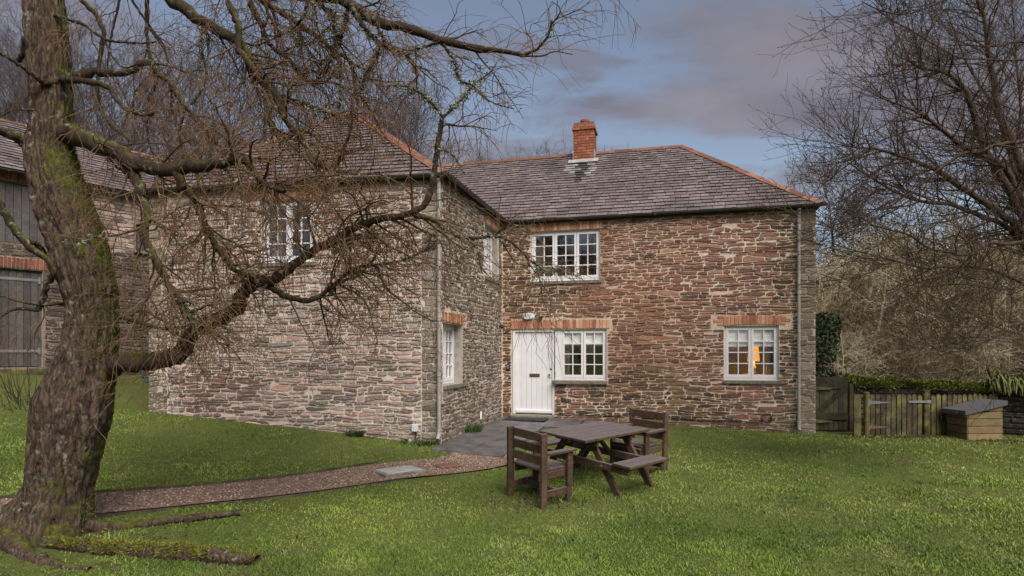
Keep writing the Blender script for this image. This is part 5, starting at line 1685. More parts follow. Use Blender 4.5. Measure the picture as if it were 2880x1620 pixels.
mb.add([W_BARN.p(L9, 4.2, 0), W_BARN.p(L9, 6.05, -bR), W_BARN.p(L9, 4.2, -2 * bR), W_BARN.p(L9, -1.4, -2 * bR), W_BARN.p(L9, -1.4, 0)], [(4, 3, 2, 1, 0)])
mb.add([W_BARN.p(0, -1.4, -2 * bR), W_BARN.p(0, 4.2, -2 * bR), W_BARN.p(L9, 4.2, -2 * bR), W_BARN.p(L9, -1.4, -2 * bR)], [(0, 1, 2, 3)])
broof = sub(mb, 'roof', M['deck'], barn)
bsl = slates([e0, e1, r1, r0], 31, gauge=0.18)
bsl.sort(key=lambda s_: float(s_[3] @ s_[3]))
vis = [s_ for s_ in bsl if -0.90 < s_[3][0] / s_[3][1] < -0.40]
vid = {id(s_) for s_ in vis[:300]}
rest = MB()
for s_ in bsl:
    if id(s_) in vid:
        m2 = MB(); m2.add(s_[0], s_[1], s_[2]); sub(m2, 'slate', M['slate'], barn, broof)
    else:
        rest.add(s_[0], s_[1], s_[2])
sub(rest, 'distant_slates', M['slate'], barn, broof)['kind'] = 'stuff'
bnm = plane_frame([e0, e1, r1, r0])[3]
ridge_line(r0, r1, bnm, np.array((-bnm[0], -bnm[1], bnm[2])), broof, barn)
gutter(W_BARN.p(0, 0, 0.2)[:2], W_BARN.p(W_BARN.len, 0, 0.2)[:2], W_BARN.n, barn, z=4.2)
tb = thing('green_planter', 'low green plastic box on the grass at the barn foot', 'box', (-9.05, 16.3, gz(-9.05, 16.3)))
p0 = np.array((-9.0, 15.6, gz(-9.0, 15.6)))
mb = MB(); mb.box(p0 + (0, 0, 0.07), (0.42, 0.3, 0.14), None, 0.02); sub(mb, 'tray', M['teal'], tb)
mb = MB(); mb.box(p0 + (0, 0, 0.16), (0.46, 0.34, 0.035), None, 0.012); sub(mb, 'lid', M['teal'], tb)

# ================================================================== FENCE, GATES, LOG BOX, MOSSY WALL
def picket(root, x, y, h, wd, th, ax, mat, parent=None, point=True, z=None, lean=0.0, col=None):
    zb = (gz(x, y) if z is None else z) - 0.02
    a, n_ = ax[0], ax[1]
    up = np.array((0, 0, 1.0)) + a * lean
    c = np.array((x, y, zb))
    hw = wd / 2
    pr = [c - a * hw, c + a * hw, c + a * hw + up * (h - 0.045), c + up * h if point else c + up * (h - 0.045), c - a * hw + up * (h - 0.045)]
    m_ = MB(); m_.prism([p - n_ * th / 2 for p in pr], n_ * th, col or jit((1, 1, 1), 0.35))
    return sub(m_, 'picket', mat, root, parent)


FA = np.array([(0.995, 0.05, 0), (0.05, -0.995, 0), (0, 0, 1)])
fp = lambda s: np.array((7.34 + 0.995 * s, 12.88 + 0.05 * s))
x, y = fp(0)
gate = thing('picket_gate', 'mossy wooden picket gate with steel strap hinges beside the fence', 'gate', (x, y, gz(x, y)))
m_ = MB(); m_.box((x, y, gz(x, y) + 0.44), (0.10, 0.10, 0.98), FA, 0.02, (1.9, 1.75, 1.2)); sub(m_, 'post', M['fencewood'], gate)
m_ = MB(); q = fp(-0.17); m_.box((q[0], q[1] + 0.05, gz(*q) + 0.42), (0.16, 0.03, 0.9), FA, 0.006, (1.2, 1.1, 1.05)); sub(m_, 'side_board', M['fencewood'], gate)
for i in range(10):
    q = fp(0.12 + i * 0.113)
    picket(gate, q[0], q[1], 0.89 + random.uniform(-.012, .012), 0.09, 0.022, FA, M['fencewood'], lean=random.uniform(-.01, .01))
for h_ in (0.22, 0.70):
    a, b_ = fp(0.06), fp(1.2)
    m_ = MB(); m_.beam((a[0], a[1] + 0.035, gz(*a) + h_), (b_[0], b_[1] + 0.035, gz(*b_) + h_), 0.08, 0.035); sub(m_, 'rail', M['fencewood'], gate)
for h_, l, mt_ in ((0.71, 0.44, 'steel'), (0.20, 0.44, 'rust')):
    a = fp(0.02); b_ = fp(0.02 + l)
    z0 = gz(*a) + h_
    m_ = MB(); m_.prism([(a[0], a[1] - 0.015, z0 - 0.045), (b_[0], b_[1] - 0.015, z0 - 0.008), (b_[0], b_[1] - 0.015, z0 + 0.008), (a[0], a[1] - 0.015, z0 + 0.045)], FA[1] * 0.008)
    m_.box((a[0], a[1] - 0.02, z0), (0.05, 0.07, 0.15), FA, 0.004); sub(m_, 'hinge', M[mt_], gate)
a, b_ = fp(0.88), fp(1.32)
m_ = MB(); m_.beam((a[0], a[1] - 0.03, gz(*a) + 0.715), (b_[0], b_[1] - 0.03, gz(*a) + 0.715), 0.045, 0.012, ch=0.002)
m_.box((b_[0], b_[1] - 0.03, gz(*a) + 0.715), (0.09, 0.02, 0.07), FA, 0.003); sub(m_, 'latch', M['steel'], gate)

q = fp(1.30)
fence = thing('picket_fence', 'mossy wooden picket fence running behind the log box', 'fence', (q[0], q[1], gz(*q)))
m_ = MB(); m_.box((q[0], q[1] + 0.03, gz(*q) + 0.45), (0.13, 0.10, 1.0), FA, 0.015, (0.55, 0.52, 0.45)); sub(m_, 'post', M['fencewood'], fence)
for i in range(13):
    q = fp(1.44 + i * 0.113)
    picket(fence, q[0], q[1], 0.88 + random.uniform(-.02, .02), 0.09, 0.022, FA, M['fencewood'], lean=random.uniform(-.012, .012))
for h_ in (0.22, 0.70):
    a, b_ = fp(1.25), fp(2.95)
    m_ = MB(); m_.beam((a[0], a[1] + 0.035, gz(*a) + h_), (b_[0], b_[1] + 0.035, gz(*b_) + h_), 0.08, 0.035); sub(m_, 'rail', M['fencewood'], fence)

g0 = np.array((6.66, 13.70)); zg0 = -1.74
GA = np.array([(1, 0.0, 0), (0, -1, 0), (0, 0, 1)])
dgate = thing('plank_gate', 'dark damp plank gate with diagonal brace between the cottage and its post', 'gate', (g0[0], g0[1], zg0))
for i in range(7):
    m_ = MB(); m_.box((g0[0] + 0.05 + i * 0.104, g0[1], zg0 + 0.60), (0.098, 0.022, 1.17), GA, 0.003, jit((1.8, 1.7, 1.5), 0.4)); sub(m_, 'plank', M['darkwood'], dgate)
for h_, w_ in ((1.06, 0.26), (0.33, 0.17)):
    m_ = MB(); m_.box((g0[0] + 0.36, g0[1] - 0.03, zg0 + h_), (0.72, 0.03, w_), GA, 0.004, (0.6, 0.6, 0.6)); sub(m_, 'rail', M['darkwood'], dgate)
m_ = MB(); m_.beam((g0[0] + 0.02, g0[1] - 0.03, zg0 + 0.38), (g0[0] + 0.66, g0[1] - 0.03, zg0 + 0.95), 0.11, 0.028, col=(0.6, 0.6, 0.6)); sub(m_, 'brace', M['darkwood'], dgate)
for h_ in (0.94, 0.22):
    m_ = MB(); m_.prism([(g0[0] - 0.02, g0[1] - 0.05, zg0 + h_ - 0.04), (g0[0] + 0.36, g0[1] - 0.05, zg0 + h_ - 0.015), (g0[0] + 0.36, g0[1] - 0.05, zg0 + h_ + 0.01), (g0[0] - 0.02, g0[1] - 0.05, zg0 + h_ + 0.04)], (0, -0.008, 0)); sub(m_, 'hinge', M['fencewood'], dgate)
m_ = MB(); m_.box((g0[0] + 0.79, g0[1], zg0 + 0.50), (0.09, 0.09, 1.08), GA, 0.01, (1.6, 1.3, 1.2)); sub(m_, 'post', M['darkwood'], dgate)

# log box
bx0 = np.array((9.02, 12.33)); BA = np.array([(0.995, 0.10, 0), (-0.10, 0.995, 0), (0, 0, 1.0)])
bz = gz(*bx0) - 0.01
bw, bd, hl, hr = 0.76, 0.50, 0.55, 0.72
lb = thing('log_box', 'slatted wooden log box with sloping grey felt lid at the fence', 'box', (bx0[0], bx0[1], bz))
bp = lambda a, d, z: np.array((bx0[0], bx0[1], bz)) + BA[0] * a + BA[1] * d + BA[2] * z
nb = 5
for face in ('front', 'left', 'back', 'right'):
    for i in range(nb):
        z0_, z1_ = i * 0.148, (i + 1) * 0.148 - 0.012
        m_ = MB()
        col = jit((1.0, 0.92, 0.78), 0.25) if face != 'left' else jit((0.72, 0.58, 0.56), 0.12)
        if face in ('front', 'back'):
            zt0 = lambda a: hl + (hr - hl) * a / bw
            d0 = 0.0 if face == 'front' else bd
            pts = [(0.022, z0_), (bw - 0.022, z0_), (bw - 0.022, min(z1_, zt0(bw))), (0.022, min(z1_, zt0(0)))]
            if z0_ >= hl:
                a_ = (z0_ - hl) / (hr - hl) * bw
                pts = [(a_, z0_), (bw - 0.022, z0_), (bw - 0.022, min(z1_, hr))]
            m_.prism([bp(a, d0, z) + BA[1] * (0.010 * (z1_ - z) / 0.15 * (-1 if face == 'front' else 1)) for a, z in pts], BA[1] * (0.02 if face == 'front' else -0.02), col)
        else:
            a0 = 0.0 if face == 'left' else bw
            zt = hl if face == 'left' else hr
            if z0_ >= zt - 0.01: continue
            z1c = min(z1_, zt)
            m_.prism([bp(a0, d, z) + BA[0] * (0.010 * (z1_ - z) / 0.15 * (-1 if face == 'left' else 1)) for d, z in ((0.0, z0_), (bd, z0_), (bd, z1c), (0.0, z1c))], BA[0] * (0.02 if face == 'left' else -0.02), col)
        sub(m_, 'board', M['boxwood'], lb)
m_ = MB()
ov = 0.06
lid = [bp(-ov - 0.03, -ov, hl - 0.005), bp(bw + ov, -ov, hr + 0.02), bp(bw + ov, bd + ov, hr + 0.02), bp(-ov - 0.03, bd + ov, hl - 0.005)]
m_.prism([p - (0, 0, 0.03) for p in lid], (0, 0, 0.085)); sub(m_, 'lid', M['felt'], lb)
m_ = MB(); m_.box(bp(-0.11, 0.14, hl + 0.0), (0.02, 0.05, 0.035), BA, 0.005); sub(m_, 'handle', M['brass'], lb)

# low stone wall with a thick moss cap
WP = spline([(7.55, 14.05, 0), (8.4, 13.95, 0), (9.4, 13.75, 0), (10.3, 13.4, 0), (11.1, 12.75, 0), (12.2, 11.9, 0), (13.4, 11.2, 0)], 6)[:, :2]
mw = thing('mossy_wall', 'low dry stone garden wall under a thick green moss cap', 'wall', (10.3, 13.4, gz(10.3, 13.4)))
arc = np.concatenate([[0], np.cumsum(np.linalg.norm(np.diff(WP, axis=0), axis=1))])
wtop = lambda s: -0.66 - 0.045 * s
wt = MB()
T = np.gradient(WP, axis=0); T /= np.linalg.norm(T, axis=1)[:, None]; WN = np.stack([T[:, 1], -T[:, 0]], 1)
sec = []
for i, p in enumerate(WP):
    zt = wtop(arc[i]); zb = gz(*p) - 0.2
    sec.append([v3(p + WN[i] * 0.26, zb), v3(p + WN[i] * 0.22, zt), v3(p - WN[i] * 0.22, zt), v3(p - WN[i] * 0.26, zb)])
for i in range(len(WP) - 1):
    for k in range(3):
        wt.quad(sec[i][k], sec[i + 1][k], sec[i + 1][k + 1], sec[i][k + 1])
wt.quad(*sec[0]); wt.quad(*sec[-1][::-1])
core_w = sub(wt, 'wall_core', M['darkwood'], mw)
rg = random.Random(4)
zz_ = 0.0
cnt = 0
for row in range(9):
    s = rg.uniform(0, 0.2)
    while s < arc[-1] - 0.4:
        l = rg.uniform(0.18, 0.5)
        i = min(len(WP) - 2, int(np.searchsorted(arc, s + l / 2)) - 1)
        t_ = (s + l / 2 - arc[i]) / (arc[i + 1] - arc[i])
        p = WP[i] * (1 - t_) + WP[i + 1] * t_
        zc = gz(*p) + 0.06 + row * 0.115
        if zc < wtop(s) - 0.05:
            m_ = MB(); m_.box((*(p + WN[i] * (0.24 - 0.004 * row)), zc), (l - 0.02, 0.08, 0.10), np.array([(*T[i], 0), (*WN[i], 0), (0, 0, 1)]), 0.02, jit(tuple(c * 0.55 for c in rg.choice(PAL_BARN)), 0.25, rg))
            sub(m_, 'stone', M['stone'], mw, core_w)
        s += l


def blades(base, dirs, length, width, cols, bend=0.4):
    """many two-piece blades as one mesh. base (n,3), dirs (n,3) unit."""
    n = len(base)
    side = np.cross(dirs, RNG.normal(0, 1, (n, 3))); side /= np.linalg.norm(side, axis=1)[:, None]
    lean = RNG.normal(0, 1, (n, 3)); lean[:, 2] = -abs(lean[:, 2]) * 0.4
    lean *= bend
    L = length[:, None]; Wd = width[:, None]
    m_ = base + dirs * L * 0.55 + lean * L * 0.14
    tip = base + dirs * L * 0.95 + lean * L * 0.5
    V = np.stack([base - side * Wd, base + side * Wd, m_ - side * Wd * 0.8, m_ + side * Wd * 0.8, tip], 1).reshape(-1, 3)
    o_ = (np.arange(n) * 5)[:, None]
    F = np.concatenate([o_ + np.array([[0, 1, 3]]), o_ + np.array([[0, 3, 2]]), o_ + np.array([[2, 3, 4]])], 0)
    return V, F, np.concatenate([cols, cols, cols], 0)


# moss cap and ferns
n = 21000
s = RNG.random(n) * arc[-1]
i = np.clip(np.searchsorted(arc, s) - 1, 0, len(WP) - 2)
t_ = ((s - arc[i]) / (arc[i + 1] - arc[i]))[:, None]
P = WP[i] * (1 - t_) + WP[i + 1] * t_
ang = RNG.uniform(0.0, math.pi, n)
rad = (0.24 + 0.10 * vnoise(s * 3.0, 2.2)) * np.ones(n)
off = np.cos(ang) * (rad + 0.05)
hgt = np.sin(ang) * (0.07 + 0.10 * vnoise(s * 2.1 + 5, off * 3)) - 0.03
sag = np.where(off > 0.15, -(vnoise(s * 4.0, 8.0)) * 0.10 * RNG.random(n), 0)
base = np.stack([P[:, 0] + WN[i, 0] * off, P[:, 1] + WN[i, 1] * off, np.array([wtop(q) for q in s]) + hgt + sag], 1)
dr = np.stack([WN[i, 0] * np.cos(ang), WN[i, 1] * np.cos(ang), np.sin(ang) * 0.8 + 0.1], 1) + RNG.normal(0, 0.35, (n, 3))
dr /= np.linalg.norm(dr, axis=1)[:, None]
mix = vnoise(s * 2.5, off * 6)[:, None]
col = np.array((0.055, 0.065, 0.012)) * (1 - mix) + np.array((0.165, 0.185, 0.022)) * mix
col = col * RNG.uniform(0.6, 1.35, (n, 1))
Vm, Fm, Cm = blades(base, dr, RNG.uniform(0.04, 0.085, n), RNG.uniform(0.008, 0.016, n), col, 0.6)
o = finish('moss_cap', mesh_np('moss_cap', Vm, Fm, Cm), M['leaf']); o.parent = mw
o.matrix_parent_inverse = Matrix.Translation(mw.location).inverted(); o['kind'] = 'stuff'
# arching fern and grass fronds spilling over the right end
n = 1300
s = s_f = RNG.uniform(2.9, arc[-1], n)
i = np.clip(np.searchsorted(arc, s) - 1, 0, len(WP) - 2)
P = WP[i]
off = RNG.uniform(-0.1, 0.25, n)
st_ = np.stack([P[:, 0] + WN[i, 0] * off, P[:, 1] + WN[i, 1] * off, np.array([wtop(q) for q in s]) + 0.08], 1)

# ================================================================== PICNIC FURNITURE (stands on the sloping lawn)
E1 = np.array((0.765, 0.644)); E2 = np.array((-0.644, 0.765))


def slope_frame(x, y):
    d = 0.5
    gx_ = (gz(x + d, y) - gz(x - d, y)) / (2 * d); gy_ = (gz(x, y + d) - gz(x, y - d)) / (2 * d)
    nrm = np.array((-gx_, -gy_, 1.0)); nrm /= np.linalg.norm(nrm)
    a = np.array((*E1, 0.0)); a -= nrm * (a @ nrm); a /= np.linalg.norm(a)
    return np.array([a, np.cross(nrm, a), nrm])


class Loc:
    """local builder: x along E1, y along E2, z up from the turf."""
    def __init__(s, c, flip=False):
        s.ax = slope_frame(*c)
        if flip: s.ax = np.array([-s.ax[0], -s.ax[1], s.ax[2]])
        s.c = np.array((c[0], c[1], gz(*c) + 0.004))

    def p(s, x, y, z): return s.c + s.ax[0] * x + s.ax[1] * y + s.ax[2] * z

    def beam(s, a, b, w, t, side=(0, 0, 1), col=None):
        m_ = MB(); sd = s.ax.T @ np.array(side, float)
        m_.beam(s.p(*a), s.p(*b), w, t, sd, 0.005, col or jit((1, 1, 1), 0.22)); return m_


ctr = E1 * 6.555 + E2 * 5.985
lc = Loc(ctr)
pt = thing('picnic_table', 'dark stained wooden picnic table with two fixed benches on the lawn', 'picnic table', tuple(lc.c))
npl = 6
for i in range(npl):
    w_ = 0.90 / npl
    y_ = -0.45 + w_ * (i + 0.5)
    sub(lc.beam((-0.655, y_, 0.715 + random.uniform(-.001, .001)), (0.655, y_, 0.715), w_ - 0.008, 0.036, (0, 1, 0)), 'top_plank', M['picnic'], pt)
for sd in (-1, 1):
    for k in range(2):
        y_ = sd * (0.755 + 0.155 * k)
        sub(lc.beam((-0.42, y_, 0.435), (0.38, y_, 0.435), 0.147, 0.036, (0, 1, 0)), 'seat_plank', M['picnic'], pt)
for e_ in (-0.34, 0.34):
    for sd in (-1, 1):
        sub(lc.beam((e_ + 0.024, sd * 0.73, -0.02), (e_ + 0.024, sd * 0.20, 0.69), 0.095, 0.045, (0, 1, 0)), 'leg', M['picnic'], pt)
    sub(lc.beam((e_ - 0.022, -0.93, 0.37), (e_ - 0.022, 0.93, 0.37), 0.095, 0.042), 'bearer', M['picnic'], pt)
    sub(lc.beam((e_ - 0.022, -0.40, 0.648), (e_ - 0.022, 0.40, 0.648), 0.09, 0.042), 'bearer', M['picnic'], pt)
for e_ in (-0.34, 0.34):
    for sd in (-1, 1):
        for yb, zb in ((0.47, 0.37), (0.25, 0.645)):
            m_ = MB(); m_.tube([lc.p(e_ - 0.045, sd * yb, zb), lc.p(e_ - 0.053, sd * yb, zb)], 0.014, 8)
            sub(m_, 'bolt', M['steel'], pt)
for sd in (-1, 1):
    sub(lc.beam((-0.30, 0, 0.40), (-0.02 if sd < 0 else 0.02, 0, 0.66), 0.07, 0.04, (0, 1, 0)) if sd < 0 else lc.beam((0.30, 0, 0.40), (0.02, 0, 0.66), 0.07, 0.04, (0, 1, 0)), 'brace', M['picnic'], pt)


def chair(c, flip, label):
    l = Loc(c, flip)
    ch = thing('garden_chair', label, 'chair', tuple(l.c), 'wooden chairs at the picnic table')
    for sd in (-1, 1):
        y_ = sd * 0.315
        sub(l.beam((-0.235, y_, -0.015), (-0.255, y_, 0.905), 0.095, 0.048, (1, 0, 0)), 'back_post', M['picnic'], ch)
        sub(l.beam((0.20, y_, -0.015), (0.20, y_, 0.63), 0.09, 0.046, (1, 0, 0)), 'front_post', M['picnic'], ch)
        sub(l.beam((-0.215, y_, 0.648), (0.27, y_, 0.648), 0.10, 0.034, (0, 1, 0)), 'armrest', M['picnic'], ch)
        sub(l.beam((-0.20, sd * 0.272, 0.365), (0.245, sd * 0.272, 0.365), 0.09, 0.034), 'seat_rail', M['picnic'], ch)
        sub(l.beam((-0.19, y_, 0.145), (0.155, y_, 0.145), 0.085, 0.034), 'stretcher', M['picnic'], ch)
    sub(l.beam((-0.01, -0.295, 0.145), (-0.01, 0.295, 0.145), 0.085, 0.034), 'stretcher', M['picnic'], ch)
    for zc in (0.84, 0.695, 0.55):
        sub(l.beam((-0.205 - 0.02 * zc, -0.30, zc), (-0.205 - 0.02 * zc, 0.30, zc), 0.108, 0.026), 'back_slat', M['picnic'], ch)
    for k in range(4):
        x_ = -0.16 + 0.122 * k
        sub(l.beam((x_, -0.285, 0.43 - 0.004 * (k == 0)), (x_, 0.285, 0.43), 0.114, 0.03, (1, 0, 0)), 'seat_plank', M['picnic'], ch)
    sub(l.beam((0.257, -0.255, 0.35), (0.257, 0.255, 0.35), 0.10, 0.03), 'front_rail', M['picnic'], ch)
    return ch


chair(E1 * 5.44 + E2 * 5.90, False, 'brown slatted armchair with its back to the camera, nearest end of picnic table')
chair(E1 * 7.48 + E2 * 5.95, True, 'brown slatted armchair facing the camera at the far end of the picnic table')

# ================================================================== TREES
def tubes(P, Rd, k):
    """P (m,n,3), Rd (m,n) -> verts, quads."""
    m, n, _ = P.shape
    T = np.gradient(P, axis=1)
    T /= np.linalg.norm(T, axis=2)[..., None] + 1e-9
    mean = np.abs(T).mean(axis=1)
    ref = np.eye(3)[np.argmin(mean, axis=1)][:, None, :]
    U = np.cross(T, ref); U /= np.linalg.norm(U, axis=2)[..., None] + 1e-9
    Wv = np.cross(T, U)
    a = 2 * math.pi * np.arange(k) / k
    V = P[:, :, None, :] + Rd[:, :, None, None] * (np.cos(a)[None, None, :, None] * U[:, :, None, :] + np.sin(a)[None, None, :, None] * Wv[:, :, None, :])
    V = V.reshape(-1, 3)
    i = np.arange(m)[:, None, None] * n * k + np.arange(n - 1)[None, :, None] * k
    j = np.arange(k)[None, None, :]; j2 = (j + 1) % k
    F = np.stack([i + j, i + j2, i + k + j2, i + k + j], -1).reshape(-1, 4)
    return V, F


def join(parts):
    Vs, Fs, o = [], [], 0
    for V_, F_ in parts:
        Vs.append(V_); Fs.append(F_ + o); o += len(V_)
    return np.concatenate(Vs), np.concatenate(Fs)


def rnd_perp(T, rg):
    r = rg.normal(0, 1, T.shape)
    r -= T * (r * T).sum(-1, keepdims=True)
    return r / (np.linalg.norm(r, axis=-1, keepdims=True) + 1e-9)


def grow(S, D, L, n, pull, wig, rg, pullk=1.0):
    """vectorised curved shoots: S start, D direction, L length, pull (3,) bias gathered towards the tip."""
    m = len(S)
    P = np.empty((m, n, 3)); P[:, 0] = S
    d = D.copy()
    st = (L / (n - 1))[:, None]
    for i in range(1, n):
        d = d + np.asarray(pull) * (i / n) ** pullk + rg.normal(0, wig, (m, 3))
        d /= np.linalg.norm(d, axis=1)[:, None]
        P[:, i] = P[:, i - 1] + d * st
    return P


def taper(r0, r1, n):
    t = np.linspace(0, 1, n)[None, :]
    return r0[:, None] * (1 - t) + r1[:, None] * t


def spawn(P, Rd, per, rg, lo=0.15, hi=1.0, spread=0.8, bias=(0, 0, 0)):
    """children on parents P (m,n,3): returns start, dir, parent radius, parent index."""
    m, n, _ = P.shape
    cnt = rg.poisson(per) if np.ndim(per) else rg.poisson(per, m)
    idx = np.repeat(np.arange(m), cnt)
    if len(idx) == 0:
        idx = np.array([0])
    t = rg.uniform(lo, hi, len(idx)) * (n - 1.001)
    i = t.astype(int); f = (t - i)[:, None]
    S = P[idx, i] * (1 - f) + P[idx, i + 1] * f
    T = P[idx, i + 1] - P[idx, i]; T /= np.linalg.norm(T, axis=1)[:, None] + 1e-9
    D = T * (1 - spread * 0.5) + rnd_perp(T, rg) * spread + np.asarray(bias)
    D /= np.linalg.norm(D, axis=1)[:, None]
    r = Rd[idx, i]
    return S, D, r, idx


def resample(pts, n):
    P = spline(pts, 8)
    s = np.concatenate([[0], np.cumsum(np.linalg.norm(np.diff(P[:, :3], axis=0), axis=1))])
    t = np.linspace(0, s[-1], n)
    return np.stack([np.interp(t, s, P[:, k]) for k in range(P.shape[1])], 1), s[-1]


def knobbly(P, rg, amt):
    q = P.copy()
    q[1:-1, :3] += rg.normal(0, 1, (len(P) - 2, 3)) * amt * P[1:-1, 3:4]
    return q


# ------------------------------------------------------------------ the old weeping tree by the path
rgt = np.random.default_rng(11)
gt = thing('weeping_garden_tree', 'old leaning bare tree with mossy bark and drooping twigs at the left', 'tree', (-4.9, 6.5, gz(-4.9, 6.5)))
GINV = Matrix.Translation(gt.location).inverted()
trk, _ = resample(GARDEN_TRUNK, 280)
k = 130
NT = 280
T = np.gradient(trk[:, :3], axis=0); T /= np.linalg.norm(T, axis=1)[:, None]
U = np.cross(T, (0, 1, 0)); U /= np.linalg.norm(U, axis=1)[:, None]; Wv = np.cross(T, U)
an = 2 * math.pi * np.arange(k) / k
lob = 1 + 0.05 * np.sin(3 * an)[None] + 0.035 * np.sin(7 * an + 1)[None] * np.ones((NT, 1))
_i, _j = np.meshgrid(np.arange(NT), np.arange(k), indexing='ij')
per = lambda fj, fi, o_: 0.5 * (vnoise(_j * fj + o_ + _i * 0.05, _i * fi + o_)) + 0.5 * (vnoise((k - _j) * fj + o_ + 7, _i * fi + o_ + 5))
rough = per(1.0, 0.18, 3) - 0.5 + 0.6 * (per(0.5, 0.11, 21) - 0.5)
rough2 = per(0.17, 0.075, 13) - 0.5
flare = np.clip((-1.35 - trk[:, 2]) / 0.5, 0, 1)[:, None] * (0.10 + 0.22 * np.maximum(0, np.sin(4 * an + 0.6))[None])
ridge = 1 - np.abs(2 * per(0.55, 0.16, 41) - 1)                # long plates of bark with furrows between
ridge2 = 1 - np.abs(2 * per(1.1, 0.34, 57) - 1)
taper_up = np.interp(trk[:, 2], (-2.0, 0.2, 1.6, 4.0), (0.94, 0.86, 0.80, 0.78))[:, None]
rr_ = trk[:, 3:4] * taper_up * (lob + 0.12 * rough2 + flare) + 0.036 * (ridge ** 3 - 0.35) * -1.0 + 0.014 * (ridge2 ** 2 - 0.4) * -1.0 + 0.010 * rough
V = (trk[:, None, :3] + rr_[..., None] * (np.cos(an)[None, :, None] * U[:, None] + np.sin(an)[None, :, None] * Wv[:, None])).reshape(-1, 3)
i = np.arange(NT - 1)[:, None] * k; j = np.arange(k)[None]; j2 = (j + 1) % k
F = np.stack([i + j, i + j2, i + k + j2, i + k + j], -1).reshape(-1, 4)


def tree_part(name, V, F, mat, root, smooth=True, cols=None):
    o = finish(name, mesh_np(name, V, F, cols, smooth=smooth), mat)
    o.parent = root
    o.matrix_parent_inverse = Matrix.Translation(root.location).inverted()
    return o


tree_part('trunk', V, F, M['bark'], gt)
# cushions of moss: shoulder of the trunk, its foot, and the first limb
Vt_ = V.reshape(NT, k, 3)
out = Vt_ - trk[:, None, :3]; out /= np.linalg.norm(out, axis=2)[..., None]
nzm = per(0.10, 0.05, 71)
z_ = Vt_[..., 2]
wgt = np.clip(out[..., 0] * 0.9 + 0.1, 0, 1) * ((z_ > -0.1) & (z_ < 2.3)) * np.clip(nzm * 3.2 - 1.0, 0, 1) + np.clip((-1.38 - z_) * 3.0, 0, 1) * np.clip(nzm * 3 - 0.9, 0, 1)
NM = 30000
wf = wgt.ravel() * np.repeat(trk[:, 3], k)
pk = rgt.choice(len(wf), NM, p=wf / wf.sum())
O_ = out.reshape(-1, 3)[pk]
base = V[pk] + rgt.normal(0, 0.010, (NM, 3)) - O_ * 0.004
mdir = O_ + rgt.normal(0, 0.5, (NM, 3)); mdir /= np.linalg.norm(mdir, axis=1)[:, None]
mc = rgt.random((NM, 1))
mossc = (np.array((0.055, 0.060, 0.011)) * (1 - mc) + np.array((0.200, 0.195, 0.030)) * mc)
l0, _ = resample(GARDEN_LIMBS[0], 60)
q_ = rgt.integers(4, 58, 5000)
a_ = rgt.normal(math.pi / 2, 0.55, 5000)
up_ = np.stack([np.zeros(5000), -np.cos(a_), np.sin(a_)], 1)
keep_ = vnoise(q_ * 0.22, a_ * 1.1) > 0.42
b2 = l0[q_, :3] + up_ * (l0[q_, 3] * 0.80)[:, None] + rgt.normal(0, 0.008, (5000, 3))
m2_ = np.array((0.055, 0.060, 0.010)) * (1 - mc[:5000]) + np.array((0.21, 0.205, 0.028)) * mc[:5000]
Vm, Fm, Cm = blades(np.concatenate([base, b2[keep_]]), np.concatenate([mdir, up_[keep_] + rgt.normal(0, 0.3, (keep_.sum(), 3))]),
                    rgt.uniform(0.006, 0.015, NM + keep_.sum()), rgt.uniform(0.002, 0.0045, NM + keep_.sum()), np.concatenate([mossc, m2_[keep_]]), 0.8)
tree_part('moss', Vm, Fm, M['leaf'], gt, False, Cm)['kind'] = 'stuff'
limbP, limbR = [], []
NL = 40
for l in GARDEN_LIMBS:
    p, ln = resample(l, NL)
    p = knobbly(p, rgt, 0.16)
    limbP.append(p[:, :3]); limbR.append(p[:, 3] * 0.76 * (1 + 0.10 * rgt.normal(0, 1, NL)))
    Vl, Fl = tubes(p[None, :, :3], limbR[-1][None], 10 if p[0, 3] > 0.05 else 7)
    tree_part('limb', Vl, Fl, M['limb'], gt)
LP, LR = np.array(limbP), np.array(limbR)
lens = np.linalg.norm(np.diff(LP, axis=1), axis=2).sum(1)
# side branches
S, D, r, idx = spawn(LP, LR, lens * 16.0, rgt, 0.12, 1.0, 0.85, (0.05, 0, -0.05))
keep_p = np.where(S[:, 0] < -4.2, 0.11, np.where(S[:, 0] < -3.5, 0.40, 0.95)) * np.where(S[:, 2] > 2.1, 0.50, 1.0) * np.where(S[:, 0] > -1.3, 0.45, 1.0)
keep_p = np.where(idx == 0, 0.12, keep_p)
kp = rgt.random(len(S)) < keep_p
S, D, r = S[kp], D[kp], r[kp]
L1 = rgt.uniform(0.35, 1.1, len(S)) * np.clip(0.55 + r * 14, 0.6, 1.25)
P1 = grow(S, D, L1, 9, (0.02, 0, -0.16), 0.20, rgt)
R1 = taper(np.clip(r * 0.5, 0.0045, 0.013) * rgt.uniform(0.7, 1.35, len(S)), np.full(len(S), 0.0025), 9)
S, D, r, idx = spawn(P1, R1, 6.5, rgt, 0.1, 1.0, 0.85, (0, 0, -0.10))
L2 = rgt.uniform(0.18, 0.60, len(S))
P2_ = grow(S, D, L2, 7, (0.0, 0, -0.30), 0.16, rgt)
R2_ = taper(np.clip(r * 0.6, 0.0032, 0.006), np.full(len(S), 0.0021), 7)
S, D, r, idx = spawn(P2_, R2_, 2.2, rgt, 0.1, 1.0, 0.7, (0, 0, -0.15))
L3 = rgt.uniform(0.10, 0.38, len(S))
P3_ = grow(S, D, L3, 5, (0, 0, -0.38), 0.14, rgt)
R3_ = taper(np.full(len(S), 0.0026), np.full(len(S), 0.0016), 5)
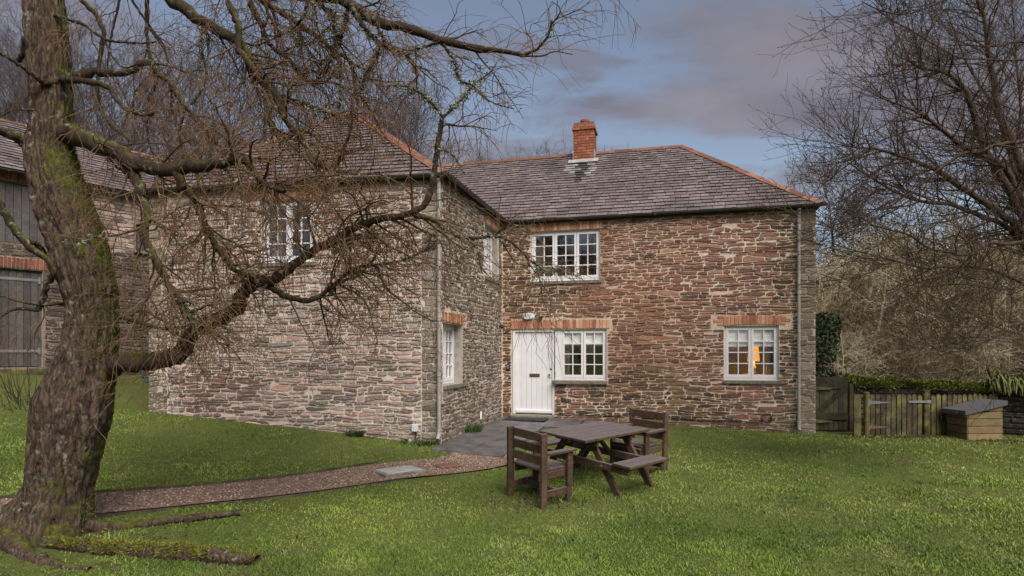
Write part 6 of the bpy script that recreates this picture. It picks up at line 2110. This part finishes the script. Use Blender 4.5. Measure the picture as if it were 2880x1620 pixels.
# the tips of long limbs carry fine fans
S, D, r, idx = spawn(LP[:, NL // 2:], LR[:, NL // 2:], lens * 3.5, rgt, 0.3, 1.0, 0.55, (0.10, 0, 0.06))
kp = S[:, 0] > -4.1
S, D, r = S[kp], D[kp], r[kp]
P4_ = grow(S, D, rgt.uniform(0.25, 0.75, len(S)), 7, (0.05, 0, -0.20), 0.10, rgt)
R4_ = taper(np.full(len(S), 0.0042), np.full(len(S), 0.0016), 7)
Vb, Fb = tubes(P1, R1, 4)
tree_part('branches', Vb, Fb, M['branch'], gt)['kind'] = 'stuff'
Vt, Ft = join([tubes(P2_, R2_, 3), tubes(P3_, R3_, 3), tubes(P4_, R4_, 3)])
tree_part('twigs', Vt, Ft, M['twig'], gt, smooth=False)['kind'] = 'stuff'
# tufts of beard lichen on limbs and branches
allP = np.concatenate([LP[:, 4:].reshape(-1, 3), P1[::2].reshape(-1, 3)])
allR = np.concatenate([LR[:, 4:].ravel(), R1[::2].ravel()])
patch = np.array([vnoise(a * 2.1 + 4, b * 2.1 + c) for a, b, c in allP])
w_ = np.clip(patch - 0.55, 0, 1) ** 1.0 * np.clip(0.028 - np.abs(allR - 0.022), 0.002, 1)
pick = rgt.choice(len(allP), 9000, p=w_ / w_.sum())
D = rgt.normal(0, 1, (len(pick), 3)); D /= np.linalg.norm(D, axis=1)[:, None]
base = allP[pick] + D * allR[pick][:, None] * 0.8 + rgt.normal(0, 0.012, (len(pick), 3))
cl_ = np.array((0.20, 0.21, 0.155)) * rgt.uniform(0.6, 1.35, (len(pick), 1))
Vm, Fm, Cm = blades(base, D, rgt.uniform(0.015, 0.045, len(pick)), rgt.uniform(0.003, 0.008, len(pick)), cl_, 1.0)
tree_part('lichen', Vm, Fm, M['leaf'], gt, False, Cm)['kind'] = 'stuff'
# shoots springing from the burr on the trunk
nS = 26
S = np.stack([rgt.uniform(-5.12, -4.86, nS), rgt.uniform(6.15, 6.4, nS), rgt.uniform(-0.62, -0.45, nS)], 1)
D = np.stack([rgt.normal(-0.25, 0.35, nS), rgt.normal(-0.1, 0.25, nS), np.ones(nS)], 1); D /= np.linalg.norm(D, axis=1)[:, None]
Pq = grow(S, D, rgt.uniform(0.25, 0.55, nS), 6, (0, 0, 0.10), 0.06, rgt)
Vq, Fq = tubes(Pq, taper(np.full(nS, 0.006), np.full(nS, 0.002), 6), 4)
tree_part('burr_shoots', Vq, Fq, M['rtwig'], gt)
# surface roots
for pts in ([(-5.0, 6.2, -1.80, .12), (-4.6, 5.9, -1.93, .08), (-4.2, 5.7, -1.97, .05), (-3.8, 5.6, -2.03, .03)],
            [(-4.75, 6.5, -1.80, .10), (-4.2, 6.62, -1.86, .06), (-3.7, 6.85, -1.845, .045), (-3.1, 7.1, -1.86, .03)],
            [(-5.1, 6.35, -1.7, .16), (-5.6, 6.15, -1.84, .11), (-6.1, 5.95, -1.93, .08), (-6.8, 5.8, -2.0, .05)]):
    q = np.array([(a, b, gz(a, b) + (0.02 if j else 0.06), d) for j, (a, b, c, d) in enumerate(pts)])
    p, _ = resample(q, 26); p = knobbly(p, rgt, 0.12)
    Vr, Fr = tubes(p[None, :, :3], p[None, :, 3], 12)
    tree_part('root', Vr, Fr, M['bark'], gt)

# fallen mossy branch on the lawn, bottom left
fl = thing('fallen_branch', 'rotting fallen branch thick with moss on the grass at bottom left', 'branch', (-3.3, 5.92, gz(-3.3, 5.92)))
q = np.array([(a, b, gz(a, b) + 0.05, d) for a, b, d in ((-4.60, 6.12, .05), (-3.95, 6.00, .075), (-3.35, 5.93, .085), (-2.80, 5.84, .08), (-2.36, 5.76, .05))])
p, _ = resample(q, 30); p = knobbly(p, rgt, 0.14)
Vr, Fr = tubes(p[None, :, :3], p[None, :, 3], 12); tree_part('wood', Vr, Fr, M['bark'], fl)
n = 9000
t_ = rgt.random(n) * 28.9; i = t_.astype(int); f = (t_ - i)[:, None]
C_ = p[i] * (1 - f) + p[i + 1] * f
a = rgt.uniform(0.05, math.pi - 0.05, n)
tt = p[i + 1, :2] - p[i, :2]; tt /= np.linalg.norm(tt, axis=1)[:, None]
nn_ = np.stack([-tt[:, 1], tt[:, 0]], 1)
keep = (vnoise(t_ * 0.55, a * 1.2) > 0.38)
dr = np.stack([nn_[:, 0] * np.cos(a), nn_[:, 1] * np.cos(a), np.sin(a)], 1)
base = C_[:, :3] + dr * C_[:, 3:4] * 0.95
mixv = rgt.random((n, 1))
col = np.array((0.060, 0.066, 0.012)) * (1 - mixv) + np.array((0.23, 0.225, 0.030)) * mixv
Vm, Fm, Cm = blades(base[keep], dr[keep] + rgt.normal(0, 0.3, (keep.sum(), 3)), rgt.uniform(0.012, 0.03, keep.sum()), rgt.uniform(0.003, 0.006, keep.sum()), col[keep], 0.8)
tree_part('moss', Vm, Fm, M['leaf'], fl, False, Cm)['kind'] = 'stuff'

# ------------------------------------------------------------------ the spreading tree at the right edge
rgr = np.random.default_rng(23)
rt = thing('spreading_lawn_tree', 'dense bare multi stemmed tree spreading in from the right edge', 'tree', (10.4, 9.8, gz(10.4, 9.8)))
RP, RR_ = [], []
for l in LAWN_TREE_LIMBS:
    p, ln = resample(l, NL); p = knobbly(p, rgr, 0.10)
    RP.append(p[:, :3]); RR_.append(p[:, 3] * 0.62)
    Vl, Fl = tubes(p[None, :, :3], p[None, :, 3] * 0.62, 8)
    tree_part('limb', Vl, Fl, M['rtwig'], rt)
stem = spline([(10.5, 9.9, gz(10.5, 9.9) - 0.2, .26), (10.45, 9.85, -1.2, .2), (10.2, 9.7, -0.6, .17), (9.9, 9.6, 0.0, .14)], 6)
Vl, Fl = tubes(stem[None, :, :3], stem[None, :, 3], 14); tree_part('trunk', Vl, Fl, M['rtwig'], rt)
LP2, LR2 = np.array(RP), np.array(RR_)
lens2 = np.linalg.norm(np.diff(LP2, axis=1), axis=2).sum(1)
S, D, r, idx = spawn(LP2, LR2, lens2 * 12.5, rgr, 0.12, 1.0, 0.75, (-0.12, 0, 0.10))
P1 = grow(S, D, rgr.uniform(0.5, 1.5, len(S)), 9, (-0.03, 0, 0.07), 0.12, rgr)
R1 = taper(np.clip(r * 0.5, 0.0045, 0.013), np.full(len(S), 0.0028), 9)
S, D, r, idx = spawn(P1, R1, 6.0, rgr, 0.15, 1.0, 0.7, (-0.05, 0, 0.10))
P2_ = grow(S, D, rgr.uniform(0.2, 0.65, len(S)), 6, (-0.02, 0, 0.12), 0.14, rgr)
R2_ = taper(np.clip(r * 0.6, 0.0026, 0.005), np.full(len(S), 0.0022), 6)
S, D, r, idx = spawn(P2_, R2_, 1.6, rgr, 0.2, 1.0, 0.7, (0, 0, 0.12))
P3_ = grow(S, D, rgr.uniform(0.08, 0.3, len(S)), 5, (0, 0, 0.15), 0.14, rgr)
R3_ = taper(np.full(len(S), 0.0024), np.full(len(S), 0.0019), 5)
Vb, Fb = tubes(P1, R1, 4); tree_part('branches', Vb, Fb, M['rtwig'], rt)['kind'] = 'stuff'
# buds at the shoot ends
tip = np.concatenate([P2_[:, -1], P3_[:, -1]]); td = np.concatenate([P2_[:, -1] - P2_[:, -2], P3_[:, -1] - P3_[:, -2]])
td /= np.linalg.norm(td, axis=1)[:, None]
sel = rgr.random(len(tip)) < 0.4
tip, td = tip[sel], td[sel]
PB = np.stack([tip - td * 0.004, tip + td * 0.010, tip + td * 0.026], 1); RBd = np.tile([0.0022, 0.0062, 0.0012], (len(tip), 1))
Vt, Ft = join([tubes(P2_, R2_, 3), tubes(P3_, R3_, 3), tubes(PB, RBd, 3)])
tree_part('twigs', Vt, Ft, M['rtwig'], rt, smooth=False)['kind'] = 'stuff'


# ------------------------------------------------------------------ winter wood behind: a few kinds, copied
def bare_tree(name, seed, h, spread, mat, n1=16, n2=7, n3=6, n4=3, up=0.25, trunk_r=0.16, multi=1, low=0.25, rmin=0.006):
    rg = np.random.default_rng(seed)
    root = empty(name)
    base = np.stack([rg.normal(0, 0.25 if multi > 1 else 0, multi), rg.normal(0, 0.25 if multi > 1 else 0, multi), np.full(multi, -0.3)], 1)
    D0 = np.stack([rg.normal(0, 0.10 * multi ** 0.5, multi), rg.normal(0, 0.10 * multi ** 0.5, multi), np.ones(multi)], 1); D0 /= np.linalg.norm(D0, axis=1)[:, None]
    P0 = grow(base, D0, np.full(multi, h) * rg.uniform(0.8, 1.0, multi), 14, (0, 0, 0.03), 0.07, rg)
    R0 = taper(np.full(multi, trunk_r), np.full(multi, 0.02), 14)
    S, D, r, _ = spawn(P0, R0, n1, rg, low, 1.0, spread, (0, 0, up))
    frac = (S[:, 2]) / h
    P1 = grow(S, D, h * rg.uniform(0.22, 0.42, len(S)) * (1.15 - 0.6 * frac), 9, (0, 0, up * 0.35), 0.12, rg)
    R1 = taper(np.clip(r * 0.45, 0.012, 0.07), np.full(len(S), 0.010), 9)
    S, D, r, _ = spawn(P1, R1, n2, rg, 0.15, 1.0, 0.75, (0, 0, up * 0.5))
    P2 = grow(S, D, h * rg.uniform(0.08, 0.2, len(S)), 7, (0, 0, up * 0.3), 0.14, rg)
    R2 = taper(np.clip(r * 0.55, 0.009, 0.02), np.full(len(S), rmin), 7)
    S, D, r, _ = spawn(P2, R2, n3, rg, 0.15, 1.0, 0.75, (0, 0, up * 0.5))
    P3 = grow(S, D, h * rg.uniform(0.035, 0.10, len(S)), 5, (0, 0, up * 0.3), 0.16, rg)
    R3 = taper(np.clip(r * 0.6, rmin, 0.010), np.full(len(S), rmin * 0.6), 5)
    parts = [tubes(P1, R1, 4), tubes(P2, R2, 3), tubes(P3, R3, 3)]
    if n4:
        S, D, r, _ = spawn(P3, R3, n4, rg, 0.2, 1.0, 0.7, (0, 0, up * 0.5))
        P4 = grow(S, D, h * rg.uniform(0.02, 0.05, len(S)), 4, (0, 0, up * 0.3), 0.16, rg)
        parts.append(tubes(P4, taper(np.full(len(S), rmin * 0.75), np.full(len(S), rmin * 0.5), 4), 3))
    V0, F0 = tubes(P0, R0, 8)
    o = finish('trunk', mesh_np('trunk', V0, F0, smooth=True), mat); o.parent = root
    Vc, Fc = join(parts)
    o = finish('crown', mesh_np('crown', Vc, Fc), mat); o.parent = root
    return root


def place(root, x, y, rz, sc_, dz=0.0, z=None):
    root.location = (x, y, (gz(x, y) if z is None else z) + dz)
    root.rotation_euler = (0, 0, rz)
    root.scale = (sc_, sc_, sc_)


protos = [bare_tree('bare_tree', 41, 12.0, 0.62, M['wood_far'], 20, 7, 5, 3, 0.32, 0.17),
          bare_tree('bare_tree', 42, 11.0, 0.75, M['wood_far'], 18, 7, 5, 3, 0.22, 0.15, multi=2),
          bare_tree('bare_tree', 43, 12.5, 0.55, M['wood_far'], 18, 7, 5, 2, 0.40, 0.15, multi=3)]
GRP = 'bare trees of the wood behind the cottage'
rgw = random.Random(5)
spots = []
for (x0, x1, y0, y1, n, s0, s1) in ((-27, -16, 24, 34, 5, 1.0, 1.2), (-17, -8, 24, 33, 6, 0.95, 1.15), (-9, -3, 25, 33, 5, 0.85, 1.0), (-4, 2.5, 27, 36, 7, 0.70, 0.82)):
    for q in range(n):
        t = (q + 0.5) / n
        spots.append((x0 + (x1 - x0) * t + rgw.uniform(-.5, .5), rgw.uniform(y0, y1), rgw.uniform(s0, s1)))
spots += [(5.0, 36, 0.60), (9.0, 44, 0.62), (-26, 19, 1.1), (-22, 21, 1.15)]
used = set()
for n_, (x, y, s_) in enumerate(spots):
    k_ = n_ % 3
    o = protos[k_] if k_ not in used else copy_tree(protos[k_])
    used.add(k_)
    rx = x / y
    tag(o, 'bare tree in the winter wood behind the barn roof at far left' if rx < -0.62 else
        'bare tree in the winter wood rising behind the left wing roof' if rx < -0.24 else
        'bare tree of the wood showing between the left wing peak and the chimney' if rx < 0.1 else
        'bare treetop behind the main ridge right of the chimney', 'tree', GRP)
    place(o, x, y, rgw.uniform(0, 6.28), s_)
# hedge of dense thin stems just behind the ridge, seen between the wing and the chimney
hp = bare_tree('bare_shrub', 51, 5.0, 0.5, M['wood_far'], 12, 6, 4, 0, 0.6, 0.05, multi=7, low=0.1, rmin=0.007)
first = True
for n_, x in enumerate(np.linspace(-8.0, 4.6, 15)):
    o = hp if first else copy_tree(hp)
    first = False
    tag(o, 'dense leafless bush in the row showing above the main roof ridge', 'bush', 'leafless bushes behind the main ridge')
    y = 27.5 + rgw.uniform(-1, 1.2)
    h_ = (1.42 if x < -3 else 1.30 if x < 0 else 1.10 if x < 3 else 0.98)
    place(o, float(x) + rgw.uniform(-.3, .3), y, rgw.uniform(0, 6.28), h_ * rgw.uniform(0.96, 1.06), z=0.4)
lone = bare_tree('bare_tree', 61, 9.0, 0.6, M['wood_far'], 9, 5, 3, 0, 0.35, 0.09, low=0.5, rmin=0.009)
tag(lone, 'small lone bare treetop showing above the ridge right of the chimney', 'tree')
place(lone, 4.3, 27.5, 1.0, 0.98)

# trees at the back of the garden, behind the viewer (they show in the window panes)
for n_, (x, y, s_) in enumerate(((-9.5, -9.0, 1.0), (-5.5, -13.0, 1.1), (-14.0, -6.0, 0.95), (3.0, -14.0, 1.05))):
    o = copy_tree(protos[n_ % 3]); tag(o, 'bare tree across the garden mirrored in the upper window panes', 'tree', 'bare trees across the garden')
    place(o, x, y, rgw.uniform(0, 6.28), s_)

# ------------------------------------------------------------------ thicket beyond the mossy wall at the right
GS = 'leafless shrubs beyond the mossy wall'
sp = [bare_tree('lichened_shrub', 71, 4.2, 0.9, M['shrub'], 16, 7, 4, 0, 0.05, 0.05, multi=5, low=0.08, rmin=0.008),
      bare_tree('lichened_shrub', 72, 3.8, 1.0, M['shrub_brown'], 16, 7, 4, 0, 0.0, 0.045, multi=7, low=0.05, rmin=0.007),
      bare_tree('lichened_shrub', 73, 4.6, 0.85, M['shrub_brown'], 18, 7, 4, 0, 0.1, 0.055, multi=5, low=0.1, rmin=0.007)]
used = set()
k_ = 0
for row, (y, n, x0, x1, s0, s1) in enumerate(((15.4, 7, 8.0, 15.5, 0.45, 0.62), (17.0, 8, 8.4, 17.0, 0.75, 0.92), (19.3, 8, 9.4, 19, 1.0, 1.2), (22.5, 9, 10.8, 23, 1.2, 1.45))):
    for q in range(n):
        x = x0 + (x1 - x0) * (q + 0.5) / n + rgw.uniform(-.3, .3)
        o = sp[k_ % 3] if (k_ % 3) not in used else copy_tree(sp[k_ % 3])
        used.add(k_ % 3); k_ += 1
        tag(o, ('low leafless shrub in the front row against the mossy wall', 'leafless shrub in the second row behind the mossy wall', 'tall leafless shrub in the third row of the thicket', 'tallest leafless shrub at the back of the thicket under the sky')[row], 'shrub', GS)
        place(o, x, y + rgw.uniform(-.5, .5), rgw.uniform(0, 6.28), rgw.uniform(s0, s1))
# stouter lichened trees among the shrubs
lt_ = bare_tree('lichened_tree', 77, 5.4, 1.0, M['shrub'], 16, 6, 4, 1, 0.08, 0.10, multi=2, low=0.18, rmin=0.011)
for n_, (x, y, s_, lb_) in enumerate(((8.9, 16.6, 0.86, 'pale lichened tree just right of the cottage corner in the thicket'), (11.6, 18.2, 0.95, 'pale lichened tree in the middle of the thicket behind the picket gate'), (13.2, 16.2, 0.66, 'pale lichened tree above the log box in the thicket'), (15.6, 19.5, 1.0, 'pale lichened tree in the thicket near the right edge'))):
    o = lt_ if n_ == 0 else copy_tree(lt_)
    tag(o, lb_, 'tree', 'lichened trees in the thicket')
    place(o, x, y, 1.3 + n_ * 1.9, s_)
# low undergrowth closing the thicket
n = 16000
x = RNG.uniform(7.2, 24, n); y = RNG.uniform(14.6, 24, n)
hmax = 0.2 + (y - 14.4) * 0.10 + 0.8 * vnoise(x * 0.8, y * 0.8) ** 2
base = np.stack([x, y, ground(x, y) + RNG.random(n) ** 1.2 * hmax], 1)
dr = RNG.normal(0, 1, (n, 3)); dr[:, 2] = np.abs(dr[:, 2]) * 0.7; dr /= np.linalg.norm(dr, axis=1)[:, None]
mx = vnoise(x * 1.1 + 3, y * 1.1)[:, None]
col = np.array((0.20, 0.14, 0.095)) * mx + np.array((0.085, 0.085, 0.040)) * (1 - mx)
col = col * RNG.uniform(0.5, 1.5, (n, 1))
Vm, Fm, Cm = blades(base, dr, RNG.uniform(0.15, 0.55, n), RNG.uniform(0.004, 0.011, n), col, 0.6)
tag(finish('undergrowth', mesh_np('undergrowth', Vm, Fm, Cm), M['leaf']), 'brown tangled undergrowth filling the thicket at the right', 'undergrowth', kind='stuff')

# ivy clad tree standing above the thicket
iv = bare_tree('ivy_tree', 81, 8.0, 0.95, M['rtwig'], 24, 8, 6, 1, 0.10, 0.13, low=0.30, rmin=0.010)
tag(iv, 'bushy bare tree with ivy clad trunk rising behind the cottage corner', 'tree')
place(iv, 11.4, 21.0, 0.6, 1.0)
n = 5000
tz = RNG.random(n) ** 1.3; wv_ = (0.9 - 0.75 * tz) * (0.35 + 1.2 * vnoise(tz * 14, 4.4)); x = RNG.normal(0, 0.24, n) * wv_ + 0.25 * np.sin(tz * 6); y = RNG.normal(0, 0.24, n) * wv_


def leaves(base, size, cols, rg):
    n = len(base)
    d = rg.normal(0, 1, (n, 3)); d /= np.linalg.norm(d, axis=1)[:, None]
    s = np.cross(d, rg.normal(0, 1, (n, 3))); s /= np.linalg.norm(s, axis=1)[:, None]
    sz = size[:, None]
    V = np.stack([base - d * sz, base + s * sz * 0.6, base + d * sz, base - s * sz * 0.6], 1).reshape(-1, 3)
    F = (np.arange(n) * 4)[:, None] + np.array([[0, 1, 2, 3]])
    return V, F, cols


Vl, Fl, Cl = leaves(np.stack([x, y, tz * 4.8], 1), RNG.uniform(0.04, 0.08, n), np.array((0.028, 0.045, 0.016)) * RNG.uniform(0.5, 1.6, (n, 1)), RNG)
o = finish('ivy', mesh_np('ivy', Vl, Fl, Cl), M['leaf']); o.parent = iv; o['kind'] = 'stuff'
# ivy bush against the cottage corner
ib = thing('ivy_bush', 'dark ivy mass at the cottage corner above the plank gate', 'ivy', (7.6, 15.6, gz(7.6, 15.6)))
n = 8500
tz = RNG.random(n) ** 0.9
ctrx = 7.62 + 0.18 * np.sin(tz * 7); w_ = 0.52 * (0.5 + 1.0 * vnoise(tz * 8, 3.3))
a = RNG.uniform(0, 6.28, n); q = np.sqrt(RNG.random(n))
base = np.stack([ctrx + np.cos(a) * q * w_, 15.6 + np.sin(a) * q * w_, gz(7.6, 15.6) + tz * 2.6 + 0.25 * (vnoise(a * 2, 5.0) - 0.5)], 1)
Vl, Fl, Cl = leaves(base, RNG.uniform(0.03, 0.06, n), np.array((0.026, 0.040, 0.016)) * RNG.uniform(0.4, 1.6, (n, 1)), RNG)
tree_part('foliage', Vl, Fl, M['leaf'], ib, False, Cl)['kind'] = 'stuff'
st2 = grow(np.array([(7.75, 15.6, gz(7.6, 15.6) - 0.1)] * 4) + RNG.normal(0, 0.1, (4, 3)), np.array([(0, 0, 1.0)] * 4), np.full(4, 2.8), 9, (0, 0, 0.05), 0.08, RNG)
Vl, Fl = tubes(st2, taper(np.full(4, .05), np.full(4, .02), 9), 6); tree_part('stem', Vl, Fl, M['shrub_brown'], ib)

# fern fronds spilling over the wall end (positions prepared with the wall)
n = len(st_)
s_i = np.clip(np.searchsorted(arc, s_f) - 1, 0, len(WP) - 2)
D = np.stack([WN[s_i, 0] * 0.8 + RNG.normal(0, .3, n), WN[s_i, 1] * 0.8 + RNG.normal(0, .3, n), np.full(n, 0.9)], 1); D /= np.linalg.norm(D, axis=1)[:, None]
Pf = grow(st_, D, RNG.uniform(0.3, 0.75, n), 7, (0, 0, -0.75), 0.05, RNG)
sd_ = np.cross(Pf[:, -1] - Pf[:, 0], (0, 0, 1.0)); sd_ /= np.linalg.norm(sd_, axis=1)[:, None]
wv = (np.sin(np.linspace(0.35, math.pi, 7)) * 0.016 + 0.001)[None, :, None]
V = np.stack([Pf - sd_[:, None] * wv, Pf + sd_[:, None] * wv], 2).reshape(-1, 3)
i = (np.arange(n)[:, None] * 14 + np.arange(6)[None] * 2).ravel()
F = np.stack([i, i + 1, i + 3, i + 2], 1)
mx = RNG.random((n, 1)); col = np.array((0.055, 0.075, 0.020)) * (1 - mx) + np.array((0.185, 0.185, 0.055)) * mx
tree_part('fern_fronds', V, F, M['leaf'], mw, False, np.repeat(col, 6, axis=0))['kind'] = 'stuff'

# ------------------------------------------------------------------ small plants at the wall foot
def tuft(x, y, n, h, r, name, label, cols):
    o = thing(name, label, 'plant', (x, y, gz(x, y)))
    a = RNG.uniform(0, 6.28, n); q = np.sqrt(RNG.random(n)) * r
    b = np.stack([x + np.cos(a) * q, y + np.sin(a) * q, np.full(n, gz(x, y))], 1)
    d = np.stack([np.cos(a) * 0.5 * q / r, np.sin(a) * 0.5 * q / r, np.ones(n)], 1); d /= np.linalg.norm(d, axis=1)[:, None]
    V_, F_, C_ = blades(b, d, RNG.uniform(0.5, 1.0, n) * h, RNG.uniform(0.005, 0.011, n), np.asarray(cols) * RNG.uniform(0.6, 1.4, (n, 1)), 0.7)
    tree_part('leaves', V_, F_, M['leaf'], o, False, C_)['kind'] = 'stuff'


q = W_SIDE.p(1.45, 0, 0.12); tuft(q[0], q[1], 260, 0.30, 0.14, 'grass_tuft', 'leafy green tuft at the foot of the side wall by the paving', (0.050, 0.085, 0.020))
q = W_LEFT.p(4.35, 0, 0.12); tuft(q[0], q[1], 300, 0.17, 0.13, 'weed_clump', 'round dark weed clump at the foot of the left wing wall', (0.035, 0.055, 0.016))
q = W_LEFT.p(5.55, 0, 0.12); tuft(q[0], q[1], 260, 0.15, 0.30, 'weed_clump', 'low weeds below the white box near the left wing corner', (0.055, 0.085, 0.020))
q = W_LEFT.p(5.1, 0, 0.05); 

# ------------------------------------------------------------------ lawn
nB = 375000
yy = 3.9 / (1 - RNG.random(nB) * (1 - 3.9 / 19.0))          # denser near the viewer
ax_r = RNG.uniform(-1.02, 1.0, nB)
xx = ax_r * yy
ok = np.ones(nB, bool)
Iv = lambda w, x, y: ((x - w.O[0]) * w.n[0] + (y - w.O[1]) * w.n[1], (x - w.O[0]) * w.d[0] + (y - w.O[1]) * w.d[1])
om, sm_ = Iv(W_MAIN, xx, yy); ok &= ~((om < 0.04) & (sm_ > -0.2) & (sm_ < 7.0))
ol, sl2 = Iv(W_LEFT, xx, yy); os_, ss_ = Iv(W_SIDE, xx, yy)
ok &= ~((ol < 0.03) & (os_ < 0.05))
ob, sb = Iv(W_BARN, xx, yy); ok &= ob > 0.05
ok &= ~((os_ > 0.0) & (os_ < 1.33) & (ss_ > -0.66) & (ss_ < 4.2))
ok &= ~((os_ >= 1.33) & (os_ < 4.15) & (ss_ > 2.73) & (ss_ < 4.2))
pd = seg_dist(xx, yy, PATHL)
ok &= pd > 0.97 + 0.10 * RNG.normal(0, 1, nB) - 0.22 * vnoise(xx * 3, yy * 3) * (xx > -2.2)
ok &= ~((xx > 6.6) & (yy > 12.80 + 0.1 * RNG.normal(0, 1, nB)))
ok &= yy < 17.5
bare = vnoise(xx * 1.1 + 17, yy * 1.1) * 0.6 + vnoise(xx * 3.7, yy * 3.7 + 9) * 0.4
ok &= ~((bare < 0.33) & (RNG.random(nB) < 0.5))
for mx_, my_, mr_ in ((8.3, 11.0, 0.7), (9.0, 10.2, 0.5), (6.3, 8.3, 0.45), (2.4, 5.3, 0.4), (7.6, 7.4, 0.5), (4.6, 6.6, 0.35), (-2.0, 10.2, 0.4)):
    dm = np.hypot(xx - mx_, (yy - my_) * 1.6) / mr_ + 0.6 * (vnoise(xx * 5, yy * 5) - 0.5)
    ok &= ~((dm < 1.0) & (RNG.random(nB) < 0.55))
dt = np.hypot(xx + 4.6, yy - 6.0)
ok &= ~((dt < 1.5) & (RNG.random(nB) < 0.75 * (1.5 - dt)))
dch = np.minimum(np.hypot(xx - 0.35, yy - 7.95), np.hypot(xx - 0.1, yy - 8.0))
ok &= ~((dch < 0.45) & (RNG.random(nB) < 0.75))
xx, yy = xx[ok], yy[ok]
n = len(xx)
dist = np.hypot(xx, yy)
zz0 = ground(xx, yy) + 0.025 * (vnoise(xx * 2.3 + 9, yy * 2.3) - 0.5) + 0.05 * (vnoise(xx * 0.7, yy * 0.7 + 5) - 0.5) - 0.006
hgt = (0.020 + 0.024 * vnoise(xx * 1.7, yy * 1.7 + 3) ** 1.3 + 0.02 * (vnoise(xx * 6, yy * 6) > 0.72)) * RNG.uniform(0.6, 1.3, n)
dfur = np.minimum(np.minimum(np.hypot(xx - 1.40, yy - 8.05), np.hypot(xx - 1.92, yy - 8.5)), np.minimum(np.hypot(xx - 2.28, yy - 9.26), np.hypot(xx - 0.76, yy - 7.92)))
hgt = hgt * np.where(dfur < 0.22, 1.9, 1.0)
wd = (0.0015 + 0.00044 * dist) * RNG.uniform(0.7, 1.3, n)
dr = np.stack([RNG.normal(0, 0.33, n), RNG.normal(0, 0.33, n), np.ones(n)], 1); dr /= np.linalg.norm(dr, axis=1)[:, None]
p1 = vnoise(xx * 0.55 + 2, yy * 0.55); p2 = vnoise(xx * 1.9, yy * 1.9 + 7); p3 = vnoise(xx * 5.3 + 1, yy * 5.3)
g1 = np.array((0.085, 0.128, 0.020)); g2 = np.array((0.255, 0.310, 0.058)); g3 = np.array((0.40, 0.375, 0.165)); g4 = np.array((0.135, 0.170, 0.075))
w2 = np.clip((p1 - 0.5) * 0.9 + (p2 - 0.5) * 0.7 + (p3 - 0.5) * 0.22 + 0.47, 0, 1)[:, None]
col = g1 * (1 - w2) + g2 * w2
w3 = (np.clip((p2 - 0.60) * 1.6, 0, 0.45) * RNG.random(n))[:, None]
col = col * (1 - w3) + g3 * w3
w4 = (np.clip((0.45 - p3) * 2, 0, 0.8) * RNG.random(n))[:, None]
col = col * (1 - w4) + g4 * w4
p5 = vnoise(xx * 0.9 + 31, yy * 1.3 + 3) * 0.65 + vnoise(xx * 3.1, yy * 3.1 + 15) * 0.35
w5 = (np.clip((p5 - 0.58) * 3.5, 0, 0.6) * RNG.uniform(0.3, 1, n))[:, None]
col = col * (1 - w5) + np.array((0.150, 0.135, 0.060)) * w5
col *= RNG.uniform(0.86, 1.14, (n, 1)) * np.array((1.06, 1.14, 1.02))
straw = RNG.random(n) < 0.008
col[straw] = (0.24, 0.20, 0.10)
Vg, Fg, Cg = blades(np.stack([xx, yy, zz0], 1), dr, hgt, wd, col, 0.55)
tag(finish('grass', mesh_np('grass', Vg, Fg, Cg), M['grass']), 'short damp green lawn grass with paler patches', 'grass', kind='stuff')

# leaf litter under the fence, by the tree and round the chairs
def litter(cx, cy, sx_, sy_, n):
    x = cx + RNG.normal(0, sx_, n); y = cy + RNG.normal(0, sy_, n)
    return x, y


L_ = [litter(8.6, 12.72, 1.2, 0.10, 1500), litter(9.4, 12.1, 0.4, 0.15, 500), litter(-4.2, 5.9, 1.0, 0.5, 500), litter(0.25, 7.75, 0.3, 0.2, 260), litter(11.5, 11.8, 0.9, 0.3, 500), litter(3.5, 8.0, 4.0, 2.2, 420), litter(-3.5, 8.6, 1.6, 1.2, 160)]
lx = np.concatenate([q[0] for q in L_]); ly = np.concatenate([q[1] for q in L_])
kp = (ly < 12.9) & ~((lx > 8.8) & (lx < 9.9) & (ly > 12.3) & (ly < 12.95))
lx, ly = lx[kp], ly[kp]
base = np.stack([lx, ly, ground(lx, ly) + RNG.uniform(0.01, 0.035, len(lx))], 1)
Vl, Fl, Cl = leaves(base, RNG.uniform(0.008, 0.022, len(lx)), np.array((0.070, 0.042, 0.025)) * RNG.uniform(0.4, 1.7, (len(lx), 1)), RNG)
tag(finish('leaf_litter', mesh_np('leaf_litter', Vl, Fl, Cl), M['leaf']), 'brown fallen leaves along the fence foot and round the tree', 'leaves', kind='stuff')
# broken twigs lying about under the tree
n = 90
S = np.stack([RNG.normal(-4.0, 1.1, n), RNG.normal(6.3, 0.8, n), np.zeros(n)], 1); S[:, 2] = ground(S[:, 0], S[:, 1]) + 0.03
D = np.stack([RNG.normal(0, 1, n), RNG.normal(0, 1, n), np.full(n, 0.03)], 1); D /= np.linalg.norm(D, axis=1)[:, None]
Pq = grow(S, D, RNG.uniform(0.1, 0.45, n), 5, (0, 0, 0), 0.12, RNG); Pq[..., 2] = ground(Pq[..., 0], Pq[..., 1]) + 0.035
Vq, Fq = tubes(Pq, taper(np.full(n, 0.004), np.full(n, 0.002), 5), 4)
tag(finish('fallen_twigs', mesh_np('fallen_twigs', Vq, Fq), M['branch']), 'thin broken twigs scattered on the grass under the tree', 'twigs', kind='stuff')
